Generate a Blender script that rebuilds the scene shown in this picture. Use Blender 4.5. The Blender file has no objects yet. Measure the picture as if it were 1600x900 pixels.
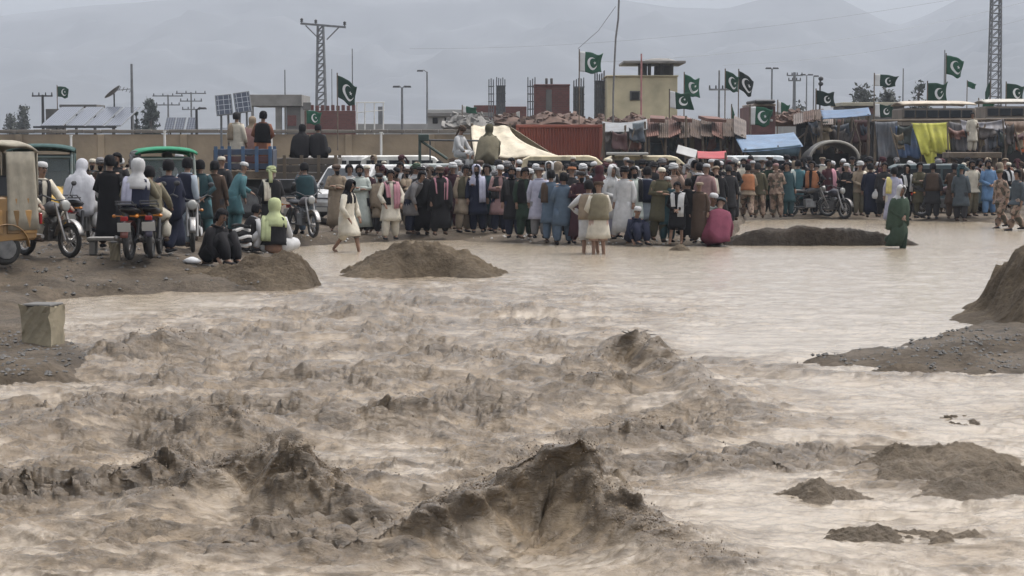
import bpy, bmesh, math, random
import numpy as np
from mathutils import Vector, Matrix, Euler

scene = bpy.context.scene
COL = scene.collection
R = math.radians
PI = math.pi

# ------------------------------------------------------------------ camera
EYE, FPX, HORIZON = 2.35, 3000.0, 225.0          # eye height (m), focal length and horizon in photograph pixels
PITCH = math.atan((450.0 - HORIZON) / FPX)
cam_data = bpy.data.cameras.new('camera')
cam = bpy.data.objects.new('camera', cam_data)
COL.objects.link(cam)
scene.camera = cam
cam.location = (0, 0, EYE)
cam.rotation_euler = (PI / 2 - PITCH, 0, 0)
cam_data.sensor_width = 36.0
cam_data.lens = 36.0 * FPX / 1600.0
cam_data.clip_start = 0.1
cam_data.clip_end = 20000.0

# ------------------------------------------------------------------ sky and sun (overcast)
SUN_EL, SUN_AZ = R(66), R(60)
world = bpy.data.worlds.new('World')
scene.world = world
world.use_nodes = True
wn, wl = world.node_tree.nodes, world.node_tree.links
wn.clear()
sky = wn.new('ShaderNodeTexSky')
sky.sky_type = 'NISHITA'
sky.sun_disc = False
sky.sun_elevation = SUN_EL
sky.sun_rotation = SUN_AZ
sky.dust_density = 5.0
sky.air_density = 1.0
hsv = wn.new('ShaderNodeHueSaturation')
hsv.inputs['Saturation'].default_value = 0.28
wl.new(sky.outputs[0], hsv.inputs['Color'])
tc = wn.new('ShaderNodeTexCoord')
sep = wn.new('ShaderNodeSeparateXYZ')
wl.new(tc.outputs['Generated'], sep.inputs[0])
grad = wn.new('ShaderNodeFloatCurve')            # an overcast sky is two to three times brighter overhead than at the horizon
gc = grad.mapping.curves[0]
gc.points[0].location = (0.0, .225); gc.points[1].location = (1.0, .74)
gc.points.new(.09, .25); gc.points.new(.22, .50); gc.points.new(.45, .68)
grad.mapping.update()
wl.new(sep.outputs['Z'], grad.inputs['Value'])
g3 = wn.new('ShaderNodeMath'); g3.operation = 'MULTIPLY'; g3.inputs[1].default_value = 3.0
wl.new(grad.outputs[0], g3.inputs[0])
cl = wn.new('ShaderNodeTexNoise')
cl.inputs['Scale'].default_value = 3.0
cl.inputs['Detail'].default_value = 5.0
mp = wn.new('ShaderNodeMapping')
mp.inputs['Scale'].default_value = (1, 1, 3.5)
wl.new(tc.outputs['Generated'], mp.inputs[0])
wl.new(mp.outputs[0], cl.inputs['Vector'])
clr = wn.new('ShaderNodeMapRange')
clr.inputs['From Min'].default_value = 0.3
clr.inputs['From Max'].default_value = 0.7
clr.inputs['To Min'].default_value = 0.94
clr.inputs['To Max'].default_value = 1.06
wl.new(cl.outputs['Fac'], clr.inputs['Value'])
mul = wn.new('ShaderNodeMath'); mul.operation = 'MULTIPLY'
wl.new(g3.outputs[0], mul.inputs[0]); wl.new(clr.outputs[0], mul.inputs[1])
vm = wn.new('ShaderNodeVectorMath'); vm.operation = 'SCALE'
wl.new(hsv.outputs[0], vm.inputs[0]); wl.new(mul.outputs[0], vm.inputs['Scale'])
bg = wn.new('ShaderNodeBackground')
bg.inputs['Strength'].default_value = 0.125
wl.new(vm.outputs[0], bg.inputs['Color'])
wo = wn.new('ShaderNodeOutputWorld')
wl.new(bg.outputs[0], wo.inputs['Surface'])

sun_data = bpy.data.lights.new('sun', 'SUN')
sun_data.energy = 0.5
sun_data.angle = R(25)
sun_data.color = (1.0, 0.96, 0.9)
sun = bpy.data.objects.new('sun', sun_data)
COL.objects.link(sun)
# the lamp shines from the same direction as the sky's sun
sd = Vector((math.sin(SUN_AZ) * math.cos(SUN_EL), math.cos(SUN_AZ) * math.cos(SUN_EL), math.sin(SUN_EL)))
sun.rotation_euler = sd.to_track_quat('Z', 'Y').to_euler()
sun.location = (0, 0, 60)

scene.view_settings.view_transform = 'Standard'
scene.view_settings.look = 'None'
scene.view_settings.exposure = 0.38
scene.view_settings.gamma = 1.0
scene.render.engine = 'CYCLES'
scene.cycles.use_denoising = True
scene.cycles.max_bounces = 6
scene.cycles.diffuse_bounces = 3
scene.cycles.glossy_bounces = 3
scene.cycles.volume_bounces = 0
scene.cycles.transparent_max_bounces = 8
scene.cycles.sample_clamp_indirect = 4.0

rnd = random.Random(7)

# ------------------------------------------------------------------ helpers
def at(px, py, Y):
    """World point seen at photograph pixel (px, py) at distance Y from the camera."""
    a = (px - 800.0) / FPX
    b = (450.0 - py) / FPX
    dy = math.cos(PITCH) + math.sin(PITCH) * b
    dz = -math.sin(PITCH) + math.cos(PITCH) * b
    s = Y / dy
    return Vector((a * s, Y, EYE + dz * s))

def at_z(px, py, z=0.0):
    p = at(px, py, 1.0)
    d = (p - Vector((0, 0, EYE)))
    t = (z - EYE) / d.z
    return Vector((0, 0, EYE)) + d * t

def tag(o, label=None, cat=None, group=None, kind=None):
    if label: o['label'] = label
    if cat: o['category'] = cat
    if group: o['group'] = group
    if kind: o['kind'] = kind
    return o

def empty(name, loc=(0, 0, 0), rz=0.0, label=None, cat=None, group=None, scale=None):
    o = bpy.data.objects.new(name, None)
    o.empty_display_size = 0.2
    COL.objects.link(o)
    o.location = loc
    o.rotation_euler = (0, 0, rz)
    if scale: o.scale = (scale,) * 3
    return tag(o, label, cat, group)

def link_mesh(name, me, parent=None, color=None):
    o = bpy.data.objects.new(name, me)
    COL.objects.link(o)
    if parent: o.parent = parent
    if color: o.color = (*color, 1.0)
    return o

def copy_tree(o, parent=None):
    c = o.copy()
    COL.objects.link(c)
    if parent: c.parent = parent
    for ch in list(o.children):
        copy_tree(ch, c)
    return c

class MB:
    """Collects shapes and builds ONE mesh."""
    def __init__(s):
        s.v, s.f, s.m = [], [], []
    def add(s, vs, fs, m=0):
        n = len(s.v)
        s.v += [tuple(v) for v in vs]
        s.f += [tuple(i + n for i in f) for f in fs]
        s.m += [m] * len(fs)
        return s
    def box(s, c, size, rot=None, m=0, taper=1.0):
        hx, hy, hz = size[0] / 2, size[1] / 2, size[2] / 2
        vs = []
        for z, t in ((-hz, 1.0), (hz, taper)):
            for x, y in ((-hx, -hy), (hx, -hy), (hx, hy), (-hx, hy)):
                vs.append(Vector((x * t, y * t, z)))
        if rot is not None:
            M = rot if isinstance(rot, Matrix) else Euler(rot).to_matrix()
            vs = [M @ v for v in vs]
        c = Vector(c)
        return s.add([v + c for v in vs], [(3, 2, 1, 0), (4, 5, 6, 7), (0, 1, 5, 4), (1, 2, 6, 5), (2, 3, 7, 6), (3, 0, 4, 7)], m)
    def tube(s, pts, rad, n=8, m=0, cap=True):
        pts = [Vector(p) for p in pts]
        if not isinstance(rad, (list, tuple)): rad = [rad] * len(pts)
        rings = []
        up0 = None
        for i, p in enumerate(pts):
            d = (pts[min(i + 1, len(pts) - 1)] - pts[max(i - 1, 0)])
            if d.length < 1e-9: d = Vector((0, 0, 1))
            d.normalize()
            if up0 is None or abs(up0.dot(d)) > 0.98:
                up0 = Vector((0, 0, 1)) if abs(d.z) < 0.9 else Vector((0, 1, 0))
            a = d.cross(up0).normalized()
            b = d.cross(a).normalized()
            rings.append([p + (a * math.cos(2 * PI * k / n) + b * math.sin(2 * PI * k / n)) * rad[i] for k in range(n)])
        return s.rings(rings, m, cap)
    def rings(s, rings, m=0, cap=True, closed=True):
        n = len(rings[0])
        vs = [v for r in rings for v in r]
        fs = []
        for i in range(len(rings) - 1):
            for k in range(n if closed else n - 1):
                k2 = (k + 1) % n
                fs.append((i * n + k, i * n + k2, (i + 1) * n + k2, (i + 1) * n + k))
        if cap and closed:
            fs.append(tuple(range(n - 1, -1, -1)))
            fs.append(tuple((len(rings) - 1) * n + k for k in range(n)))
        return s.add(vs, fs, m)
    def ball(s, c, r, nu=10, nv=6, m=0, rot=None):
        if not isinstance(r, (list, tuple)): r = (r, r, r)
        c = Vector(c)
        rings = []
        M = Euler(rot).to_matrix() if rot else Matrix.Identity(3)
        for j in range(nv + 1):
            t = PI * (j + 0.02) / (nv + 0.04)
            rings.append([c + M @ Vector((r[0] * math.sin(t) * math.cos(2 * PI * k / nu), r[1] * math.sin(t) * math.sin(2 * PI * k / nu), -r[2] * math.cos(t))) for k in range(nu)])
        return s.rings(rings, m, True)
    def torus(s, c, R0, r0, axis='x', nu=20, nv=6, m=0):
        c = Vector(c); vs = []; fs = []
        for i in range(nu):
            a = 2 * PI * i / nu
            for j in range(nv):
                b = 2 * PI * j / nv
                p = ((R0 + r0 * math.cos(b)) * math.cos(a), (R0 + r0 * math.cos(b)) * math.sin(a), r0 * math.sin(b))
                p = {'x': (p[2], p[0], p[1]), 'y': (p[0], p[2], p[1]), 'z': p}[axis]
                vs.append(c + Vector(p))
                fs.append((i * nv + j, ((i + 1) % nu) * nv + j, ((i + 1) % nu) * nv + (j + 1) % nv, i * nv + (j + 1) % nv))
        return s.add(vs, fs, m)
    def prism(s, outline, depth, axis='y', off=0.0, m=0):
        """outline: 2-D points, extruded by depth along the axis and centred there."""
        n = len(outline)
        def P(a, b, t):
            return {'y': (a, t, b), 'x': (t, a, b), 'z': (a, b, t)}[axis]
        vs = [P(a, b, off - depth / 2) for a, b in outline] + [P(a, b, off + depth / 2) for a, b in outline]
        fs = [tuple(range(n)), tuple(range(2 * n - 1, n - 1, -1))]
        for i in range(n):
            j = (i + 1) % n
            fs.append((i, i + n, j + n, j))
        return s.add(vs, fs, m)
    def sheet(s, P, nu, nv, thick=0.02, m=0):
        """P(u, v) -> point; a sheet with real thickness."""
        g = [[Vector(P(i / nu, j / nv)) for i in range(nu + 1)] for j in range(nv + 1)]
        w = nu + 1
        vs, nrm = [], []
        for j in range(nv + 1):
            for i in range(w):
                du = g[j][min(i + 1, nu)] - g[j][max(i - 1, 0)]
                dv = g[min(j + 1, nv)][i] - g[max(j - 1, 0)][i]
                k = du.cross(dv)
                nrm.append(k.normalized() if k.length > 1e-9 else Vector((0, 0, 1)))
                vs.append(g[j][i])
        N = len(vs)
        allv = [v + n * (thick / 2) for v, n in zip(vs, nrm)] + [v - n * (thick / 2) for v, n in zip(vs, nrm)]
        fs = []
        for j in range(nv):
            for i in range(nu):
                a = j * w + i
                fs.append((a, a + 1, a + 1 + w, a + w))
                fs.append((N + a + w, N + a + 1 + w, N + a + 1, N + a))
        edge = [(i, 0) for i in range(nu)] + [(nu, j) for j in range(nv)] + [(nu - i, nv) for i in range(nu)] + [(0, nv - j) for j in range(nv)]
        ids = [j * w + i for i, j in edge]
        for q in range(len(ids)):
            a, b = ids[q], ids[(q + 1) % len(ids)]
            fs.append((b, a, N + a, N + b))
        return s.add(allv, fs, m)
    def mesh(s, name, mats, smooth=False, bevel=0.0, fix=True):
        me = bpy.data.meshes.new(name)
        me.from_pydata(s.v, [], s.f)
        mats = mats if isinstance(mats, (list, tuple)) else [mats]
        for mt in mats: me.materials.append(mt)
        me.polygons.foreach_set('material_index', s.m)
        if fix or bevel:
            bm = bmesh.new(); bm.from_mesh(me)
            bmesh.ops.recalc_face_normals(bm, faces=bm.faces)
            if bevel:
                bmesh.ops.bevel(bm, geom=[e for e in bm.edges if len(e.link_faces) == 2 and e.calc_face_angle(0) > 0.6], offset=bevel, segments=1, affect='EDGES')
            bm.to_mesh(me); bm.free()
        if smooth:
            me.polygons.foreach_set('use_smooth', [True] * len(me.polygons))
        me.update()
        return me
    def build(s, name, mats, parent=None, smooth=False, bevel=0.0, color=None, fix=True):
        return link_mesh(name, s.mesh(name, mats, smooth, bevel, fix), parent, color)

# ------------------------------------------------------------------ materials
def new_mat(name):
    m = bpy.data.materials.new(name)
    m.use_nodes = True
    nt = m.node_tree
    return m, nt, nt.nodes['Principled BSDF']

def surf(name, col, rough=0.8, var=0.25, scale=4.0, bump=0.0, bscale=None, metal=0.0, col2=None, spec=0.5, dist=0.02, coords='Object', detail=4.0):
    """A plain surface: base colour broken by noise, with a fine bump."""
    m, nt, b = new_mat(name)
    N, L = nt.nodes, nt.links
    tcn = N.new('ShaderNodeTexCoord')
    n = N.new('ShaderNodeTexNoise'); n.inputs['Scale'].default_value = scale; n.inputs['Detail'].default_value = detail
    L.new(tcn.outputs[coords], n.inputs['Vector'])
    r = N.new('ShaderNodeValToRGB')
    c2 = col2 or tuple(c * (1 + var) for c in col)
    c1 = col if col2 else tuple(c * (1 - var) for c in col)
    r.color_ramp.elements[0].position = 0.32; r.color_ramp.elements[0].color = (*c1, 1)
    r.color_ramp.elements[1].position = 0.68; r.color_ramp.elements[1].color = (*c2, 1)
    L.new(n.outputs['Fac'], r.inputs['Fac'])
    L.new(r.outputs['Color'], b.inputs['Base Color'])
    b.inputs['Roughness'].default_value = rough
    b.inputs['Metallic'].default_value = metal
    b.inputs['Specular IOR Level'].default_value = spec
    if bump:
        n2 = N.new('ShaderNodeTexNoise'); n2.inputs['Scale'].default_value = bscale or scale * 4; n2.inputs['Detail'].default_value = 6
        L.new(tcn.outputs[coords], n2.inputs['Vector'])
        bp = N.new('ShaderNodeBump'); bp.inputs['Strength'].default_value = bump; bp.inputs['Distance'].default_value = dist
        L.new(n2.outputs['Fac'], bp.inputs['Height'])
        L.new(bp.outputs[0], b.inputs['Normal'])
    return m

# ------------------------------------------------------------------ numeric noise for terrain and water
_rs = np.random.RandomState(11)
_PERM = np.concatenate([_rs.permutation(512)] * 2)
_ANG = _rs.rand(512) * 2 * np.pi
_GX, _GY = np.cos(_ANG), np.sin(_ANG)

def pnoise(x, y, seed=0):
    xi = np.floor(x).astype(np.int64); yi = np.floor(y).astype(np.int64)
    xf, yf = x - xi, y - yi
    u = xf * xf * xf * (xf * (xf * 6 - 15) + 10); v = yf * yf * yf * (yf * (yf * 6 - 15) + 10)
    def g(ix, iy, fx, fy):
        h = _PERM[(_PERM[(ix + seed * 37) & 511] + iy + seed * 101) & 511]
        return _GX[h] * fx + _GY[h] * fy
    a = g(xi, yi, xf, yf); b = g(xi + 1, yi, xf - 1, yf)
    c = g(xi, yi + 1, xf, yf - 1); d = g(xi + 1, yi + 1, xf - 1, yf - 1)
    return 1.5 * ((a * (1 - u) + b * u) * (1 - v) + (c * (1 - u) + d * u) * v)

def fbm(x, y, oct=4, seed=0, gain=0.5, lac=2.03):
    s = np.zeros_like(x); a = 1.0; t = 0.0
    for o in range(oct):
        s += a * pnoise(x, y, seed + o * 3); t += a
        x, y = x * lac + 17.3, y * lac - 9.1; a *= gain
    return s / t

def ridged(x, y, oct=4, seed=0, gain=0.5, lac=2.1):
    s = np.zeros_like(x); a = 1.0; t = 0.0
    for o in range(oct):
        n = 1 - np.abs(pnoise(x, y, seed + o * 5)) * 1.6
        s += a * np.clip(n, 0, 1) ** 2; t += a
        x, y = x * lac + 5.7, y * lac + 3.3; a *= gain
    return s / t

def sstep(a, b, x):
    t = np.clip((x - a) / (b - a), 0, 1)
    return t * t * (3 - 2 * t)

def poly_sd(X, Y, pts):
    """Signed distance to a polygon, positive inside."""
    d = np.full(X.shape, 1e9); ins = np.zeros(X.shape, bool)
    n = len(pts)
    for i in range(n):
        ax, ay = pts[i]; bx, by = pts[(i + 1) % n]
        ex, ey = bx - ax, by - ay
        t = np.clip(((X - ax) * ex + (Y - ay) * ey) / (ex * ex + ey * ey + 1e-12), 0, 1)
        d = np.minimum(d, np.hypot(X - ax - t * ex, Y - ay - t * ey))
        c = ((ay > Y) != (by > Y)) & (X < (bx - ax) * (Y - ay) / (by - ay + 1e-12) + ax)
        ins ^= c
    return np.where(ins, d, -d)

def line_d(X, Y, pts):
    """Distance to a polyline, the interpolated third and fourth value, and the signed side."""
    d = np.full(X.shape, 1e9); h = np.zeros(X.shape); w = np.ones(X.shape); side = np.zeros(X.shape)
    for (ax, ay, ah, aw), (bx, by, bh, bw) in zip(pts[:-1], pts[1:]):
        ex, ey = bx - ax, by - ay
        L2 = ex * ex + ey * ey + 1e-12
        t = np.clip(((X - ax) * ex + (Y - ay) * ey) / L2, 0, 1)
        dd = np.hypot(X - ax - t * ex, Y - ay - t * ey)
        k = dd < d
        d = np.where(k, dd, d); h = np.where(k, ah + t * (bh - ah), h); w = np.where(k, aw + t * (bw - aw), w)
        side = np.where(k, (Y - (ay + t * ey)), side)
    return d, h, w, side

def grid_mesh(name, X, Y, Z, mat, smooth=True):
    ny, nx = X.shape
    me = bpy.data.meshes.new(name)
    co = np.stack([X, Y, Z], -1).reshape(-1, 3).astype(np.float32)
    me.vertices.add(len(co)); me.vertices.foreach_set('co', co.ravel())
    idx = np.arange(ny * nx).reshape(ny, nx)
    q = np.stack([idx[:-1, :-1], idx[:-1, 1:], idx[1:, 1:], idx[1:, :-1]], -1).reshape(-1)
    nf = len(q) // 4
    me.loops.add(len(q)); me.loops.foreach_set('vertex_index', q.astype(np.int32))
    me.polygons.add(nf)
    me.polygons.foreach_set('loop_start', np.arange(0, len(q), 4, dtype=np.int32))
    me.polygons.foreach_set('loop_total', np.full(nf, 4, np.int32))
    me.polygons.foreach_set('use_smooth', np.full(nf, smooth))
    me.materials.append(mat)
    me.update(calc_edges=True)
    return me

# ------------------------------------------------------------------ terrain heights
def wpoly(pts, z=0.0):
    return [tuple(at_z(px, py, z)[:2]) for px, py in pts]

LEFT_BANK = wpoly([(-900, 640), (-200, 618), (0, 608), (70, 604), (135, 592), (176, 566), (150, 546), (118, 528), (112, 505), (70, 490), (96, 470), (150, 463), (250, 459),
                   (400, 456), (486, 452), (484, 440), (470, 418), (452, 402), (446, 392), (470, 386), (560, 380), (560, 330), (300, 300), (-900, 300)])
RIGHT_BAR = wpoly([(1226, 561), (1300, 549), (1380, 538), (1450, 525), (1510, 506), (1548, 490), (1640, 470), (1900, 450), (2100, 560), (1760, 580), (1600, 588), (1470, 592), (1350, 582), (1280, 572)])
EDGE_PX = [-3000, 300, 440, 520, 640, 700, 860, 1000, 1130, 1150, 1164, 1300, 1450, 1600, 4000]
EDGE_PY = [380, 380, 388, 385, 378, 379, 385, 387, 388, 372, 346, 343, 347, 352, 352]

def ground_h(X, Y):
    X = np.asarray(X, float); Y = np.asarray(Y, float)
    u = 800 + FPX * X / np.maximum(Y, 1)
    edge = FPX * EYE / (np.interp(u, EDGE_PX, EDGE_PY) - HORIZON)
    wob = 0.5 * fbm(X * 0.35, Y * 0.35, 4, 3)
    d = Y - edge + wob
    far = -0.35 + 0.47 * sstep(-0.4, 1.6, d) + 0.06 * sstep(2, 16, d) + 0.3 * sstep(40, 70, d)
    sl = poly_sd(X, Y, LEFT_BANK) + 0.25 * fbm(X * 0.9, Y * 0.9, 4, 5)
    near = sstep(34, 22, Y)
    left = -0.35 + (0.52 - 0.06 * near) * sstep(-0.35, 0.5, sl) + (0.26 - 0.16 * near) * sstep(0.6, 3.0, sl)
    sr = poly_sd(X, Y, RIGHT_BAR) + 0.2 * fbm(X * 1.1, Y * 1.1, 4, 8)
    right = -0.3 + 0.345 * sstep(-0.4, 0.35, sr) + 0.07 * sstep(0.3, 1.6, sr)
    h = np.maximum(np.maximum(far, left), right)
    rough = 0.095 * fbm(X * 1.7, Y * 1.7, 5, 13) + 0.035 * ridged(X * 5, Y * 5, 3, 17) - .012
    return h + rough * sstep(-0.3, 0.05, h)

def gz(x, y):
    return float(ground_h(np.array([x]), np.array([y]))[0])

# ground sheet: a fan that reaches the horizon
rows = np.concatenate([1.0 / np.linspace(1 / 4.0, 1 / 130.0, 420), np.geomspace(134, 6500, 60)])
cols = np.linspace(-0.62, 0.62, 440)
GX_, GY_ = np.meshgrid(cols, rows)
GXw = GX_ * (GY_ + 6.0)
GZ_ = ground_h(GXw, GY_)

def mud_material(name='wet_mud', dark=(0.056, 0.042, 0.028), light=(0.175, 0.137, 0.098), wet=True):
    m, nt, b = new_mat(name)
    N, L = nt.nodes, nt.links
    geo = N.new('ShaderNodeNewGeometry')
    n1 = N.new('ShaderNodeTexNoise'); n1.inputs['Scale'].default_value = 0.9; n1.inputs['Detail'].default_value = 9; n1.inputs['Roughness'].default_value = 0.68
    L.new(geo.outputs['Position'], n1.inputs['Vector'])
    r = N.new('ShaderNodeValToRGB')
    r.color_ramp.elements[0].position = 0.33; r.color_ramp.elements[0].color = (*dark, 1)
    r.color_ramp.elements[1].position = 0.66; r.color_ramp.elements[1].color = (*light, 1)
    L.new(n1.outputs['Fac'], r.inputs['Fac'])
    n2 = N.new('ShaderNodeTexVoronoi'); n2.inputs['Scale'].default_value = 14.0
    L.new(geo.outputs['Position'], n2.inputs['Vector'])
    mx = N.new('ShaderNodeMix'); mx.data_type = 'RGBA'; mx.blend_type = 'MULTIPLY'; mx.inputs['Factor'].default_value = 0.35
    L.new(r.outputs['Color'], mx.inputs['A']); L.new(n2.outputs['Distance'], mx.inputs['B'])
    L.new(mx.outputs['Result'], b.inputs['Base Color'])
    n3 = N.new('ShaderNodeTexNoise'); n3.inputs['Scale'].default_value = 0.6; n3.inputs['Detail'].default_value = 6
    L.new(geo.outputs['Position'], n3.inputs['Vector'])
    mr = N.new('ShaderNodeMapRange'); mr.inputs['From Min'].default_value = 0.42; mr.inputs['From Max'].default_value = 0.6
    mr.inputs['To Min'].default_value = 0.68 if wet else 0.85; mr.inputs['To Max'].default_value = 0.95
    b.inputs['Specular IOR Level'].default_value = 0.25
    L.new(n3.outputs['Fac'], mr.inputs['Value']); L.new(mr.outputs[0], b.inputs['Roughness'])
    n4 = N.new('ShaderNodeTexNoise'); n4.inputs['Scale'].default_value = 11; n4.inputs['Detail'].default_value = 9; n4.inputs['Roughness'].default_value = 0.7
    L.new(geo.outputs['Position'], n4.inputs['Vector'])
    bp = N.new('ShaderNodeBump'); bp.inputs['Strength'].default_value = 1.0; bp.inputs['Distance'].default_value = 0.10
    L.new(n4.outputs['Fac'], bp.inputs['Height']); L.new(bp.outputs[0], b.inputs['Normal'])
    return m

MUD = mud_material()
MUD_DRY = mud_material('loose_earth', (0.064, 0.046, 0.028), (0.170, 0.130, 0.086), wet=False)
tag(link_mesh('ground', grid_mesh('ground', GXw, GY_, GZ_, MUD)), kind='structure')

def mound(name, cx, cy, sx, sy, hfun, mat, n=110):
    xs = np.linspace(-sx, sx, n); ys = np.linspace(-sy, sy, n)
    A, B = np.meshgrid(xs, ys)
    Z = hfun(A, B)
    edge = np.maximum(np.abs(A) / sx, np.abs(B) / sy)
    Z = np.where(edge > 0.97, Z - 0.25, Z)
    return tag(link_mesh(name, grid_mesh(name, A + cx, B + cy, Z, mat)), kind='structure')

# the mound of earth in the middle of the water
_p = at_z(646, 432)
def _mid(A, B):
    A = A + .10 * fbm(A * 1.6, B * 1.6, 3, 30)
    prof = np.interp(A, [-1.75, -1.42, -1.1, -.8, -.5, -.25, -.05, .25, .55, .85, 1.1, 1.4, 1.7], [-.1, 0, .16, .30, .43, .56, .55, .545, .50, .43, .30, .12, -.05])
    h = (prof + .2) * np.exp(-np.abs(B / 1.05) ** 2.6) - .2
    crest = np.exp(-(B / .8) ** 2)
    h -= .12 * np.exp(-(((A + .18 + .25 * (B + .6)) / .10) ** 2)) * sstep(.15, -.55, B)
    h -= .26 * np.exp(-(((A - .12) / .34) ** 2 + ((B + .85) / .42) ** 2))
    h -= .34 * np.exp(-(((A - .52) / .30) ** 2 + ((B + .70) / .30) ** 2))
    return h + crest * (.17 * fbm(A * 2.2, B * 2.2, 5, 33) + .13 * ridged(A * 3.2, B * 3.2, 4, 35) - .07)
mound('mud_mound', _p.x, _p.y + .75, 2.3, 2.2, _mid, MUD_DRY)
# the dark cut ridge in front of the right half of the crowd
MUD_WET = mud_material('dark_wet_mud', (.030, .023, .016), (.070, .053, .038))
_p = at_z(1280, 384)
def _ridge(A, B):
    prof = np.interp(A, [-2.3, -1.95, -1.6, -1.2, -.4, .4, 1.0, 1.5, 2.1, 2.5], [-.1, .10, .24, .30, .36, .34, .29, .20, .08, -.1])
    edge = -.42 + .14 * fbm(A * 1.6, A * 0 + 2.2, 3, 36)
    h = (prof + .15) * sstep(edge - .10, edge + .12, B) * (1 - .55 * sstep(.3, 1.5, B)) - .15
    return h + (h > -.1) * (.11 * fbm(A * 2.2, B * 2.2, 5, 37) + .07 * ridged(A * 5, B * 5, 3, 38))
mound('mud_ridge', _p.x, _p.y + .5, 2.6, 1.7, _ridge, MUD_WET, 120)
# bars of dark churned mud breaking the surface at the lower right
BAR = mud_material('churned_mud', (.095, .073, .050), (.270, .215, .155))
def bar(px0, px1, py0, py1, hh, seed, crest=()):
    p, q = at_z(px0, py1), at_z(px1, py0)
    r_ = at_z(px0, py0)
    c = Vector(((p.x + at_z(px1, py1).x) / 2, (p.y + q.y) / 2, 0)); sx = (at_z(px1, py1).x - p.x) / 2 * 1.15; sy = (q.y - p.y) / 2 * 1.5
    def f(A, B):
        a, b = A / sx, B / sy
        rr = np.sqrt(a * a * 1.2 + b * b * 1.2) + .30 * fbm(A * 2.2, B * 2.2, 4, seed)
        base = sstep(1.0, .55, rr)
        h = hh * base * (.55 + .9 * fbm(A * 2.6 + 3, B * 2.6, 3, seed + 1)) - .04
        for x0, w0, h0 in crest:
            h += h0 * np.exp(-((a - x0) / w0) ** 2 - (b / .6) ** 2)
        return h + base * (.055 * ridged(A * 4.5, B * 5.5, 4, seed + 2) + .02 * fbm(A * 16, B * 16, 3, seed + 3) - .02)
    mound('mud_bar', c.x, c.y, sx, sy, f, BAR, 150)
bar(1375, 1720, 702, 772, .10, 201, ((-.35, .3, .05), (.2, .3, .05)))
bar(1345, 1440, 716, 738, .06, 205)
bar(1182, 1390, 762, 784, .07, 209, ((.0, .16, .10), (-.2, .12, .04)))
bar(1215, 1582, 829, 850, .07, 213, ((-.2, .2, .02), (.65, .10, .03)))
bar(1455, 1620, 648, 668, .045, 217)
# the heap at the tip of the left bank
_p = at_z(430, 452)
def _tip(A, B):
    A = A + .08 * fbm(A * 1.6, B * 1.6, 3, 40)
    prof = np.interp(A, [-1.7, -1.2, -.8, -.45, -.1, .2, .42, .52, .60, .72], [.16, .26, .36, .47, .54, .52, .44, .28, .05, -.2])
    h = (prof + .1) * np.exp(-np.abs((B + .1) / .78) ** 2.4) - .1
    return h + np.exp(-(B / .7) ** 2) * (.17 * fbm(A * 2.4, B * 2.4, 5, 41) + .13 * ridged(A * 3.4, B * 3.4, 4, 43) - .07)
mound('mud_mound', _p.x, _p.y + .8, 1.9, 1.9, _tip, MUD_DRY)
# the steep heap at the right edge
_p = at_z(1742, 498, .1)
def _rt(A, B):
    base = sstep(-1.50, -.98, A + .22 * fbm(A * 1.4, B * 1.8, 4, 51)) * np.exp(-(B / 1.6) ** 2)
    h = (0.72 + .30 * sstep(-1.2, -.5, A)) * base + .34 * np.exp(-(B / 1.9) ** 2) * sstep(-2.9, -1.0, A) - .2
    return h + base ** .5 * (.20 * fbm(A * 2.2, B * 2.2, 5, 53) + .14 * ridged(A * 3, B * 3, 4, 55) - .07)
mound('mud_mound', _p.x, _p.y + .9, 3.4, 2.8, _rt, MUD_DRY, 150)

# ------------------------------------------------------------------ the flood water
def wave(pts):
    """(px, py of the foot line, height, half width) -> world polyline"""
    out = []
    for px, py, h, w in pts:
        p = at_z(px, py); out.append((p.x, p.y, h, w))
    return out

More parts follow.
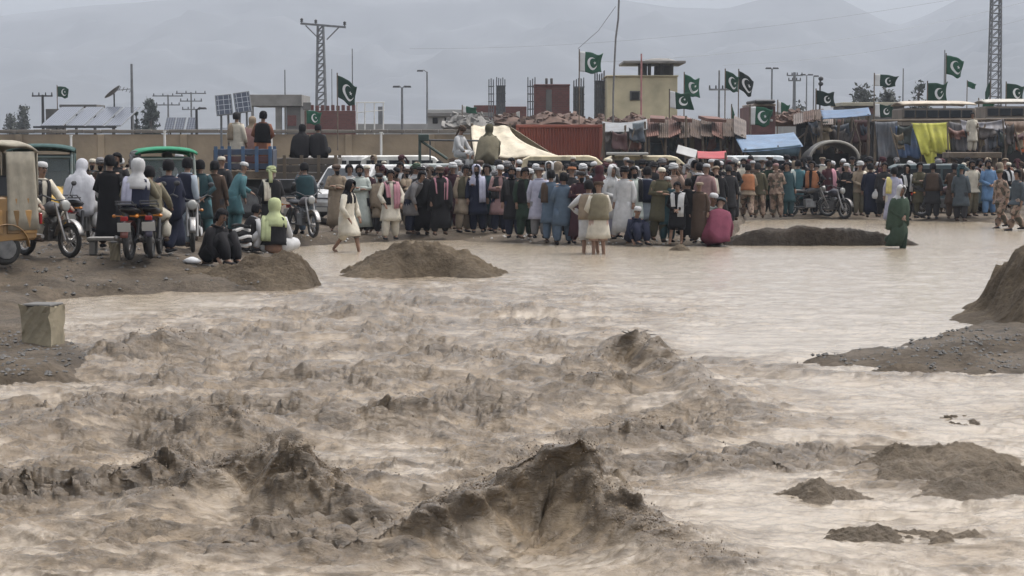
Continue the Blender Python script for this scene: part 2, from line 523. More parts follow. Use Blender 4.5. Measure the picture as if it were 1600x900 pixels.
WAVES = [
    # the two big standing waves in front
    (wave([(240, 802, .08, .28), (320, 784, .22, .33), (380, 774, .40, .33), (420, 772, .47, .29), (465, 788, .36, .29), (530, 806, .17, .2), (585, 832, .08, .2), (640, 846, .05, .2)]), .8),
    (wave([(610, 858, .03, .25), (665, 846, .12, .28), (720, 832, .24, .33), (775, 824, .36, .36), (830, 820, .46, .36), (880, 818, .53, .30), (908, 824, .46, .24), (935, 838, .30, .26), (975, 852, .20, .34), (1040, 872, .14, .42), (1140, 900, .07, .45)]), .8),
    # the third, farther out
    (wave([(620, 562, .06, .3), (720, 568, .14, .35), (850, 592, .12, .35), (920, 588, .24, .35), (975, 578, .36, .32), (1010, 584, .32, .3), (1060, 606, .22, .35), (1130, 640, .12, .4), (1220, 668, .06, .4)]), .8),
    (wave([(900, 690, .05, .16), (950, 692, .13, .18), (985, 694, .15, .16), (1040, 690, .06, .16)]), 1.5),
    (wave([(120, 548, .06, .3), (190, 556, .18, .35), (250, 552, .26, .35), (290, 542, .20, .3), (340, 532, .04, .3)]), 1.7),
    (wave([(1040, 728, .03, .2), (1110, 732, .09, .22), (1190, 722, .11, .22), (1265, 708, .05, .2)]), 1.7),
    (wave([(250, 690, .05, .25), (340, 680, .20, .3), (380, 690, .12, .25), (450, 700, .05, .25)]), 1.0),
    (wave([(-60, 700, .06, .3), (60, 668, .12, .35), (150, 652, .15, .4), (240, 640, .08, .3)]), 1.1),
    (wave([(0, 760, .07, .2), (60, 770, .05, .2), (160, 770, .06, .2), (250, 752, .14, .16), (290, 760, .05, .16)]), 1.2),
    (wave([(480, 470, .08, .3), (520, 478, .10, .3), (580, 495, .14, .3), (610, 502, .05, .3)]), 1.0),
    (wave([(570, 470, .05, .4), (650, 470, .14, .5), (720, 476, .08, .4)]), .8),
    (wave([(780, 490, .08, .2), (830, 490, .14, .2), (900, 492, .04, .2)]), 1.0),
    (wave([(370, 860, .05, .15), (420, 838, .10, .17), (480, 840, .10, .17), (520, 856, .04, .15)]), 1.4),
    (wave([(560, 648, .06, .2), (600, 650, .10, .25), (640, 660, .12, .3), (700, 640, .06, .3)]), .9),
    (wave([(800, 650, .05, .3), (870, 636, .12, .3), (940, 620, .16, .3)]), .9),
    (wave([(1100, 560, .03, .3), (1300, 590, .07, .25), (1400, 596, .05, .25), (1600, 590, .05, .25)]), 1.0),
    (wave([(400, 645, .04, .1), (414, 645, .13, .12), (440, 648, .03, .1)]), .8),
    (wave([(200, 590, .02, .15), (222, 592, .10, .16), (260, 590, .03, .15)]), 1.2),
    (wave([(500, 790, .04, .2), (560, 760, .10, .24), (640, 770, .07, .2)]), .9),
]

WN, WM = 700, 1060
wr = 1.0 / np.linspace(1 / 8.3, 1 / 74.0, WN)
wc = np.linspace(-0.345, 0.345, WM)
WU, WY = np.meshgrid(wc, wr)
WX = WU * WY

def lod(X, Y, wl):
    """Fade a noise octave where the sheet is too coarse to carry it (wl = wavelength in metres)."""
    return sstep(1.6, 3.2, wl / (Y * 0.69 / WM)) if False else np.clip((wl / (Y * 0.00056) - 2.0) / 3.0, 0, 1)

upx = 800 + FPX * WX / WY
upy = HORIZON + FPX * EYE / WY
def blob(px, py, rx, ry):
    c = at_z(px, py); ex = at_z(px + rx, py).x - c.x; ey = abs(at_z(px, py - ry).y - at_z(px, py + ry).y) / 2
    return np.exp(-((WX - c.x) / ex) ** 2 - ((WY - c.y) / ey) ** 2)

# how rough the water is: turbulent through the middle and the left, smoother sheets on the right
turb = np.full(WX.shape, 0.42)
for px, py, rx, ry, a in [(330, 660, 420, 110, .65), (560, 560, 420, 85, .5), (700, 470, 330, 40, .3), (900, 600, 260, 70, .5), (250, 800, 330, 60, .5), (560, 480, 220, 40, .35), (820, 800, 200, 70, .5),
                          (1050, 680, 170, 45, .4), (1450, 730, 160, 55, .5), (250, 540, 150, 30, .4),
                          (1350, 450, 330, 75, -.36), (1000, 400, 420, 22, -.30), (500, 392, 90, 14, -.4), (260, 475, 170, 16, -.36), (1180, 800, 200, 55, -.30), (1300, 640, 260, 50, -.12),
                          (560, 700, 160, 30, -.14), (130, 610, 130, 16, -.2), (1150, 535, 170, 22, -.36), (1500, 670, 120, 28, -.1), (150, 880, 300, 24, -.25), (1500, 800, 120, 30, -.25), (1400, 362, 300, 14, -.4)]:
    turb += a * blob(px, py, rx, ry)
turb = np.clip(turb * (1 + .5 * fbm(WX * .7, WY * .45, 3, 60)), 0.05, 1.15)
calm_far = sstep(24, 38, WY)
wx = WX + .25 * fbm(WX * .8, WY * .6, 3, 61)
wy = WY + .25 * fbm(WX * .8 + 9, WY * .6, 3, 62)

H = np.zeros(WX.shape); churn = np.zeros(WX.shape)
for pts, c in WAVES:
    jx = WX + .11 * fbm(WX * 2.2, WY * 2.2, 3, 63) + .07 * pnoise(WX * 6.5, WY * 7.5, 65); jy = WY + .11 * fbm(WX * 2.2 + 5, WY * 2.2, 3, 64) + .08 * pnoise(WX * 6.5 + 7, WY * 7.5, 66)
    d, h, w, side = line_d(jx, jy, pts)
    ww = np.where(side < 0, w * .95, w * 1.5)        # steeper towards the viewer, a long back
    h = h * (1 + .22 * fbm(WX * 3.4, WY * 1.3 + 3, 3, 67))
    bump_ = .72 * np.exp(-(d / ww) ** 2) + .28 * np.exp(-(d / (ww * .6)) ** 1.3)
    H = np.maximum(H, h * bump_) + .25 * np.minimum(H, h * bump_)
    churn = np.maximum(churn, c * np.where(c < 1.15, .25 * bump_ + .75 * bump_ ** 4, np.exp(-(d / (ww * 1.25)) ** 2)))
wx2 = wx + .5 * WY * .35; wxs = wx * .55
s1 = fbm(wx * .40, wy * .8, 3, 70) * .16
s2 = (ridged(wxs * 1.5, wy * 1.9, 2, 72) - .5) * .14
s3 = (ridged(wxs * 3.8 + s2 * 6, wy * 4.6, 2, 74) - .5) * .095 * lod(WX, WY, .22)
s4 = (fbm(wxs * 9.5 + s2 * 14, wy * 11., 2, 76) * .048 + (ridged(wxs * 6.5 + s2 * 10, wy * 8., 2, 77) - .5) * .03) * lod(WX, WY, .10)
s5 = fbm(wxs * 22, wy * 26, 2, 78) * .016 * lod(WX, WY, .04)
amp = turb * (1 - .5 * calm_far)
patch = sstep(-.25, .35, fbm(WX * .9 + 4, WY * .8, 4, 79))
farr = 1 - .40 * sstep(13, 24, WY)
H += amp * (s1 + s2 * (.5 + .7 * patch) + (s3 + s4) * farr * (.25 + .9 * patch * turb)) + s5 * (.2 + .8 * turb) + .022 * (ridged(wx * .9, wy * 2.2, 3, 97) - .5)
# small peaks flung up here and there
pk = np.clip(ridged(wx * .9 + 3, wy * 1.6, 2, 80) - .80, 0, 1) * np.clip(pnoise(wx * 1.7, wy * 2.6, 81) + .05, 0, 1)
H += pk * .5 * amp
churn = np.clip(churn + 2.0 * pk * turb + .45 * patch * np.clip(turb - .35, 0, 1), 0, 1.8)
# churning water: lumps and tongues displaced along the slope, so that crests lean over
gy, gx = np.gradient(H)
dX = np.gradient(WX, axis=1); dY = np.gradient(WY, axis=0)
nx_, ny_ = -gx / np.abs(dX), -gy / np.where(np.abs(dY) < 1e-6, 1e-6, dY)
ln = np.sqrt(nx_ ** 2 + ny_ ** 2 + 1)
nx_, ny_, nz_ = nx_ / ln, ny_ / ln, 1 / ln
q = H * 3.0
def billow(x, y, seed):
    return np.abs(pnoise(x, y, seed)) * 1.7 - .45
l1 = billow(wx * 1.9 + q, wy * 4.4 - q, 84) * .042
l2 = billow(wx * 6.5 + q * 2 + l1 * 9, wy * 9.5 - q * 2, 86) * .024 * lod(WX, WY, .10)
l3 = billow(wx * 17 - q * 3 + l2 * 20, wy * 20 + q * 3, 88) * .010 * lod(WX, WY, .045)
lump = (l1 + l2 + l3) * np.clip(churn, 0, 1.3) * (1 - .45 * sstep(14, 22, WY))
lean = np.clip(H - .14, 0, .5) * .75 * (1 + .8 * fbm(WX * 4, WY * 4, 2, 90))
PX_ = WX + nx_ * lump * 1.3 + lean * .35
PY_ = WY + ny_ * lump * 1.3 - lean * .8
PZ_ = H + nz_ * lump * .8
# level of the flood against the banks
PZ_ = PZ_ * np.clip(1.2 - .8 * sstep(38, 46, WY), .25, 1)

def water_material():
    m, nt, b = new_mat('muddy_water')
    N, L = nt.nodes, nt.links
    geo = N.new('ShaderNodeNewGeometry')
    mpn = N.new('ShaderNodeMapping'); mpn.inputs['Scale'].default_value = (.62, 1.2, 1.5)
    L.new(geo.outputs['Position'], mpn.inputs[0])
    n1 = N.new('ShaderNodeTexNoise'); n1.inputs['Scale'].default_value = 2.4; n1.inputs['Detail'].default_value = 9; n1.inputs['Roughness'].default_value = .66; n1.inputs['Distortion'].default_value = .6
    L.new(mpn.outputs[0], n1.inputs['Vector'])
    r = N.new('ShaderNodeValToRGB')
    r.color_ramp.elements[0].position = .30; r.color_ramp.elements[0].color = (.105, .072, .040, 1)
    r.color_ramp.elements[1].position = .62; r.color_ramp.elements[1].color = (.285, .215, .138, 1)
    L.new(n1.outputs['Fac'], r.inputs['Fac'])
    at_ = N.new('ShaderNodeAttribute'); at_.attribute_name = 'churn_tone'
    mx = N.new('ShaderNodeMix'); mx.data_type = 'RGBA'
    tb = N.new('ShaderNodeAttribute'); tb.attribute_name = 'rough_water'
    r3 = N.new('ShaderNodeValToRGB')
    r3.color_ramp.elements[0].position = .30; r3.color_ramp.elements[0].color = (.29, .240, .178, 1)
    r3.color_ramp.elements[1].position = .66; r3.color_ramp.elements[1].color = (.37, .315, .245, 1)
    L.new(n1.outputs['Fac'], r3.inputs['Fac'])
    mc = N.new('ShaderNodeMix'); mc.data_type = 'RGBA'
    L.new(tb.outputs['Fac'], mc.inputs['Factor']); L.new(r3.outputs['Color'], mc.inputs['A']); L.new(r.outputs['Color'], mc.inputs['B'])
    n6 = N.new('ShaderNodeTexNoise'); n6.inputs['Scale'].default_value = 5.0; n6.inputs['Detail'].default_value = 7; n6.inputs['Roughness'].default_value = .62; n6.inputs['Distortion'].default_value = .8
    L.new(geo.outputs['Position'], n6.inputs['Vector'])
    sr = N.new('ShaderNodeMapRange'); sr.inputs['From Min'].default_value = .50; sr.inputs['From Max'].default_value = .60; sr.inputs['To Max'].default_value = .85
    L.new(n6.outputs['Fac'], sr.inputs['Value'])
    sm = N.new('ShaderNodeMath'); sm.operation = 'MULTIPLY'; L.new(sr.outputs[0], sm.inputs[0])
    tm = N.new('ShaderNodeMapRange'); tm.inputs['To Min'].default_value = .34; tm.inputs['To Max'].default_value = 1.0
    L.new(tb.outputs['Fac'], tm.inputs['Value']); L.new(tm.outputs[0], sm.inputs[1])
    md = N.new('ShaderNodeMix'); md.data_type = 'RGBA'
    L.new(sm.outputs[0], md.inputs['Factor']); L.new(mc.outputs['Result'], md.inputs['A']); n7 = N.new('ShaderNodeTexNoise'); n7.inputs['Scale'].default_value = 15.0; n7.inputs['Detail'].default_value = 6; n7.inputs['Roughness'].default_value = .6; n7.inputs['Distortion'].default_value = .6
    L.new(mpn.outputs[0], n7.inputs['Vector'])
    r7 = N.new('ShaderNodeValToRGB')
    r7.color_ramp.elements[0].position = .35; r7.color_ramp.elements[0].color = (.048, .034, .020, 1)
    r7.color_ramp.elements[1].position = .62; r7.color_ramp.elements[1].color = (.145, .105, .064, 1)
    L.new(n7.outputs['Fac'], r7.inputs['Fac']); L.new(r7.outputs['Color'], md.inputs['B'])
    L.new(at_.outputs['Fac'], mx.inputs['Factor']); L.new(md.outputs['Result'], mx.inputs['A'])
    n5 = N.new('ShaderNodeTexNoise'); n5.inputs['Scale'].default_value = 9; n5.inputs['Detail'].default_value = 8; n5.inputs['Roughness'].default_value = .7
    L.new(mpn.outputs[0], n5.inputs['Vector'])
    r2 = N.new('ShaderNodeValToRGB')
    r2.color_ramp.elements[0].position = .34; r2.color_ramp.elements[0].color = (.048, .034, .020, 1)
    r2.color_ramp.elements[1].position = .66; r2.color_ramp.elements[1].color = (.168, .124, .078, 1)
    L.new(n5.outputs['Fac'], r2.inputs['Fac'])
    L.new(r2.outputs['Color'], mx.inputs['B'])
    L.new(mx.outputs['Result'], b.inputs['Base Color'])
    mr = N.new('ShaderNodeMapRange'); mr.inputs['To Min'].default_value = .15; mr.inputs['To Max'].default_value = .30
    L.new(at_.outputs['Fac'], mr.inputs['Value']); L.new(mr.outputs[0], b.inputs['Roughness'])
    b.inputs['IOR'].default_value = 1.5
    n3 = N.new('ShaderNodeTexNoise'); n3.inputs['Scale'].default_value = 9; n3.inputs['Detail'].default_value = 10; n3.inputs['Roughness'].default_value = .68; n3.inputs['Distortion'].default_value = .5
    L.new(mpn.outputs[0], n3.inputs['Vector'])
    bp = N.new('ShaderNodeBump'); bp.inputs['Distance'].default_value = .075
    ms = N.new('ShaderNodeMapRange'); ms.inputs['To Min'].default_value = .24; ms.inputs['To Max'].default_value = .7
    L.new(tb.outputs['Fac'], ms.inputs['Value']); L.new(ms.outputs[0], bp.inputs['Strength'])
    L.new(n3.outputs['Fac'], bp.inputs['Height']); L.new(bp.outputs[0], b.inputs['Normal'])
    return m

WATER = water_material()
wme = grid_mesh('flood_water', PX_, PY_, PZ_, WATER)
att = wme.attributes.new('churn_tone', 'FLOAT', 'POINT')
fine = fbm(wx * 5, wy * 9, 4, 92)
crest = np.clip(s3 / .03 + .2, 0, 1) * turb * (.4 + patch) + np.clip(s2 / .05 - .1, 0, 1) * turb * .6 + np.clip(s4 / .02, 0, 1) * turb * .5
churn_tone = np.clip((churn * 1.0 + .75 * crest + .15 * patch * turb) * (1 + 1.3 * fine) - .10, 0, 1)  # darker brown where the water churns and on small chop crests
att.data.foreach_set('value', churn_tone.astype(np.float32).ravel())
att2 = wme.attributes.new('rough_water', 'FLOAT', 'POINT')
att2.data.foreach_set('value', np.clip((turb - .16) * 1.9 * (.30 + .95 * sstep(-.18, .22, fbm(wx * 1.3, wy * 2.0, 5, 94, .6))) + .5 * churn + .5 * crest - .06, 0, 1).astype(np.float32).ravel())
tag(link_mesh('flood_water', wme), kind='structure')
# drops and clots flung off the crests
_r = np.random.RandomState(5)
wgt = np.clip(churn - .25, 0, 1.2) * sstep(.02, .25, H) * (WY < 24) * (.4 + np.clip(lump / .05, 0, 1)) * WY ** -1.0
cdf = np.cumsum(wgt.ravel()); cdf /= cdf[-1]
pick = np.searchsorted(cdf, _r.rand(8000))
base_ = np.stack([PX_.ravel()[pick], PY_.ravel()[pick], PZ_.ravel()[pick]], -1)
size = (.002 + .0045 * _r.rand(len(pick)) ** 3) * (base_[:, 1] / 12) ** .6
off = _r.randn(len(pick), 3) * np.array([.035, .035, .02]); off[:, 2] += .06 * _r.rand(len(pick)) ** 4 * np.clip(H.ravel()[pick] * 4, .3, 1.4)
octa = np.array([(1, 0, 0), (-1, 0, 0), (0, 1, 0), (0, -1, 0), (0, 0, 1.2), (0, 0, -1.2)])
of = np.array([(0, 2, 4), (2, 1, 4), (1, 3, 4), (3, 0, 4), (2, 0, 5), (1, 2, 5), (3, 1, 5), (0, 3, 5)])
dv = ((base_ + off)[:, None, :] + octa[None] * size[:, None, None] * _r.uniform(.6, 1.5, (len(pick), 1, 3))).reshape(-1, 3)
df = (of[None] + (np.arange(len(pick)) * 6)[:, None, None]).reshape(-1, 3)
sm_ = bpy.data.meshes.new('spray'); sm_.from_pydata(dv.tolist(), [], df.tolist()); sm_.materials.append(surf('muddy_spray', (.13, .094, .060), .35, .3, 6)); sm_.polygons.foreach_set('use_smooth', [True] * len(sm_.polygons))
tag(link_mesh('spray', sm_), kind='stuff')

# ------------------------------------------------------------------ far mountains
MPX = [-2600, -1800, -800, -200, 0, 100, 220, 400, 700, 900, 1050, 1130, 1210, 1290, 1330, 1395, 1440, 1500, 1600, 2100, 2700, 3600]
MPY = [120, 60, 70, 42, 24, 13, 4, -14, -6, -10, 12, 14, -6, -10, 12, 42, 26, -4, -34, -20, 40, 110]
mr_ = np.geomspace(1500, 3600, 100); mc_ = np.linspace(-1.15, 1.15, 420)
MU, MY = np.meshgrid(mc_, mr_)
MXw = MU * MY
top = (HORIZON - np.interp(800 + FPX * MU, MPX, MPY)) / FPX * 2700
prof = np.exp(-np.abs((MY - 2700) / np.where(MY < 2700, 640, 500)) ** 1.5)
rg = fbm(MXw / 330, MY / 330, 6, 120, .55)
rr = ridged(MXw / 260, MY / 300, 5, 125)
fade = 1 - np.exp(-((MY - 2700) / 260) ** 2)
MZ = top * prof * (1 + fade * (.55 * rg + .35 * (rr - .5))) + 5 * rg - 6 * (1 - prof)
low = 34 * np.exp(-((MY - 1800) / 160) ** 2) * (.6 + rg) * sstep(200, 900, np.abs(MXw + 200))
MZ = np.maximum(MZ, low)
ROCK = surf('mountain_rock', (.06, .062, .065), .95, .35, .008, coords='Object')
tag(link_mesh('hills', grid_mesh('hills', MXw, MY, MZ, ROCK)), kind='structure')

# ------------------------------------------------------------------ the air
hz = MB().box((0, 1775, 180), (9000, 3850, 366))
hm = bpy.data.materials.new('hazy_air'); hm.use_nodes = True
hn, hl = hm.node_tree.nodes, hm.node_tree.links
hn.clear()
pv = hn.new('ShaderNodeVolumePrincipled')
pv.inputs['Density'].default_value = .00038
pv.inputs['Color'].default_value = (.81, .875, .97, 1)
ho = hn.new('ShaderNodeOutputMaterial')
hl.new(pv.outputs[0], ho.inputs['Volume'])
tag(hz.build('haze', hm), kind='stuff')
# ------------------------------------------------------------------ cloth, skin and paint driven by each object's own colour
def tinted(name, rough=.9, var=.22, scale=9.0, bump=.35, bscale=28.0, dist=.012, spec=.2, metal=0.0, dirt=0.0, stretch=(1, 1, 1)):
    m, nt, b = new_mat(name)
    N, L = nt.nodes, nt.links
    oi = N.new('ShaderNodeObjectInfo')
    tcn = N.new('ShaderNodeTexCoord')
    n = N.new('ShaderNodeTexNoise'); n.inputs['Scale'].default_value = scale; n.inputs['Detail'].default_value = 5
    L.new(tcn.outputs['Object'], n.inputs['Vector'])
    mr = N.new('ShaderNodeMapRange'); mr.inputs['From Min'].default_value = .3; mr.inputs['From Max'].default_value = .7
    mr.inputs['To Min'].default_value = 1 - var; mr.inputs['To Max'].default_value = 1 + var
    L.new(n.outputs['Fac'], mr.inputs['Value'])
    vs = N.new('ShaderNodeVectorMath'); vs.operation = 'SCALE'
    L.new(oi.outputs['Color'], vs.inputs[0]); L.new(mr.outputs[0], vs.inputs['Scale'])
    last = vs.outputs[0]
    if dirt:
        n3 = N.new('ShaderNodeTexNoise'); n3.inputs['Scale'].default_value = 3.0; n3.inputs['Detail'].default_value = 7
        L.new(tcn.outputs['Object'], n3.inputs['Vector'])
        m3 = N.new('ShaderNodeMapRange'); m3.inputs['From Min'].default_value = .48; m3.inputs['From Max'].default_value = .7; m3.inputs['To Max'].default_value = dirt
        L.new(n3.outputs['Fac'], m3.inputs['Value'])
        mx = N.new('ShaderNodeMix'); mx.data_type = 'RGBA'
        L.new(m3.outputs[0], mx.inputs['Factor']); L.new(last, mx.inputs['A']); mx.inputs['B'].default_value = (.11, .085, .06, 1)
        last = mx.outputs['Result']
    L.new(last, b.inputs['Base Color'])
    b.inputs['Roughness'].default_value = rough; b.inputs['Specular IOR Level'].default_value = spec; b.inputs['Metallic'].default_value = metal
    n2 = N.new('ShaderNodeTexNoise'); n2.inputs['Scale'].default_value = bscale; n2.inputs['Detail'].default_value = 4
    mq = N.new('ShaderNodeMapping'); mq.inputs['Scale'].default_value = stretch
    L.new(tcn.outputs['Object'], mq.inputs[0]); L.new(mq.outputs[0], n2.inputs['Vector'])
    bp = N.new('ShaderNodeBump'); bp.inputs['Strength'].default_value = bump; bp.inputs['Distance'].default_value = dist
    L.new(n2.outputs['Fac'], bp.inputs['Height']); L.new(bp.outputs[0], b.inputs['Normal'])
    return m

CLOTH = tinted('cloth', var=.14, bump=.4, bscale=15.0, dist=.02, stretch=(1, 1, .22))
PAINT = tinted('dusty_paint', .45, .15, 2.5, .1, 30, .004, .5, 0, .55)
TARP = tinted('tarpaulin', .6, .22, 1.6, .35, 6, .05, .35, 0, .35)
SKIN = surf('skin', (.20, .115, .075), .6, .2, 12)
EYE_M = surf('dark_eye', (.015, .012, .01), .3, .1, 4)
CAMO, _nt, _b = new_mat('camouflage_cloth')
_n = _nt.nodes.new('ShaderNodeTexVoronoi'); _n.inputs['Scale'].default_value = 11
_t = _nt.nodes.new('ShaderNodeTexCoord'); _nt.links.new(_t.outputs['Object'], _n.inputs['Vector'])
_r = _nt.nodes.new('ShaderNodeValToRGB'); _r.color_ramp.interpolation = 'CONSTANT'
_r.color_ramp.elements[0].color = (.20, .135, .10, 1)
for _p, _c in ((.35, (.10, .065, .045, 1)), (.6, (.27, .20, .15, 1)), (.8, (.055, .05, .035, 1))):
    _e = _r.color_ramp.elements.new(_p); _e.color = _c
_sp = _nt.nodes.new('ShaderNodeSeparateColor'); _nt.links.new(_n.outputs['Color'], _sp.inputs[0])
_nt.links.new(_sp.outputs[0], _r.inputs['Fac']); _nt.links.new(_r.outputs['Color'], _b.inputs['Base Color'])
_b.inputs['Roughness'].default_value = .9

PAL = dict(black=(.012, .011, .013), charcoal=(.032, .030, .032), navy=(.014, .018, .042), maroon=(.075, .018, .024), brown=(.075, .045, .028), tan=(.29, .215, .135), khaki=(.20, .17, .10),
           cream=(.58, .52, .40), white=(.50, .495, .49), grey=(.19, .18, .18), blue=(.085, .135, .20), sky=(.10, .23, .43), pale_blue=(.33, .39, .45), teal=(.020, .062, .074), turquoise=(.055, .18, .205),
           olive=(.085, .075, .038), dark_green=(.022, .045, .028), green=(.042, .075, .045), mint=(.50, .56, .50), pink=(.50, .20, .25), dusty_pink=(.33, .18, .17), magenta=(.22, .035, .075),
           orange=(.42, .14, .035), yellow=(.60, .50, .10), lime=(.40, .45, .19), lavender=(.38, .38, .50), rust=(.22, .075, .035), wine=(.05, .016, .024), slate=(.07, .09, .105), peach=(.42, .27, .20))

def _mute(c, k=.24, d=.80):
    g = .3 * c[0] + .55 * c[1] + .15 * c[2]
    return tuple((x + (g - x) * k) * d for x in c)
PAL = {k: _mute(v) for k, v in PAL.items()}
# ------------------------------------------------------------------ people
ARMS = {  # elbow and wrist of the two arms (x positive = the left arm), upright body, facing -Y
    'down': [(.25, .03, 1.13, .26, -.05, .89), (-.25, .03, 1.13, -.26, -.05, .89)],
    'back': [(.27, .11, 1.15, .05, .17, .97), (-.27, .11, 1.15, -.05, .19, .97)],
    'hips': [(.41, .09, 1.17, .21, -.05, 1.02), (-.41, .09, 1.17, -.21, -.05, 1.02)],
    'hip': [(.41, .09, 1.17, .21, -.05, 1.02), (-.25, .03, 1.13, -.26, -.05, .89)],
    'fold': [(.27, -.06, 1.15, -.03, -.20, 1.19), (-.27, -.06, 1.15, .03, -.22, 1.15)],
    'front': [(.27, -.02, 1.13, .05, -.21, 1.0), (-.27, -.02, 1.13, -.04, -.21, .98)],
    'face': [(.26, -.16, 1.17, .09, -.17, 1.50), (-.25, .03, 1.13, -.26, -.05, .89)],
    'shade': [(.25, .03, 1.13, .26, -.05, .89), (-.40, -.12, 1.40, -.15, -.17, 1.66)],
    'ride': [(.29, -.20, 1.17, .31, -.46, 1.06), (-.29, -.20, 1.17, -.31, -.46, 1.06)],
    'phone': [(.25, -.07, 1.13, .08, -.30, 1.24), (-.25, .03, 1.13, -.26, -.05, .89)],
    'lift': [(.30, -.05, 1.14, .22, -.20, .92), (-.30, -.05, 1.14, -.22, -.20, .92)],
    'knees': [(.26, -.17, 1.16, .22, -.36, 1.02), (-.26, -.17, 1.16, -.22, -.36, 1.02)],
    'reach': [(.25, -.2, 1.24, .18, -.45, 1.2), (-.26, -.05, 1.13, -.24, -.2, .95)],
}
LEGS = {  # pelvis, lean, then knee and ankle of the two legs
    'stand': ((0, 0, .92), 0, [(.11, -.02, .5, .12, .02, .08), (-.11, -.02, .5, -.12, .02, .08)]),
    'ease': ((.02, 0, .91), 0, [(.13, -.03, .5, .13, .0, .08), (-.13, -.10, .5, -.18, -.12, .08)]),
    'stoop': ((0, .04, .91), .42, [(.11, -.02, .5, .12, .04, .08), (-.11, -.05, .5, -.12, .0, .08)]),
    'walk': ((0, 0, .90), .08, [(.10, -.20, .50, .10, -.28, .10), (-.10, .02, .48, -.10, .30, .14)]),
    'step': ((0, 0, .90), .18, [(.10, -.10, .49, .11, -.06, .06), (-.10, -.04, .46, -.11, .36, .30)]),
    'ride': ((0, .12, .86), .14, [(.23, -.26, .78, .22, -.16, .37), (-.23, -.26, .78, -.22, -.16, .37)]),
    'squat': ((0, .12, .25), .45, [(.18, -.26, .47, .15, -.02, .08), (-.18, -.26, .47, -.15, -.02, .08)]),
    'sit': ((0, .05, .14), .25, [(.34, -.30, .17, -.06, -.36, .09), (-.34, -.30, .17, .06, -.44, .09)]),
    'drawn': ((0, .10, .14), .35, [(.14, -.32, .48, .12, -.42, .08), (-.14, -.30, .46, -.12, -.38, .08)]),
    'seat': ((0, .1, .14), .10, [(.13, -.34, .14, .13, -.40, -.30), (-.13, -.34, .14, -.13, -.38, -.30)]),
}
_cache = {}

def pose_mats(arms, legs, lean=None, pitch=0.0, yaw=0.0):
    pel, l0, lg = LEGS[legs]
    ln = l0 if lean is None else lean
    M = Matrix.Translation(Vector(pel)) @ Matrix.Rotation(ln, 4, 'X') @ Matrix.Translation((0, 0, -.92))
    nk = Vector((0, 0, 1.50))
    Hm = M @ Matrix.Translation(nk) @ Matrix.Rotation(pitch - ln * .55, 4, 'X') @ Matrix.Rotation(yaw, 4, 'Z') @ Matrix.Translation(-nk)
    return M, Hm, lg, Vector(pel)

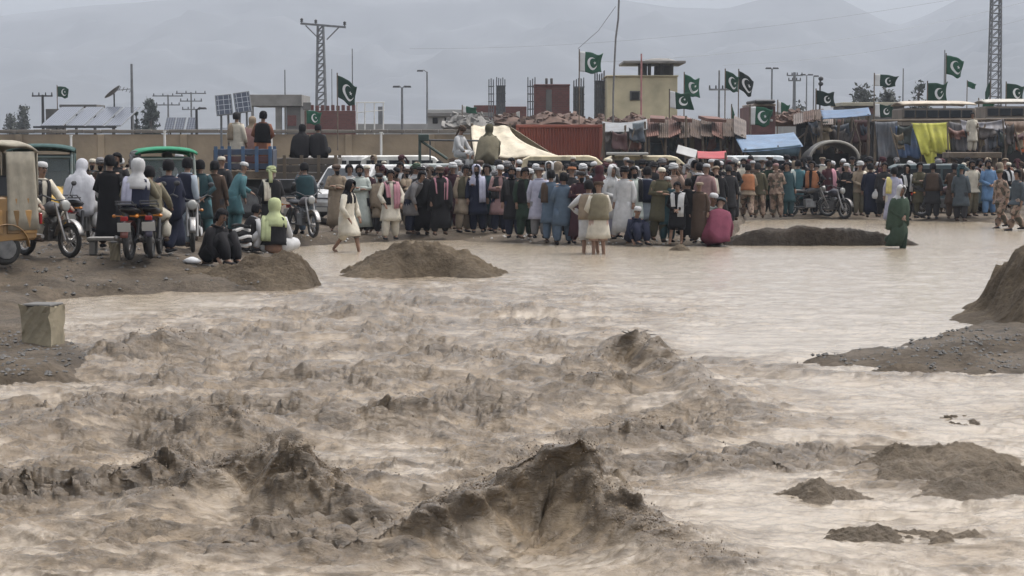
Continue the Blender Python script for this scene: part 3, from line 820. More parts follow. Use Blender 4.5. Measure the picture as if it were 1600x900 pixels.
def body_mesh(pose):
    key = ('body',) + pose
    if key in _cache: return _cache[key]
    arms, legs, lean, pitch, yaw = pose
    M, Hm, lg, pel = pose_mats(*pose)
    V, E, Rr = [], [], []
    def v(p, r, parent=None):
        V.append(Vector(p)); Rr.append(r)
        if parent is not None: E.append((parent, len(V) - 1))
        return len(V) - 1
    p0 = v(M @ Vector((0, 0, .94)), .135)
    p1 = v(M @ Vector((0, 0, 1.10)), .125, p0)
    p2 = v(M @ Vector((0, 0, 1.30)), .145, p1)
    p3 = v(M @ Vector((0, .005, 1.44)), .075, p2)
    p4 = v(M @ Vector((0, -.002, 1.51)), .052, p3)
    p5 = v(Hm @ Vector((0, -.022, 1.585)), .066, p4)
    p6 = v(Hm @ Vector((0, -.006, 1.655)), .088, p5)
    v(Hm @ Vector((0, .006, 1.725)), .062, p6)
    for s, (ex, ey, ez, wx_, wy_, wz_) in zip((1, -1), ARMS[arms]):
        e, w = Vector((ex, ey, ez)), Vector((wx_, wy_, wz_))
        a = v(M @ Vector((s * .17, 0, 1.41)), .062, p2)
        b = v(M @ e, .043, a)
        c = v(M @ w, .029, b)
        d = (w - e).normalized()
        side = d.cross(Vector((0, 0, 1)))
        side = side.normalized() if side.length > .1 else Vector((1, 0, 0))
        nrm = side.cross(d)
        palm = w + d * .075
        pl = v(M @ palm, .030, c)
        for k, (o, l1, l2) in enumerate(((-.028, .042, .034), (-.010, .047, .038), (.010, .044, .035), (.027, .036, .027))):
            k1 = v(M @ (palm + d * l1 + side * o), .010, pl)
            v(M @ (palm + d * (l1 + l2 * .8) + side * o * 1.05 - nrm * l2 * .5), .0085, k1)
        t1 = v(M @ (w + d * .045 - side * .042), .011, c)
        v(M @ (w + d * .080 - side * .050 - nrm * .01), .0095, t1)
    for s, (kx, ky, kz, ax, ay, az) in zip((1, -1), lg):
        h = v(pel + Vector((s * .095, 0, -.04)), .095, p0)
        k = v((kx, ky, kz), .058, h)
        an = v((ax, ay, az), .040, k)
        down = Vector((0, -.13, -.045)) if az > 0 else Vector((0, -.12, -.02))
        v(Vector((ax, ay, az)) + down, .036, an)
    me = bpy.data.meshes.new('body_skeleton')
    me.from_pydata(V, E, [])
    o = bpy.data.objects.new('body_skeleton', me)
    COL.objects.link(o)
    sm = o.modifiers.new('skin', 'SKIN'); sm.use_smooth_shade = True
    if not me.skin_vertices:
        bm = bmesh.new(); bm.from_mesh(me); bm.verts.layers.skin.verify(); bm.to_mesh(me); bm.free()
    for i, sv in enumerate(me.skin_vertices[0].data):
        sv.radius = (Rr[i], Rr[i]); sv.use_root = (i == 0)
    sb = o.modifiers.new('smooth', 'SUBSURF'); sb.levels = 1; sb.render_levels = 1
    dg = bpy.context.evaluated_depsgraph_get()
    ev = bpy.data.meshes.new_from_object(o.evaluated_get(dg))
    bpy.data.objects.remove(o)
    mb = MB()
    mb.add([x.co for x in ev.vertices], [tuple(p.vertices) for p in ev.polygons])
    # face: nose, eyes, mouth, ears
    f = MB()
    f.add([(-.017, -.092, 1.628), (.017, -.092, 1.628), (0, -.125, 1.632), (0, -.094, 1.675), (0, -.08, 1.64)], [(0, 1, 2), (1, 3, 2), (3, 0, 2), (0, 4, 1), (1, 4, 3), (3, 4, 0)], 0)
    for s in (-1, 1):
        f.ball((s * .034, -.083, 1.668), .013, 6, 4, 1)
        f.box((s * .034, -.089, 1.690), (.034, .012, .007), None, 1)
        f.ball((s * .088, .005, 1.648), (.012, .022, .034), 6, 4, 0)
    f.box((0, -.084, 1.598), (.046, .014, .008), None, 1)
    mb.add([Hm @ Vector(p) for p in f.v], f.f)
    mb.m[-len(f.f):] = f.m
    bpy.data.meshes.remove(ev)
    out = mb.mesh('body', [SKIN, EYE_M], smooth=True)
    _cache[key] = out
    return out

def ering(c, ax, ay, rx, ry, n, amp=0.0, k=7, ph=0.0):
    out = []
    for i in range(n):
        t = 2 * PI * i / n
        f = 1 + amp * (math.sin(k * t + ph) + .6 * math.sin((k + 4) * t - 2 * ph)) * .6
        out.append(c + ax * (math.cos(t) * rx * f) + ay * (math.sin(t) * ry * f))
    return out

def torso_rings(M, grow=0.0, zs=None, n=20, ph=0.0, amp=.02):
    prof = [(1.475, .072, .068), (1.455, .120, .082), (1.425, .185, .098), (1.37, .212, .118), (1.25, .205, .132), (1.12, .192, .130), (1.0, .205, .138), (.93, .215, .145)]
    out = []
    for z, rx, ry in prof:
        if zs and not (zs[0] <= z <= zs[1]): continue
        r = ering(Vector((0, 0, z)), Vector((1, 0, 0)), Vector((0, 1, 0)), rx + grow, ry + grow, n, amp * (1.5 - z) * 3, 5, ph)
        out.append([M @ p for p in r])
    return out

def skirt_rings(pose, length, n=20, ph=0.0, grow=0.0):
    M, Hm, lg, pel = pose_mats(*pose)
    legs = pose[1]
    kn = (Vector(lg[0][:3]) + Vector(lg[1][:3])) / 2
    an = (Vector(lg[0][3:]) + Vector(lg[1][3:])) / 2
    out = []
    X, Yv = Vector((1, 0, 0)), Vector((0, 1, 0))
    spread = abs(lg[0][1] - lg[1][1]) / 2
    if legs in ('stand', 'ease', 'stoop', 'walk', 'step'):
        for t in (.25, .5, .75, 1.0):
            z = .92 - length * t
            c = pel.lerp(kn, min(1, (.92 - z) / .42)) if z > .5 else kn.lerp(an, (.5 - z) / .42)
            c = Vector((c.x, c.y, z))
            g = spread * .5 * t if legs in ('walk', 'step') else 0
            out.append(ering(c, X, Yv, .215 + .055 * t + grow, .150 + .045 * t + g + grow, n, .10 * t, 6, ph))
    else:
        for t in (.3, .65, 1.0):
            c = pel.lerp(kn, t) + Vector((0, 0, -.02))
            d = (kn - pel).normalized()
            ay = d.cross(X).normalized()
            sp = abs(lg[0][0] - lg[1][0]) / 2
            out.append(ering(c, X, -ay if ay.y < 0 else ay, .20 + sp * .55 * t + grow, .14 + grow, n, .08 * t, 6, ph))
    return out

def cloth_mesh(item, pose, var=0):
    key = (item, var) + pose
    if key in _cache: return _cache[key]
    arms, legs, lean, pitch, yaw = pose
    M, Hm, lg, pel = pose_mats(*pose)
    mb = MB(); ph = var * 1.7 + .4
    smooth = True
    def sleeves(rs=1.0, upto=.93):
        for s, (ex, ey, ez, wx_, wy_, wz_) in zip((1, -1), ARMS[arms]):
            a, e, w = Vector((s * .15, 0, 1.42)), Vector((ex, ey, ez)), Vector((wx_, wy_, wz_))
            pts = [a, a.lerp(e, .45), e, e.lerp(w, .45), e.lerp(w, upto)]
            mb.tube([M @ p for p in pts], [.082 * rs, .078 * rs, .068 * rs, .062 * rs, .058 * rs], 10)
    if item in ('kameez', 'shirt', 'robe'):
        ln_ = {'kameez': .44, 'shirt': .16, 'robe': .74}[item]
        mb.rings(torso_rings(M, .012, None, 20, ph) + skirt_rings(pose, ln_, 20, ph, .0))
        sleeves()
        c0 = torso_rings(M, .018, (1.45, 1.48), 20, ph)
        mb.rings([[p + M.to_3x3() @ Vector((0, 0, .012)) for p in r] for r in c0])
    elif item in ('trousers', 'rolled_trousers'):
        short = item == 'rolled_trousers'
        for s, (kx, ky, kz, ax, ay, az) in zip((1, -1), lg):
            h, k, a = pel + Vector((s * .095, 0, 0)), Vector((kx, ky, kz)), Vector((ax, ay, az))
            pts = [h, h.lerp(k, .5), k] + ([k.lerp(a, .18)] if short else [k.lerp(a, .5), k.lerp(a, .85), a + (k - a) * .04])
            rad = [.135, .130, .112] + ([.105] if short else [.104, .085, .060])
            mb.tube(pts, rad, 12)
    elif item == 'waistcoat':
        zs = [(1.46, .120, .085), (1.42, .190, .105), (1.34, .214, .128), (1.2, .205, .140), (1.05, .205, .145), (.90, .222, .155)]
        def P(u, v):
            f = v * (len(zs) - 1); i = min(int(f), len(zs) - 2); t = f - i
            z, rx, ry = [a + (b - a) * t for a, b in zip(zs[i], zs[i + 1])]
            g = .16 + .16 * (1 - v)
            th = -PI / 2 + g + (2 * PI - 2 * g) * u
            return M @ Vector((math.cos(th) * (rx + .020), math.sin(th) * (ry + .020), z))
        mb.sheet(P, 20, 6, .014)
    elif item == 'vest_plain':
        mb.rings(torso_rings(M, .026, (.92, 1.46), 18, ph))
    elif item == 'shawl':
        prof = [(1.475, .085, .085), (1.44, .20, .125), (1.38, .265, .165), (1.22, .300, .200), (1.02, .305, .215), (.84, .31, .225), (.72, .315, .23)]
        rr = []
        for j, (z, rx, ry) in enumerate(prof):
            r = ering(Vector((0, 0, z)), Vector((1, 0, 0)), Vector((0, 1, 0)), rx, ry, 24, .035 * j, 5, ph + .15 * j)
            if j >= 4: r = [p + Vector((0, 0, .10 * math.sin(math.atan2(p.y, p.x) * 2 + ph))) for p in r]
            rr.append([M @ p for p in r])
        mb.rings(rr)
    elif item == 'scarf':
        for s, ztop in ((1, .92 - .08 * (var % 2)), (-1, 1.08)):
            path = [(s * .05, .11, 1.46), (s * .12, .03, 1.475), (s * .125, -.09, 1.44), (s * .115, -.155, 1.32), (s * .10, -.170, 1.15), (s * .09, -.178, ztop)]
            def P(u, v, path=path):
                f = v * (len(path) - 1); i = min(int(f), len(path) - 2); t = f - i
                p = Vector(path[i]).lerp(Vector(path[i + 1]), t)
                return M @ (p + Vector(((u - .5) * .115, -.012 * math.sin(u * PI * 3), 0)))
            mb.sheet(P, 5, 12, .018)
        mb.tube([M @ Vector((.09 * math.cos(a), .012 + .085 * math.sin(a), 1.475 + .01 * math.sin(2 * a))) for a in np.linspace(-.3, PI + .3, 12)], .038, 8)
    elif item == 'shoulder_cloth':
        path = [(.13, .185, .98), (.13, .175, 1.2), (.13, .13, 1.4), (.135, .0, 1.468), (.13, -.13, 1.39), (.12, -.185, 1.18), (.115, -.20, .80)]
        def P(u, v):
            f = v * (len(path) - 1); i = min(int(f), len(path) - 2); t = f - i
            return M @ (Vector(path[i]).lerp(Vector(path[i + 1]), t) + Vector(((u - .5) * .17, -.012 * math.sin(u * PI * 4) - .008, 0)))
        mb.sheet(P, 6, 14, .02)
    elif item == 'cap':
        mb.rings([ering(Hm @ Vector((0, .004, z)), Hm.to_3x3() @ Vector((1, 0, 0)), Hm.to_3x3() @ Vector((0, 1, 0)), r, r * 1.08, 14) for z, r in ((1.688, .097), (1.70, .100), (1.745, .094), (1.772, .070), (1.782, .025))])
    elif item == 'pakol':
        c = Hm.to_3x3()
        mb.rings([ering(Hm @ Vector((0, .004, z)), c @ Vector((1, 0, 0)), c @ Vector((0, 1, 0)), r, r * 1.05, 16) for z, r in ((1.690, .098), (1.680, .112), (1.690, .124), (1.712, .122), (1.726, .108), (1.742, .110), (1.752, .092), (1.756, .03))])
    elif item == 'turban':
        c = Hm.to_3x3()
        mb.rings([ering(Hm @ Vector((0, .004, z)), c @ Vector((1, 0, 0)), c @ Vector((0, 1, 0)), r, r * 1.05, 16, .03, 3, z * 50) for z, r in ((1.690, .097), (1.74, .10), (1.785, .082), (1.81, .04))])
        for j, (z, tl, r0) in enumerate(((1.69, .18, .032), (1.715, -.22, .035), (1.742, .12, .034), (1.765, -.1, .030))):
            pts = [Hm @ Vector(((.098 - .008 * j) * math.cos(a), .004 + (.103 - .008 * j) * math.sin(a), z + tl * .12 * math.cos(a + ph))) for a in np.linspace(0, 2 * PI, 17)]
            mb.tube(pts, r0, 7)
        def P(u, v):
            return Hm @ Vector(((u - .5) * .09 + .05, .11 + .035 * math.sin(v * 2), 1.70 - .30 * v))
        mb.sheet(P, 3, 6, .014)
    elif item == 'head_scarf':
        zs = [(1.792, .03, .03), (1.775, .078, .085), (1.73, .108, .116), (1.665, .113, .122), (1.60, .104, .112), (1.54, .088, .094)]
        zb = [(1.475, .125, .108), (1.43, .185, .125), (1.36, .222, .148), (1.25, .218, .155)]
        def P(u, v):
            f = v * (len(zs) + len(zb) - 1); i = min(int(f), len(zs) + len(zb) - 2); t = f - i
            al = [(Hm, q) for q in zs] + [(M, q) for q in zb]
            g0 = .75 if 1 < f < 5.2 else (.35 if f < 7 else .20)
            th = -PI / 2 + g0 + (2 * PI - 2 * g0) * u
            def ev(a):
                Tm, (z, rx, ry) = a
                w = 1 + ((.07 * math.sin(7 * th + ph) + .04 * math.sin(12 * th + 30 * z)) if z < 1.5 else .02 * math.sin(9 * th + 40 * z))
                return Tm @ Vector((math.cos(th) * rx * w, .008 + math.sin(th) * ry * w, z))
            return ev(al[i]).lerp(ev(al[i + 1]), t)
        mb.sheet(P, 18, 18, .014)
    elif item == 'hair':
        zs = [(1.79, .02), (1.78, .055), (1.75, .085), (1.71, .101), (1.665, .104), (1.62, .100), (1.575, .088)]
        def P(u, v):
            f = v * (len(zs) - 1); i = min(int(f), len(zs) - 2); t = f - i
            z = zs[i][0] + (zs[i + 1][0] - zs[i][0]) * t; r = zs[i][1] + (zs[i + 1][1] - zs[i][1]) * t
            g0 = .05 if z > 1.715 else 1.25
            th = -PI / 2 + g0 + (2 * PI - 2 * g0) * u
            return Hm @ Vector((math.cos(th) * r * (1 + .04 * math.sin(9 * th + 20 * z)), .008 + math.sin(th) * r * 1.05, z))
        mb.sheet(P, 18, 10, .012)
    elif item == 'beard':
        mb.rings([ering(Hm @ Vector((0, y, z)), Hm.to_3x3() @ Vector((1, 0, 0)), Hm.to_3x3() @ Vector((0, 1, 0)), rx, ry, 10, .06, 4, z * 60) for z, y, rx, ry in ((1.612, -.060, .056, .036), (1.585, -.062, .062, .046), (1.545, -.066, .054, .046), (1.505, -.072, .036, .034), (1.475, -.074, .012, .014))])
    elif item in ('shoe_a', 'shoe_b'):
        ax, ay, az = lg[0 if item == 'shoe_a' else 1][3:]
        a = Vector((ax, ay, az))
        mb.rings([ering(a + Vector((0, y, dz)), Vector((1, 0, 0)), Vector((0, 0, 1)), r1, r2, 8) for y, dz, r1, r2 in ((.065, -.042, .025, .025), (.04, -.035, .045, .042), (-.04, -.035, .047, .042), (-.12, -.047, .050, .030), (-.185, -.052, .034, .022))])
    elif item == 'bag':
        mb.rings([ering(M @ Vector((-.26, -.08, z)), Vector((1, 0, 0)), Vector((0, 1, 0)), r, r * .6, 12, .08, 5, z * 9) for z, r in ((.60, .05), (.62, .10), (.70, .12), (.80, .09), (.86, .03), (.93, .02))])
    me = mb.mesh(item, CLOTH, smooth=smooth)
    _cache[key] = me
    return me

PART_NAME = {'rolled_trousers': 'trousers', 'vest_plain': 'waistcoat', 'shoe_a': 'shoe', 'shoe_b': 'shoe', 'robe': 'kameez'}
CAMO_MESH = {}
PEOPLE = []

def person(pos, face, arms='down', legs='stand', wear=(), label='', group=None, scale=1.0, pitch=.08, yaw=0.0, lean=None, shoes=True, tilt=0.0, beard=None, ref=None, px=None):
    """pos: where the feet (or the seat) are; face: degrees, 0 looks at the camera, 90 to the viewer's right."""
    pose = (arms, legs, lean, round(pitch, 2), round(yaw, 2))
    o = empty('person', pos, R(face), label, 'person', group, scale * .955)
    o.rotation_euler.x = 0
    o.rotation_euler.x = R(rnd.uniform(-2.5, 2.5)); o.rotation_euler.y = R(rnd.uniform(-2.5, 2.5))
    b = link_mesh('body', body_mesh(pose), o)
    var = rnd.randrange(3)
    for it in wear:
        item, colr = it[0], it[1]
        v = it[2] if len(it) > 2 else (var if item in ('kameez', 'robe', 'shawl', 'shirt') else 0)
        me = cloth_mesh(item, pose, v)
        if colr == 'camo':
            k = me.name
            if k not in CAMO_MESH:
                c = me.copy(); c.materials[0] = CAMO; CAMO_MESH[k] = c
            link_mesh(PART_NAME.get(item, item), CAMO_MESH[k], o)
            continue
        c = PAL[colr] if isinstance(colr, str) else colr
        j = 1 + rnd.uniform(-.08, .08)
        link_mesh(PART_NAME.get(item, item), me, o, tuple(x * j for x in c))
    if shoes:
        c = PAL[rnd.choice(['black', 'brown', 'charcoal', 'black'])]
        for sname in ('shoe_a', 'shoe_b'):
            link_mesh('shoe', cloth_mesh(sname, pose, 0), o, c)
    if beard:
        link_mesh('beard', cloth_mesh('beard', pose, 0), o, PAL[beard])
    PEOPLE.append((o, px, ref))
    return o

def foot(px, py, z=None):
    """Ground point seen at a pixel (z: fixed level, for people standing in water)."""
    if z is not None: return at_z(px, py, z)
    d = at(px, py, 1.0) - Vector((0, 0, EYE))
    Ys = np.arange(16.0, 130.0, .04)
    g = np.maximum(ground_h(d.x / d.y * Ys, Ys), -.03)
    hit = np.nonzero(EYE + d.z / d.y * Ys <= g)[0]
    k = hit[0] if len(hit) else len(Ys) - 1
    return Vector((d.x / d.y * Ys[k], Ys[k], g[k]))

H_ = lambda c='black': ('hair', c)
def stand(px, py, face, arms, legs, wear, label, ref=None, z=None, sink=0.0, **kw):
    p = foot(px, py, z)
    p.z -= sink
    return person(p, face, arms, legs, wear, label, px=px, ref=ref, **kw)
# ------------------------------------------------------------------ the people one can tell apart, left to right
K, T = 'kameez', 'trousers'
FRONT = 'people lining the water'
P = stand
P(170, 388, 175, 'front', 'stand', [('robe', 'black'), (T, 'black'), H_()], 'tall dark-haired man in a long black robe seen from behind, between two motorcycles', 'the tall man in the long black robe', scale=1.0)
P(190, 372, -20, 'down', 'stand', [(K, 'charcoal'), (T, 'charcoal'), H_()], 'bearded man in charcoal facing us behind the long black robe', beard='black', ref='the bearded man in charcoal')
P(266, 398, 165, 'front', 'walk', [('robe', 'navy'), (T, 'navy'), ('shawl', 'navy'), H_()], 'person wrapped in long navy cloth seen from behind below the green rickshaw roof', 'the person in long navy cloth')
P(287, 386, 150, 'down', 'stand', [(K, 'pale_blue'), (T, 'pale_blue'), ('waistcoat', 'navy'), H_()], 'man in pale blue with a navy waistcoat beside the person in long navy cloth', 'the man in pale blue and navy')
P(316, 376, 195, 'back', 'ease', [(K, 'teal'), (T, 'turquoise'), ('shoulder_cloth', 'cream'), H_()], 'man in teal with a cream cloth over his shoulder, back turned, beside the rickshaw', 'the man in teal with the cream shoulder cloth')
P(337, 374, 170, 'down', 'stand', [(K, 'brown'), (T, 'charcoal'), ('shoulder_cloth', 'white'), H_()], 'man in brown with a white cloth over one shoulder, back turned', 'the man in brown with the white shoulder cloth')
P(366, 366, 120, 'reach', 'stoop', [(K, 'turquoise'), (T, 'turquoise'), ('cap', 'white')], 'man in turquoise and a white cap leaning towards the blue truck', 'the man in turquoise with a white cap', pitch=.0)
P(352, 360, 160, 'down', 'stand', [(K, 'charcoal'), (T, 'charcoal'), ('cap', 'cream')], 'man in a cream cap behind the man with the white shoulder cloth', 'the man in the cream cap')
P(333, 414, 60, 'knees', 'drawn', [('robe', 'black'), (T, 'black'), H_()], 'dark-haired person in black sitting hunched on the bank beside the mud heap', 'the person in black sitting on the bank', pitch=.35, scale=1.06)
P(428, 397, 182, 'knees', 'sit', [('shirt', 'white'), (T, 'white'), ('vest_plain', 'black'), ('head_scarf', 'lime'), ('shoulder_cloth', 'lime')], 'sitting man with a lime green scarf on his head over a black waistcoat', 'the sitting man in the lime scarf', scale=1.18)
P(393, 393, 120, 'knees', 'squat', [(K, 'white'), (T, 'white'), ('waistcoat', 'black'), H_()], 'man in white and black squatting beside the sitting man in the lime scarf', 'the squatting man in white and black', scale=.95)
P(425, 378, 200, 'front', 'ease', [(K, 'charcoal'), (T, 'charcoal'), ('waistcoat', 'black'), ('turban', 'lime'), ('shoulder_cloth', 'cream')], 'man in a lime yellow turban standing behind the sitting man in the lime scarf', 'the man in the lime turban', scale=.98)
P(481, 366, 200, 'face', 'ease', [(K, 'slate'), (T, 'blue'), ('waistcoat', 'teal'), H_()], 'man in slate blue with a hand at his face, back turned, by the lorry', 'the man in slate blue', pitch=.2)
P(541, 393, 62, 'lift', 'walk', [(K, 'cream'), ('rolled_trousers', 'cream'), ('head_scarf', 'black')], 'man in cream wading bare-legged with a black scarf round his head', 'the cream-clad man with the black head scarf', z=0, sink=.10, shoes=False, pitch=.32)
P(566, 366, 5, 'fold', 'stand', [('robe', 'mint'), (T, 'charcoal'), H_()], 'man in a long pale mint kameez with folded arms in front of the white car', 'the man in the long mint kameez', beard='black', pitch=.2)
P(551, 364, 30, 'front', 'stand', [(K, 'white'), (T, 'lavender'), H_()], 'man in white and lavender half hidden by the man in mint', 'the man in white and lavender')
P(593, 358, -30, 'down', 'stand', [(K, 'mint'), (T, 'cream'), ('waistcoat', 'grey'), H_()], 'man in a grey waistcoat over pale mint just right of the folded arms', 'the man in the grey waistcoat')
P(610, 376, 20, 'lift', 'ease', [(K, 'cream'), (T, 'cream'), ('waistcoat', 'black'), ('scarf', 'pink'), ('shoulder_cloth', 'pink'), H_()], 'man in yellowish cream and a black waistcoat with a pink scarf above the mud mound', 'the man with the pink scarf and black waistcoat', pitch=.25)
P(642, 367, 60, 'knees', 'stoop', [(K, 'grey'), (T, 'navy'), H_()], 'man in a grey shirt and navy trousers bending forward', 'the bending man in grey', lean=.7)
P(629, 352, -10, 'back', 'stand', [(K, 'white'), (T, 'white'), ('scarf', 'black'), H_()], 'man in white with a black scarf behind the man with the pink scarf', 'the man in white with a black scarf')
P(651, 356, 10, 'down', 'stand', [(K, 'white'), (T, 'white'), ('turban', 'green')], 'man with a green turban over white clothes', 'the man in the green turban')
P(660, 367, 170, 'down', 'stand', [('robe', 'black'), (T, 'black'), ('shawl', 'black'), ('pakol', 'charcoal')], 'man wrapped in a black shawl with a charcoal flat hat, seen from behind', 'the black-shawled man in the flat hat')
P(688, 367, 15, 'down', 'ease', [('robe', 'black'), (T, 'black'), ('shawl', 'black'), ('scarf', 'pink'), ('pakol', 'brown')], 'man wrapped in black with a pink scarf hanging down his front', 'the man in black with the pink scarf', beard='black')
P(706, 358, -20, 'front', 'stand', [(K, 'wine'), (T, 'maroon'), ('turban', 'white')], 'man in a white turban and wine red clothes', 'the man in the white turban and wine red')
P(722, 363, 30, 'phone', 'ease', [(K, 'tan'), (T, 'tan'), ('waistcoat', 'olive'), ('shoulder_cloth', 'cream'), H_()], 'man in tan with an olive waistcoat and cream cloth, looking down', 'the man in tan and olive', pitch=.4)
P(747, 364, 8, 'down', 'stand', [(K, 'navy'), (T, 'navy'), ('head_scarf', 'lavender'), ('shoulder_cloth', 'lavender')], 'man in navy with a long lavender white scarf from his head to his knees', 'the man with the long lavender scarf', beard='black')
P(763, 362, -20, 'front', 'stand', [(K, 'teal'), (T, 'slate'), H_()], 'man in dark teal right of the long lavender scarf', 'the man in dark teal')
P(780, 364, 10, 'fold', 'stand', [(K, 'dusty_pink'), (T, 'navy'), ('waistcoat', 'charcoal'), ('cap', 'white')], 'man in a white cap with dusty pink shirt and charcoal waistcoat', 'the man in a white cap and dusty pink', pitch=.25)
P(803, 372, -10, 'down', 'stand', [(K, 'black'), (T, 'navy'), ('scarf', 'charcoal'), H_()], 'man in black with a charcoal scarf and navy trousers', 'the man in black and navy', beard='black')
P(820, 372, 25, 'phone', 'ease', [(K, 'dark_green'), (T, 'dark_green'), ('waistcoat', 'black'), H_()], 'man in dark green with a black waistcoat looking at his hand', 'the man in dark green', pitch=.4)
P(843, 373, 170, 'down', 'stand', [(K, 'lavender'), (T, 'grey'), ('bag', 'white'), ('pakol', 'grey')], 'man in lavender grey carrying a small white bag', 'the man in lavender grey with the white bag')
P(862, 380, 165, 'front', 'stand', [(K, 'blue'), (T, 'blue'), ('shoulder_cloth', 'brown'), H_()], 'man in blue with a brown cloth on his shoulder, standing at the water', 'the man in blue with the brown cloth')
P(879, 384, 185, 'front', 'ease', [(K, 'blue'), (T, 'blue'), H_()], 'man in plain blue kameez at the very edge of the water, back turned', 'the man in plain blue')
P(889, 368, 170, 'down', 'stand', [(K, 'charcoal'), (T, 'charcoal'), ('pakol', 'orange')], 'man in an orange brown flat hat behind the man in plain blue', 'the man in the orange flat hat')
P(904, 381, 10, 'fold', 'stand', [('robe', 'wine'), (T, 'wine'), ('pakol', 'charcoal')], 'man in a long wine red robe left of the two waders', 'the man in the long wine robe', beard='black')
P(920, 396, 150, 'hips', 'ease', [(K, 'white'), ('rolled_trousers', 'white'), ('waistcoat', 'tan'), H_()], 'bare-legged man in white and a tan waistcoat wading with hands on hips', 'the wading man with hands on hips', z=0, sink=.12, shoes=False)
P(935, 397, 195, 'front', 'stand', [(K, 'cream'), ('rolled_trousers', 'peach'), ('waistcoat', 'khaki'), ('pakol', 'brown')], 'wading man in a khaki waistcoat and brown flat hat right of the hands on hips', 'the wading man in the brown flat hat', z=0, sink=.12, shoes=False)
P(960, 372, 30, 'front', 'stand', [(K, 'white'), (T, 'lavender'), ('head_scarf', 'white')], 'man in white with a white head scarf, hands joined', 'the man in white with the white head scarf', pitch=.3)
P(974, 374, -30, 'down', 'ease', [('robe', 'white'), (T, 'white'), ('turban', 'black')], 'man in a long white robe and black turban beside the white head scarf', 'the man in the long white robe')
P(992, 374, 20, 'down', 'stand', [(K, 'mint'), (T, 'mint'), ('scarf', 'black'), H_()], 'man in pale mint with a black scarf standing behind the seated man in navy', 'the man in mint with the black scarf', beard='black')
P(1008, 374, 185, 'front', 'stand', [(K, 'pale_blue'), (T, 'pale_blue'), ('waistcoat', 'navy'), H_()], 'man in pale blue kameez and navy waistcoat seen from behind', 'the man in pale blue kameez')
P(990, 382, 30, 'knees', 'drawn', [(K, 'navy'), (T, 'navy'), ('cap', 'white')], 'seated man in navy with a white cap at the water edge', 'the seated man in navy', scale=.95)
P(1028, 376, 10, 'fold', 'stand', [(K, 'olive'), (T, 'olive'), ('cap', 'cream')], 'man in olive with a cream cap left of the dark teal boy', 'the man in olive')
P(1043, 379, 150, 'front', 'stand', [(K, 'teal'), (T, 'teal'), ('cap', 'white')], 'boy in dark teal kameez with a white cap', 'the boy in dark teal', scale=.9)
P(1058, 384, -15, 'front', 'ease', [(K, 'black'), ('rolled_trousers', 'black'), ('scarf', 'white'), ('shoulder_cloth', 'white'), H_()], 'man in black with a white scarf standing by a clod of mud in the water', 'the man in black with the white scarf', shoes=False, pitch=.3, scale=.86)
P(1053, 366, 20, 'face', 'stand', [(K, 'peach'), (T, 'brown'), ('turban', 'white')], 'man in peach with a white turban behind the dark teal boy', 'the man in peach')
P(1074, 378, 160, 'front', 'stand', [('robe', 'black'), (T, 'black'), H_()], 'man in a long black robe right of the white scarf', 'the man in the black robe', scale=.85)
P(1092, 381, -20, 'down', 'stand', [('robe', 'brown'), (T, 'brown'), ('pakol', 'tan')], 'boy in a long brown robe and tan flat hat beside the squatting woman in magenta', 'the boy in the long brown robe', scale=.84)
P(1121, 382, 165, 'knees', 'squat', [(K, 'magenta'), (T, 'black'), ('shawl', 'magenta'), ('pakol', 'slate')], 'person in a magenta shawl and grey hat squatting at the water', 'the squatting person in magenta', scale=1.1, pitch=.3)
P(1107, 377, 30, 'knees', 'squat', [(K, 'mint'), (T, 'black'), ('cap', 'white')], 'person in a white cap squatting just behind the magenta shawl', 'the squatting person in the white cap', scale=1.1)
P(1099, 362, 160, 'down', 'stand', [(K, 'dusty_pink'), (T, 'dusty_pink'), ('cap', 'white')], 'man in dusty pink kameez with a white cap', 'the man in dusty pink')
P(1124, 344, 175, 'back', 'ease', [('shirt', 'black'), (T, 'black'), H_()], 'left one of two men in black uniform with hands behind the back', 'the left man in black uniform')
P(1144, 345, 190, 'back', 'stand', [('shirt', 'black'), (T, 'charcoal'), ('pakol', 'black')], 'man in black uniform and black beret beside the orange vest', 'the man in black uniform')
P(1167, 342, 180, 'front', 'walk', [('shirt', 'tan'), (T, 'camo'), ('vest_plain', 'orange'), H_()], 'soldier in an orange brown vest and camouflage trousers, back turned', 'the soldier in the orange vest')
P(1186, 341, 170, 'down', 'stand', [('shirt', 'olive'), (T, 'camo'), H_('charcoal')], 'soldier in an olive shirt and camouflage trousers', 'the soldier in olive')
P(1214, 341, 165, 'front', 'stand', [('shirt', 'camo'), (T, 'camo'), ('cap', 'dusty_pink')], 'soldier in full camouflage uniform and cap standing still', 'the soldier in full camouflage')
P(1200, 336, 175, 'down', 'stand', [(K, 'dark_green'), (T, 'black'), H_()], 'man in dark green between the two soldiers', 'the man between the soldiers')
P(1231, 339, 20, 'down', 'stand', [(K, 'teal'), (T, 'teal'), H_()], 'man in teal kameez left of the parked motorcycle', 'the man in teal kameez')
P(1247, 334, 160, 'phone', 'stand', [(K, 'turquoise'), (T, 'slate'), ('shoulder_cloth', 'mint'), H_()], 'man in turquoise with a mint cloth behind the parked motorcycle', 'the man in turquoise with a mint cloth')
P(1268, 336, -30, 'hip', 'ease', [(K, 'black'), (T, 'black'), ('waistcoat', 'orange'), H_()], 'man in black with an orange waistcoat beside the parked motorcycle', 'the man in the orange waistcoat')
P(1294, 332, 30, 'down', 'stand', [(K, 'maroon'), (T, 'black'), ('shoulder_cloth', 'pink'), H_()], 'man in maroon with a pink cloth behind the parked motorcycle', 'the man in maroon with a pink cloth')
P(1321, 340, -10, 'fold', 'stand', [('robe', 'black'), (T, 'black'), ('cap', 'white')], 'man in a long black robe and white cap right of the motorcycle', 'the man in the black robe and white cap')
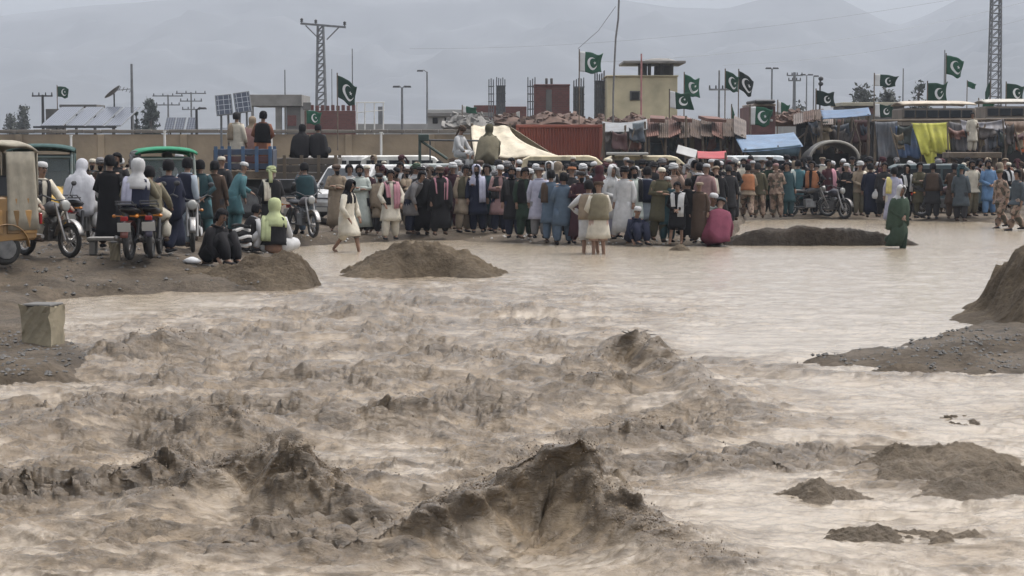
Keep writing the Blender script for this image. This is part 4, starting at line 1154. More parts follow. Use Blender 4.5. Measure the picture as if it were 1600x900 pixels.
P(1341, 337, 20, 'front', 'stand', [('shirt', 'tan'), (T, 'khaki'), ('shoulder_cloth', 'cream'), ('turban', 'white')], 'man in tan with a round white turban', 'the man in tan with the white turban')
P(1362, 340, 175, 'down', 'ease', [('robe', 'navy'), (T, 'navy'), H_()], 'man in a long navy robe seen from behind', 'the man in the long navy robe')
P(1380, 340, -20, 'phone', 'stand', [(K, 'charcoal'), (T, 'black'), ('bag', 'white'), H_()], 'man in charcoal holding a small white bag', 'the man in charcoal with a white bag')
P(1393, 352, 165, 'down', 'stand', [('robe', 'lavender'), (T, 'cream'), ('shoulder_cloth', 'yellow'), H_()], 'person in a long lavender robe behind the green wader', 'the person in lavender')
P(1414, 344, 15, 'down', 'stand', [(K, 'black'), (T, 'charcoal'), ('scarf', 'white'), ('head_scarf', 'black')], 'person in black with a white scarf right above the green wader', 'the person in black with a white scarf', beard=None)
P(1403, 388, 25, 'front', 'step', [('robe', 'green'), (T, 'dark_green'), ('shawl', 'green'), ('head_scarf', 'white')], 'person in a green shawl and white head scarf stepping through the water', 'the wader in the green shawl', z=0, sink=.10, pitch=.35, scale=.92)
P(1436, 342, 20, 'fold', 'stand', [(K, 'olive'), (T, 'olive'), H_()], 'man in olive brown with folded arms below the yellow tarpaulin', 'the man in olive with folded arms')
P(1457, 342, 160, 'down', 'stand', [(K, 'charcoal'), (T, 'charcoal'), ('waistcoat', 'brown'), H_()], 'man in charcoal with a brown waistcoat below the yellow tarpaulin', 'the man in charcoal with a brown waistcoat')
P(1488, 343, 175, 'fold', 'stand', [(K, 'brown'), (T, 'brown'), H_()], 'man in brown kameez standing by the green handcart', 'the man in brown kameez')
P(1518, 338, 20, 'hip', 'stand', [('shirt', 'cream'), (T, 'khaki'), H_()], 'man in a cream shirt and khaki trousers left of the bright blue kameez', 'the man in the cream shirt', beard='black')
P(1545, 337, 10, 'front', 'ease', [(K, 'sky'), (T, 'sky'), H_()], 'man in a bright sky blue kameez at the far right of the crowd', 'the man in bright sky blue', beard='black')
P(1566, 358, -60, 'down', 'walk', [('shirt', 'camo'), (T, 'camo'), ('cap', 'olive')], 'soldier in camouflage striding to the left at the water edge', 'the striding soldier')
P(1588, 362, -70, 'down', 'walk', [('shirt', 'slate'), (T, 'camo'), H_()], 'man in a slate jacket and camouflage trousers at the right edge', 'the man in the slate jacket')
P(1501, 346, 150, 'down', 'stand', [(K, 'slate'), (T, 'charcoal'), ('turban', 'teal')], 'man in a teal turban and slate clothes between the brown and cream men', 'the man in the teal turban')

# on the vehicles
def up(px, py, Y, face, arms, legs, wear, label, **kw):
    """Somebody whose seat or soles are at a pixel, at distance Y."""
    return person(at(px, py, Y), face, arms, legs, wear, label, px=None, **kw)
up(372, 271, 50, 160, 'down', 'stand', [(K, 'cream'), (T, 'cream'), ('shoulder_cloth', 'tan'), H_('charcoal')], 'man in cream standing in the blue truck under the left solar panel', scale=.93)
up(391, 272, 50.3, 175, 'down', 'stand', [(K, 'grey'), (T, 'dusty_pink'), ('shawl', 'dusty_pink'), ('head_scarf', 'tan')], 'person in a dusty pink shawl in the blue truck under the right solar panel', scale=.88)
up(409, 276, 49.6, 175, 'front', 'stand', [('robe', 'rust'), (T, 'orange'), ('vest_plain', 'black'), H_()], 'dark-haired woman with black top and orange skirt on the truck edge', scale=.99)
up(470, 243, 55, 170, 'knees', 'sit', [('robe', 'black'), (T, 'black'), ('shawl', 'black'), ('head_scarf', 'black')], 'left one of two black-veiled women sitting on the cargo truck', scale=.95)
up(497, 243, 55, 190, 'knees', 'sit', [('robe', 'teal'), (T, 'black'), ('shawl', 'black'), H_()], 'bareheaded person in black and teal sitting on the cargo truck', scale=.95)
up(719, 247, 57, 60, 'knees', 'seat', [(K, 'white'), (T, 'white'), ('turban', 'brown')], 'man in white with a dark brown turban sitting on the van roof', scale=1.0, pitch=.3)
up(763, 249, 57, 160, 'front', 'drawn', [('robe', 'olive'), (T, 'olive'), ('shawl', 'khaki'), ('head_scarf', 'olive')], 'person wrapped in an olive cloak sitting on the van roof', scale=1.12)
up(1519, 238, 70, 20, 'phone', 'stand', [(K, 'cream'), (T, 'cream'), H_()], 'man in cream standing high up in front of the grey tarpaulins', scale=.85)

# ------------------------------------------------------------------ the rest of the crowd, behind them
GARM = ['black', 'charcoal', 'brown', 'maroon', 'navy', 'dark_green', 'grey', 'white', 'cream', 'slate', 'tan', 'olive', 'wine', 'teal', 'dusty_pink', 'pale_blue', 'rust', 'peach']
GW = [22, 15, 10, 7, 8, 5, 5, 6, 4, 5, 4, 5, 5, 4, 3, 3, 2, 2]
HEADS = [('hair', 'black'), ('hair', 'black'), ('hair', 'black'), ('hair', 'charcoal'), ('cap', 'white'), ('cap', 'cream'), ('pakol', 'brown'), ('pakol', 'charcoal'), ('pakol', 'tan'), ('turban', 'white'), ('turban', 'black'),
         ('turban', 'charcoal'), ('turban', 'maroon'), ('turban', 'brown'), ('head_scarf', 'white'), ('head_scarf', 'tan'), ('head_scarf', 'brown'), ('head_scarf', 'maroon'), ('cap', 'black'), ('turban', 'grey')]
HW = {'hair': 'dark hair', 'cap': 'cap', 'pakol': 'flat hat', 'turban': 'turban', 'head_scarf': 'head scarf'}
EXTRA = [None, None, None, None, ('scarf', 'white'), ('scarf', 'grey'), ('shoulder_cloth', 'cream'), ('shoulder_cloth', 'maroon'), ('waistcoat', 'black'), ('waistcoat', 'brown'), ('shawl', None)]
EXN = {'scarf': 'scarf', 'shoulder_cloth': 'shoulder cloth', 'waistcoat': 'waistcoat', 'shawl': 'shawl'}
FRONTS = [(o, px, ref) for o, px, ref in PEOPLE if px and ref]
used = set()
def behind(px, Y):
    best = min(FRONTS, key=lambda t: abs(t[1] - px))
    for _ in range(60):
        g = rnd.choices(GARM, GW)[0]; hd = rnd.choice(HEADS); ex = rnd.choice(EXTRA)
        words = [f"{hd[1].replace('_', ' ')} {HW[hd[0]]}" if hd[0] != 'hair' else 'bare dark head']
        gn = g.replace('_', ' ')
        lab = f"{words[0]} and {gn} clothes" if not ex else f"{words[0]}, {gn} clothes, {(ex[1] or g).replace('_', ' ')} {EXN[ex[0]]}"
        lab = f"{lab}, behind {best[2]}"
        if lab not in used and len(lab.split()) <= 16: break
    else:
        return
    used.add(lab)
    x = (px - 800) / FPX * Y
    wear = [('robe' if rnd.random() < .25 else K, g), (T, rnd.choice([g, g, 'charcoal']))]
    if ex: wear.append((ex[0], ex[1] or g))
    wear.append(hd)
    arms = rnd.choice(['down', 'down', 'front', 'fold', 'back', 'hip', 'phone']) if not (ex and ex[0] == 'shawl') else 'down'
    face = rnd.choice([0, 0, 15, -15, 30, -35, 60, -60, 165, 180, 200])
    person((x, Y, gz(x, Y)), face, arms, rnd.choice(['stand', 'ease']), wear, lab, 'crowd standing behind the front row', rnd.uniform(.88, 1.05), *rnd.choice([(.1, 0.0, None), (.3, .45, None), (.05, -.55, .06), (.25, -.2, -.05), (.42, .1, .10)]), False, 0, rnd.choice(['black', 'black', 'charcoal', None]) if face < 100 else None)
for Y, x0, x1, n in ((50.4, 585, 1135, 29), (52.6, 600, 1140, 29), (55.2, 610, 1145, 27), (59, 640, 1150, 20), (65, 520, 1160, 18), (63.2, 1150, 1590, 20), (66.0, 1130, 1596, 21), (69.6, 1110, 1600, 19), (47.5, 520, 620, 3), (40.5, 120, 330, 7), (43.5, 130, 345, 6)):
    st = (x1 - x0) / n
    for i in range(n):
        behind(x0 + (i + .5 + rnd.uniform(-.38, .38)) * st, Y + rnd.uniform(-.9, .9))
# ------------------------------------------------------------------ buildings and large structures
def W2(px, Y): return (px - 800) / FPX * Y
def Z2(py, Y): return at(800, py, Y).z
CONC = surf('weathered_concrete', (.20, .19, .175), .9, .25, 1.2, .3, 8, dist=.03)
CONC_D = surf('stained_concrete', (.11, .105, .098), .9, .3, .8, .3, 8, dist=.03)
PLASTER = surf('mud_plaster', (.285, .222, .148), .95, .34, .45, .5, 5, dist=.04, detail=9)
COPING = surf('coping_concrete', (.17, .15, .125), .9, .25, .7, .3, 6)
CREAM = surf('cream_wall', (.50, .44, .29), .85, .22, .9, .15, 9, detail=9)
PALEW = surf('pale_wall', (.33, .325, .31), .9, .15, .4, .2, 6)
REBAR = surf('grey_rebar', (.10, .105, .11), .7, .3, 6)
STEEL = surf('galvanised_steel', (.17, .175, .18), .5, .2, 3, 0, metal=.4)
DARKM = surf('dark_metal', (.03, .03, .032), .5, .3, 4)
WHITEP = surf('white_paint', (.62, .61, .58), .6, .12, 2)
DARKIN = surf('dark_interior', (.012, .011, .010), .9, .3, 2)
WOOD = surf('weathered_timber', (.13, .10, .072), .9, .35, 3, .3, 20)
RUST_B = surf('brown_sheet', (.085, .058, .042), .85, .45, 1.3, .4, 6, dist=.04)
RUST_C = surf('grey_sheet', (.14, .115, .10), .8, .4, 1.1, .4, 6, dist=.04)
RUSTROOF = surf('rusty_sheet', (.125, .062, .046), .85, .4, 1.1, .4, 6, dist=.04)
RUBBLE = surf('rubble', (.105, .066, .05), .95, .45, 1.6, .5, 6, dist=.05)
REDBOX = surf('red_container_paint', (.21, .052, .032), .6, .25, .6, .15, 10, col2=(.28, .075, .042))
BRICK, _nt, _b = new_mat('red_brick')
_bt = _nt.nodes.new('ShaderNodeTexBrick'); _bt.inputs['Scale'].default_value = 2.2
_bt.inputs['Color1'].default_value = (.15, .052, .045, 1); _bt.inputs['Color2'].default_value = (.11, .042, .036, 1); _bt.inputs['Mortar'].default_value = (.10, .075, .065, 1)
_tc = _nt.nodes.new('ShaderNodeTexCoord'); _mp = _nt.nodes.new('ShaderNodeMapping'); _mp.inputs['Rotation'].default_value = (PI / 2, 0, 0)
_nt.links.new(_tc.outputs['Object'], _mp.inputs[0]); _nt.links.new(_mp.outputs[0], _bt.inputs['Vector']); _nt.links.new(_bt.outputs['Color'], _b.inputs['Base Color'])
_b.inputs['Roughness'].default_value = .95
GLASS_D, _nt, _b = new_mat('dark_window_glass')
_b.inputs['Base Color'].default_value = (.02, .024, .028, 1); _b.inputs['Roughness'].default_value = .12

def root(name, px, Y, label, cat, group=None, rz=0.0, z=None):
    x = W2(px, Y)
    return empty(name, (x, Y, gz(x, Y) - .02 if z is None else z), rz, label, cat, group)
def loc(o, px, py, dy=0.0):
    """Local coordinates (for an unrotated root) of the point seen at a pixel, dy behind the root."""
    return at(px, py, o.location.y + dy) - o.location

# the long mud-plastered wall behind the crowd
w = root('boundary_wall', 340, 100, 'long mud brown wall with a grey coping behind the left half of the crowd', 'wall')
xa, xb = loc(w, -420, 210).x, loc(w, 738, 210).x
zt = loc(w, 0, 207).z
MB().box(((xa + xb) / 2, 0, zt / 2 - .1), (xb - xa, .30, zt - .2 + .2)).build('wall_face', PLASTER, w)
cap = MB(); n = 44
for i in range(n):
    a = xa + (xb - xa) * i / n; b = xa + (xb - xa) * (i + 1) / n
    c = MB().box(((a + b) / 2, -.02, zt + .06 + rnd.uniform(-.012, .012)), (b - a - .03, .46, .17), (0, rnd.uniform(-.006, .006), 0))
    c.build('coping_slab', COPING, w, bevel=.02)
for i in range(9):
    a = xa + (xb - xa) * (i + .5) / 9
    MB().box((a, -.22, zt / 2 - .08), (.34, .16, zt - .06), None).build('pilaster', PLASTER, w, bevel=.02)
for px, top in ((113, 213), (259, 206), (425, 215), (596, 208)):
    o = root('white_post', px, 96, '', 'post', 'white posts in front of the long wall')
    t = loc(o, px, top).z
    MB().tube([(0, 0, -.1), (0, 0, t)], .06, 10).build('post', WHITEP, o)
    MB().tube([(0, 0, t), (0, 0, t + .06)], .085, 10).build('finial', WHITEP, o)
    o['label'] = {113: 'white post before the long wall behind the dark green rickshaw', 259: 'white post rising behind the green rickshaw roof', 425: 'white post beside the people on the blue truck', 596: 'white post behind the white car'}[px]

# unfinished concrete house frame
b = root('unfinished_house', 430, 135, 'unfinished grey concrete house frame with a flat slab roof behind the wall', 'building')
def bx(o, px0, px1, py0, py1, d0, d1, name, mat, bevel=.02, color=None):
    p, q = loc(o, px0, py0), loc(o, px1, py1)
    return MB().box(((p.x + q.x) / 2, (d0 + d1) / 2, (p.z + q.z) / 2), (abs(q.x - p.x), d1 - d0, abs(p.z - q.z))).build(name, mat, o, bevel=bevel, color=color)
bx(b, 391, 473, 148, 166, -.5, 5, 'roof_slab', CONC)
for a, c in ((393, 397), (431, 441), (445, 448)):
    bx(b, a, c, 166.3, 235, -.3, .1, 'column', CONC)
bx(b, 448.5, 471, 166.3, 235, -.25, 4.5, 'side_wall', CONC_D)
bx(b, 450, 464, 180, 197, -.33, -.26, 'brick_infill', BRICK)
# crenellated brick wall
b = root('brick_parapet', 517, 128, 'dark red brick wall with a crenellated top behind the lattice pylon', 'wall')
bx(b, 476, 556, 173, 235, -.15, .15, 'wall_face', BRICK)
for i in range(10):
    a = 477 + i * 8.1
    bx(b, a, a + 5.2, 165 - (i % 2), 172.7, -.14, .14, 'merlon', BRICK)
bx(b, 474, 486, 160, 172, -.2, .2, 'corner_block', CONC_D)
# pale roof frame
b = root('pipe_scaffold', 578, 140, 'thin white metal roof frame standing on a roof behind the wall', 'frame')
fr = MB()
for a in (558, 570, 585, 599):
    fr.tube([loc(b, a, 235), loc(b, a, 160)], .05, 6)
fr.tube([loc(b, 556, 160), loc(b, 601, 160)], .05, 6); fr.tube([loc(b, 556, 176), loc(b, 601, 172)], .04, 6)
fr.build('tube_frame', WHITEP, b)
bx(b, 590, 597, 166, 194, .5, .9, 'water_drum', STEEL)
bx(b, 548, 668, 193, 240, 1.5, 5, 'low_roof', PALEW)
# pale low house
b = root('pale_house', 720, 132, 'low pale house with a broken roof edge right of the street lamps', 'building')
bx(b, 668, 736, 171, 235, 0, 5, 'wall', PALEW)
bx(b, 740, 783, 164, 190, .8, 1.4, 'brick_row', BRICK); bx(b, 786, 823, 166, 190, .8, 1.4, 'brick_row', BRICK)
bx(b, 668, 772, 176, 182, -.5, -.05, 'ledge', CONC)
for i in range(5):
    bx(b, 676 + i * 19, 684 + i * 19, 184, 193, -.06, .3, 'window', DARKIN)
# heap of rubble and clothes on the roofs between the pale house and the cream tower
def rubble_heap(name, px0, px1, py0, Y, label, mat, seed, h1=205):
    o = root(name, (px0 + px1) / 2, Y, label, 'heap')
    mb = MB(); r2 = random.Random(seed)
    a, c = loc(o, px0, py0), loc(o, px1, h1)
    P = lambda u, v: Vector((a.x + (c.x - a.x) * u, -.6 + 3.2 * v, c.z + (a.z - c.z) * math.sin(PI * min(1, v * .9 + .1)) * (.55 + .6 * abs(math.sin(u * 5.1 + seed)) * abs(math.cos(u * 11 + v * 3))) ))
    mb.sheet(P, 30, 10, .05)
    mb.build('heap', mat, o)
    bits = MB()
    for i in range(70):
        u, v = r2.random(), r2.random() * .5
        p = P(u, v)
        s = r2.uniform(.06, .26)
        bits.box(p + Vector((0, 0, .04)), (s * 1.6, s, s * .7), (r2.uniform(-.5, .5), r2.uniform(-.5, .5), r2.uniform(0, 3)))
    tag(bits.build('rubble', mat, o), kind='stuff')
    return o
rubble_heap('roof_rubble', 690, 812, 177, 120, 'pale grey rubble on the roofs right of the street lamps', CONC, 3)
rubble_heap('brick_heap', 772, 945, 176, 104, 'heap of reddish bricks and earth above the red container', RUBBLE, 5, 200)
rubble_heap('earth_heap', 935, 1060, 182, 96, 'brown heap of rubble in front of the cream tower', RUBBLE, 9, 205)
# half-built columns with bundles of reinforcing bars
def rebar_column(px0, px1, top, Y, label, body=False):
    o = root('rebar_column', (px0 + px1) / 2, Y, label, 'column', 'unfinished columns with bare reinforcing bars')
    p, q = loc(o, px0, top), loc(o, px1, 200)
    n = max(3, int((px1 - px0) / 2.6))
    for i in range(n):
        x = p.x + (q.x - p.x) * i / (n - 1)
        for d in (0, .5):
            MB().tube([(x, d, -.1), (x, d, p.z + rnd.uniform(-.12, .12))], .035, 5).build('bar', REBAR, o)
    for k in range(6):
        z = q.z + (p.z - q.z) * (k + .5) / 6.5
        MB().box(((p.x + q.x) / 2, .25, z), (q.x - p.x + .1, .58, .05)).build('stirrup', REBAR, o)
    if body: MB().box(((p.x + q.x) / 2, .25, (p.z - .5) / 2), (q.x - p.x - .06, .42, p.z - .5)).build('shaft', CONC_D, o)
    return o
rebar_column(764, 771, 123, 125, 'thin bundle of reinforcing bars with a crossbar left of the thick one')
rebar_column(776, 789, 122, 125, 'thick grey column of bars left of the red brick block', True)
rebar_column(825, 836, 123, 118, 'slim pair of bars touching the red brick block on its left')
rebar_column(897, 912, 124, 118, 'grey column of bars right of the red brick block', True)
rebar_column(930, 944, 113, 112, 'tall grey column right under the flag, beside the cream tower', True)
b = root('brick_block', 863, 116, 'square red brick block of an unfinished upper floor', 'building')
bx(b, 835, 890, 134, 205, 0, 4, 'wall', BRICK)
bx(b, 834, 891, 131.5, 133.8, -.06, 4.1, 'wall_top', BRICK)
for a in (852, 860):
    bx(b, a, a + 4, 122, 131, .2, .5, 'column_stub', CONC_D)
bx(b, 853, 862, 140, 196, -.07, -.01, 'concrete_column', CONC_D)
# cream tower
b = root('cream_tower', 1003, 110, 'cream plastered tower with a flat-roofed lookout room on top', 'building')
bx(b, 949, 1058, 120, 230, 0, 5.2, 'wall', CREAM)
bx(b, 947, 1060, 117.5, 119.8, -.12, 5.3, 'parapet', CREAM)
f = bx(b, 984, 1000, 142, 157, -.06, .02, 'window', CONC_D)
f2 = MB().box((0, 0, 0), (.01, .01, .01))
p, q = loc(b, 986.5, 144), loc(b, 998, 155.5)
MB().box(((p.x + q.x) / 2, -.075, (p.z + q.z) / 2), (q.x - p.x, .04, p.z - q.z)).build('pane', DARKIN, f)
for a, c in ((998, 1003), (1013, 1018), (1031, 1037), (1048, 1053)):
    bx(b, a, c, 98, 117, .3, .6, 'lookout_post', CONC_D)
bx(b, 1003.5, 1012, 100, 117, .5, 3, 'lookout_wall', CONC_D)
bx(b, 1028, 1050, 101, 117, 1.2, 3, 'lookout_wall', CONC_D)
bx(b, 973, 1070, 95.5, 99.5, -.7, 4, 'lookout_roof', CONC)
dm = MB(); p = loc(b, 1034, 96)
dm.ball((p.x, 1.6, p.z + .02), (1.0, 1.2, .24), 16, 6)
dm.build('roof_dome', CONC, b, smooth=True)
# red shipping container
o = root('shipping_container', 874, 80, 'rust red corrugated shipping container behind the beige tent', 'container')
p, q = loc(o, 806, 195), loc(o, 941, 244)
zb = min(q.z, .1)
n = 30; mb = MB()
pr = []
for i in range(n * 4 + 1):
    u = i / (n * 4)
    d = (0, .06, .06, 0)[i % 4]
    pr.append((p.x + .12 + (q.x - p.x - .24) * u, d))
mb.add([(x, d, zb + .14) for x, d in pr] + [(x, d, p.z - .12) for x, d in pr], [(i, i + 1, len(pr) + i + 1, len(pr) + i) for i in range(len(pr) - 1)])
mb.build('corrugated_side', REDBOX, o, fix=False)
MB().box(((p.x + q.x) / 2, 1.24, (p.z + zb) / 2), (q.x - p.x - .02, 2.3, p.z - zb - .1)).build('shell', REDBOX, o)
for nm, c, s in (('top_rail', ((p.x + q.x) / 2, .03, p.z - .06), (q.x - p.x, .14, .13)), ('bottom_rail', ((p.x + q.x) / 2, .03, zb + .07), (q.x - p.x, .14, .14)), ('corner_post', (p.x + .06, .03, (p.z + zb) / 2), (.13, .15, p.z - zb - .27)), ('corner_post', (q.x - .06, .03, (p.z + zb) / 2), (.13, .15, p.z - zb - .27))):
    MB().box(c, s).build(nm, REDBOX, o, bevel=.015)
# beige tent
o = root('canvas_tent', 800, 74, 'beige canvas tent with a sagging sloping side beside the red container', 'tent')
def P(u, v):
    ridge = loc(o, 736 + 60 * u, 197, 1.5); foot = loc(o, 742 + 136 * u, 246, -.6)
    s = v * v * (3 - 2 * v) * .4 + v * .6
    x = ridge.x + (foot.x - ridge.x) * (v ** 1.6); z = ridge.z + (foot.z - ridge.z) * v + .35 * u * (v ** 2 - v)
    return Vector((x, 1.5 - 2.1 * v + .05 * math.sin(u * 14) * v, z + .03 * math.sin(u * 17 + 4 * v)))
MB().sheet(P, 24, 12, .02).build('front_slope', TARP, o, smooth=True, color=(.50, .44, .33))
def P(u, v):
    ridge = loc(o, 736 + 60 * u, 197, 1.55); foot = loc(o, 742 + 136 * u, 250, 3.8)
    return ridge.lerp(Vector((foot.x, 3.8, foot.z)), v)
MB().sheet(P, 12, 8, .02).build('back_slope', TARP, o, color=(.44, .39, .29))
for a, t in ((737, 196), (797, 196)):
    p = loc(o, a, t, 1.5); MB().tube([(p.x, 1.5, -.1), (p.x, 1.5, p.z + .08)], .05, 8).build('tent_pole', WOOD, o)

# shacks and stalls of the bazaar
def drape(o, name, quad, col, sag=.12, fold=.05, k=9, nu=22, nv=12, mat=TARP, thick=.02, seed=0.0, dys=(0, 0, 0, 0), hem=.0):
    """A hanging or stretched cloth through four pixels (top left, top right, bottom right, bottom left)."""
    c = [loc(o, a, b, d) for (a, b), d in zip(quad, dys)]
    for v, d in zip(c, dys): v.y = d
    def P(u, v):
        p = c[0].lerp(c[1], u).lerp(c[3].lerp(c[2], u), v)
        f = fold * (.3 + v) * (math.sin(k * u * 2.2 + seed + 1.5 * v) + .6 * math.sin(k * 1.7 * u * 2 - 2 * v + seed * 2))
        return p + Vector((.4 * f, -abs(f) - .03 * math.sin(v * 7 + seed), -sag * 4 * u * (1 - u) * (1 - v * .5) + hem * v * math.sin(11 * u + seed)))
    return MB().sheet(P, nu, nv, thick).build(name, mat, o, smooth=True, color=col)
def posts(o, lst, top_bot=250):
    for px, py, d in lst:
        p = loc(o, px, py, d)
        MB().tube([(p.x + rnd.uniform(-.05, .05), d, -.1), (p.x, d, p.z)], [.06, .045], 7).build('post', WOOD, o)
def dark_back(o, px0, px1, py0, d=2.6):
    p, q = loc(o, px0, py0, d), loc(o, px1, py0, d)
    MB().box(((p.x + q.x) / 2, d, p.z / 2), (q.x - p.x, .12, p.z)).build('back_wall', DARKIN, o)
def sheets(o, px0, px1, py0, py1, d0, d1, n, mat, name='roof_sheet'):
    """A lean-to roof of separate corrugated sheets, low edge in front."""
    for i in range(n):
        a = px0 + (px1 - px0) * i / n; c = px0 + (px1 - px0) * (i + 1.12) / n
        hi, hj = loc(o, a, py0, d1), loc(o, c, py0, d1); lo, lj = loc(o, a, py1, d0), loc(o, c, py1, d0)
        for v, d in ((hi, d1), (hj, d1), (lo, d0), (lj, d0)): v.y = d
        dz = rnd.uniform(-.13, .13) + .03 * (i % 2); tw = rnd.uniform(-.22, .22)
        def P(u, v):
            p = hi.lerp(hj, u).lerp(lo.lerp(lj, u), v)
            return p + Vector((0, 0, dz + .022 * math.sin(u * 6 * 2 * PI) + tw * (u - .5)))
        MB().sheet(P, 24, 3, .02).build(name, rnd.choice([mat, mat, RUST_B, RUST_C]), o)

o = root('market_stall', 975, 76, 'stall hung with grey tarpaulins right of the red container', 'stall')
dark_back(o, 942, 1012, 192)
drape(o, 'tarpaulin', [(940, 190), (1010, 186), (1012, 202), (944, 206)], (.17, .175, .18), .10, .06, dys=(1.5, 1.5, -.3, -.3), seed=1)
drape(o, 'side_cloth', [(988, 192), (1006, 190), (1002, 226), (992, 222)], (.22, .25, .27), .02, .08, 5, 10, 10, seed=3, dys=(-.2,) * 4)
drape(o, 'hanging_cloth', [(944, 204), (976, 203), (978, 242), (946, 244)], (.075, .07, .07), .03, .08, 7, 14, 10, seed=2, dys=(0,) * 4)
posts(o, [(944, 192, -.2), (977, 196, 0), (1008, 190, -.2)])
bl = root('table_board', 975, 72, 'pale plank table top showing over the heads right of the red container', 'table')
bx(bl, 948, 1012, 238, 242, -.4, .5, 'table_top', PALEW); bx(bl, 956, 960, 242.3, 268, -.1, .1, 'leg', WOOD); bx(bl, 1000, 1004, 242.3, 268, -.1, .1, 'leg', WOOD)

o = root('brown_roof_shack', 1088, 78, 'long shack with a rusty brown sheet roof and dark open front', 'stall')
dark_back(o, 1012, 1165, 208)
sheets(o, 1010, 1164, 188, 216, -.6, 2.4, 9, RUSTROOF)
for a, c, m_ in ((1014, 1040, .16), (1052, 1078, .14), (1095, 1130, .12)):
    pt = loc(o, a, 187, 1.5); qt = loc(o, c, 197, .3)
    MB().box(((pt.x + qt.x) / 2, .8, pt.z + .02), (qt.x - pt.x, 1.4, m_), (.1, .05, rnd.uniform(-.2, .2))).build('roof_ballast', RUSTROOF, o)
posts(o, [(1014, 214, -.4), (1040, 214, -.4), (1072, 181, -.5), (1098, 212, -.4), (1126, 210, -.4), (1160, 210, -.4)])
for a, c, col in ((1016, 1036, (.05, .07, .08)), (1044, 1066, (.10, .05, .04)), (1078, 1094, (.04, .05, .05)), (1102, 1122, (.09, .075, .05))):
    drape(o, 'hanging_goods', [(a, 222), (c, 222), (c, 244), (a, 245)], col, .03, .08, 6, 10, 8, seed=a, dys=(1.2,) * 4)
o = root('red_awning', 1110, 70, 'small red cloth awning over the heads of the crowd', 'awning')
drape(o, 'awning_cloth', [(1088, 236), (1134, 236), (1136, 248), (1086, 247)], (.30, .03, .035), .03, .03, 6, 12, 6, dys=(.8, .8, -.2, -.2)); posts(o, [(1088, 238, -.2), (1134, 238, -.2)])
o = root('sunshade_board', 1073, 69, 'tilted white board leaning over the crowd beside the red awning', 'board')
p = loc(o, 1073, 237)
MB().box((p.x, 0, p.z), (.72, .05, .34), (-.5, .28, 0)).build('board', WHITEP, o, bevel=.01); MB().tube([(p.x, .06, -.1), (p.x, .06, p.z)], .03, 6).build('post', WOOD, o)
MB().box((p.x, 0, p.z + .01), (.76, .03, .03), (-.5, .28, 0)).build('edge_strip', surf('blue_strip', (.05, .07, .14)), o)

o = root('blue_tarpaulin_stall', 1200, 76, 'stall roofed with a sagging blue tarpaulin', 'stall')
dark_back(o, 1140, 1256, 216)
drape(o, 'tarpaulin', [(1146, 210), (1240, 207), (1253, 229), (1160, 238)], (.115, .175, .26), .06, .06, 5, 24, 12, seed=2, dys=(2.2, 2.2, -.7, -.7))
drape(o, 'lower_tarpaulin', [(1160, 234), (1252, 226), (1248, 244), (1176, 243)], (.10, .16, .20), .02, .05, 5, 20, 6, seed=4, dys=(-.72, -.72, -.5, -.5))
posts(o, [(1146, 212, 2), (1165, 232, -.6), (1250, 226, -.6)])
o = root('dark_tent', 1300, 74, 'dark tent with a pale arched pole over its mouth', 'tent')
arc = []
for a in np.linspace(0, PI, 15):
    q = loc(o, 1302 - 38 * math.cos(a), 248 - 27 * math.sin(a)); arc.append((q.x, -.3, q.z))
MB().tube(arc, .055, 8).build('arched_pole', surf('pale_pole', (.26, .24, .21), .7), o)
ar2 = [(x, 1.6, z + .12) for x, y, z in arc]
cs = MB(); cs.sheet(lambda u, v: Vector(arc[0]).lerp(Vector(arc[0]), 0) if False else (Vector(arc[min(14, int(u * 14))]).lerp(Vector(arc[min(14, int(u * 14) + 1)]), u * 14 - int(u * 14)) + Vector((0, .1 + 2.4 * v, -.05 + .1 * math.sin(v * 5)))), 28, 6, .02)
cs.build('tent_cloth', TARP, o, smooth=True, color=(.07, .066, .062))
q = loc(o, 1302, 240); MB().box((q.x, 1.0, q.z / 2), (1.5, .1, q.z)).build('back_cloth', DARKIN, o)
o = root('timber_shack', 1305, 80, 'dark timber shack with leaning poles under the blue sheet', 'stall')
dark_back(o, 1244, 1372, 190, 2.0)
drape(o, 'dark_cloth', [(1252, 200), (1302, 192), (1300, 226), (1254, 228)], (.016, .018, .022), .05, .08, 6, 16, 10, seed=5, dys=(.2,) * 4)
for a, t, c2, t2 in ((1252, 240, 1262, 196), (1274, 226, 1292, 206), (1240, 222, 1262, 206), (1306, 244, 1304, 184), (1318, 244, 1316, 182), (1330, 244, 1331, 182), (1343, 244, 1342, 180), (1356, 244, 1354, 180)):
    p, q = loc(o, a, t), loc(o, c2, t2); MB().tube([(p.x, -.1, p.z), (q.x, .05, q.z)], .045, 6).build('pole', WOOD, o)
for a in (1308, 1322, 1336, 1348):
    drape(o, 'hanging_cloth', [(a, 186), (a + 10, 186), (a + 10, 240), (a, 242)], [(.07, .035, .022), (.12, .045, .035), (.05, .045, .03), (.09, .06, .04)][(a // 12) % 4], .02, .07, 4, 8, 8, seed=a, dys=(.3,) * 4)
sheets(o, 1240, 1300, 176, 192, -.3, 1.8, 4, RUBBLE)
o = root('blue_roof_cover', 1319, 77, 'blue plastic sheet bundled on the timber shack roof', 'tarpaulin')
drape(o, 'plastic_sheet', [(1281, 172), (1356, 168), (1359, 180), (1284, 186)], (.07, .12, .20), .04, .07, 6, 20, 10, seed=7, dys=(1.8, 1.8, -.5, -.5)); posts(o, [(1284, 182, -.4), (1357, 178, -.4)])

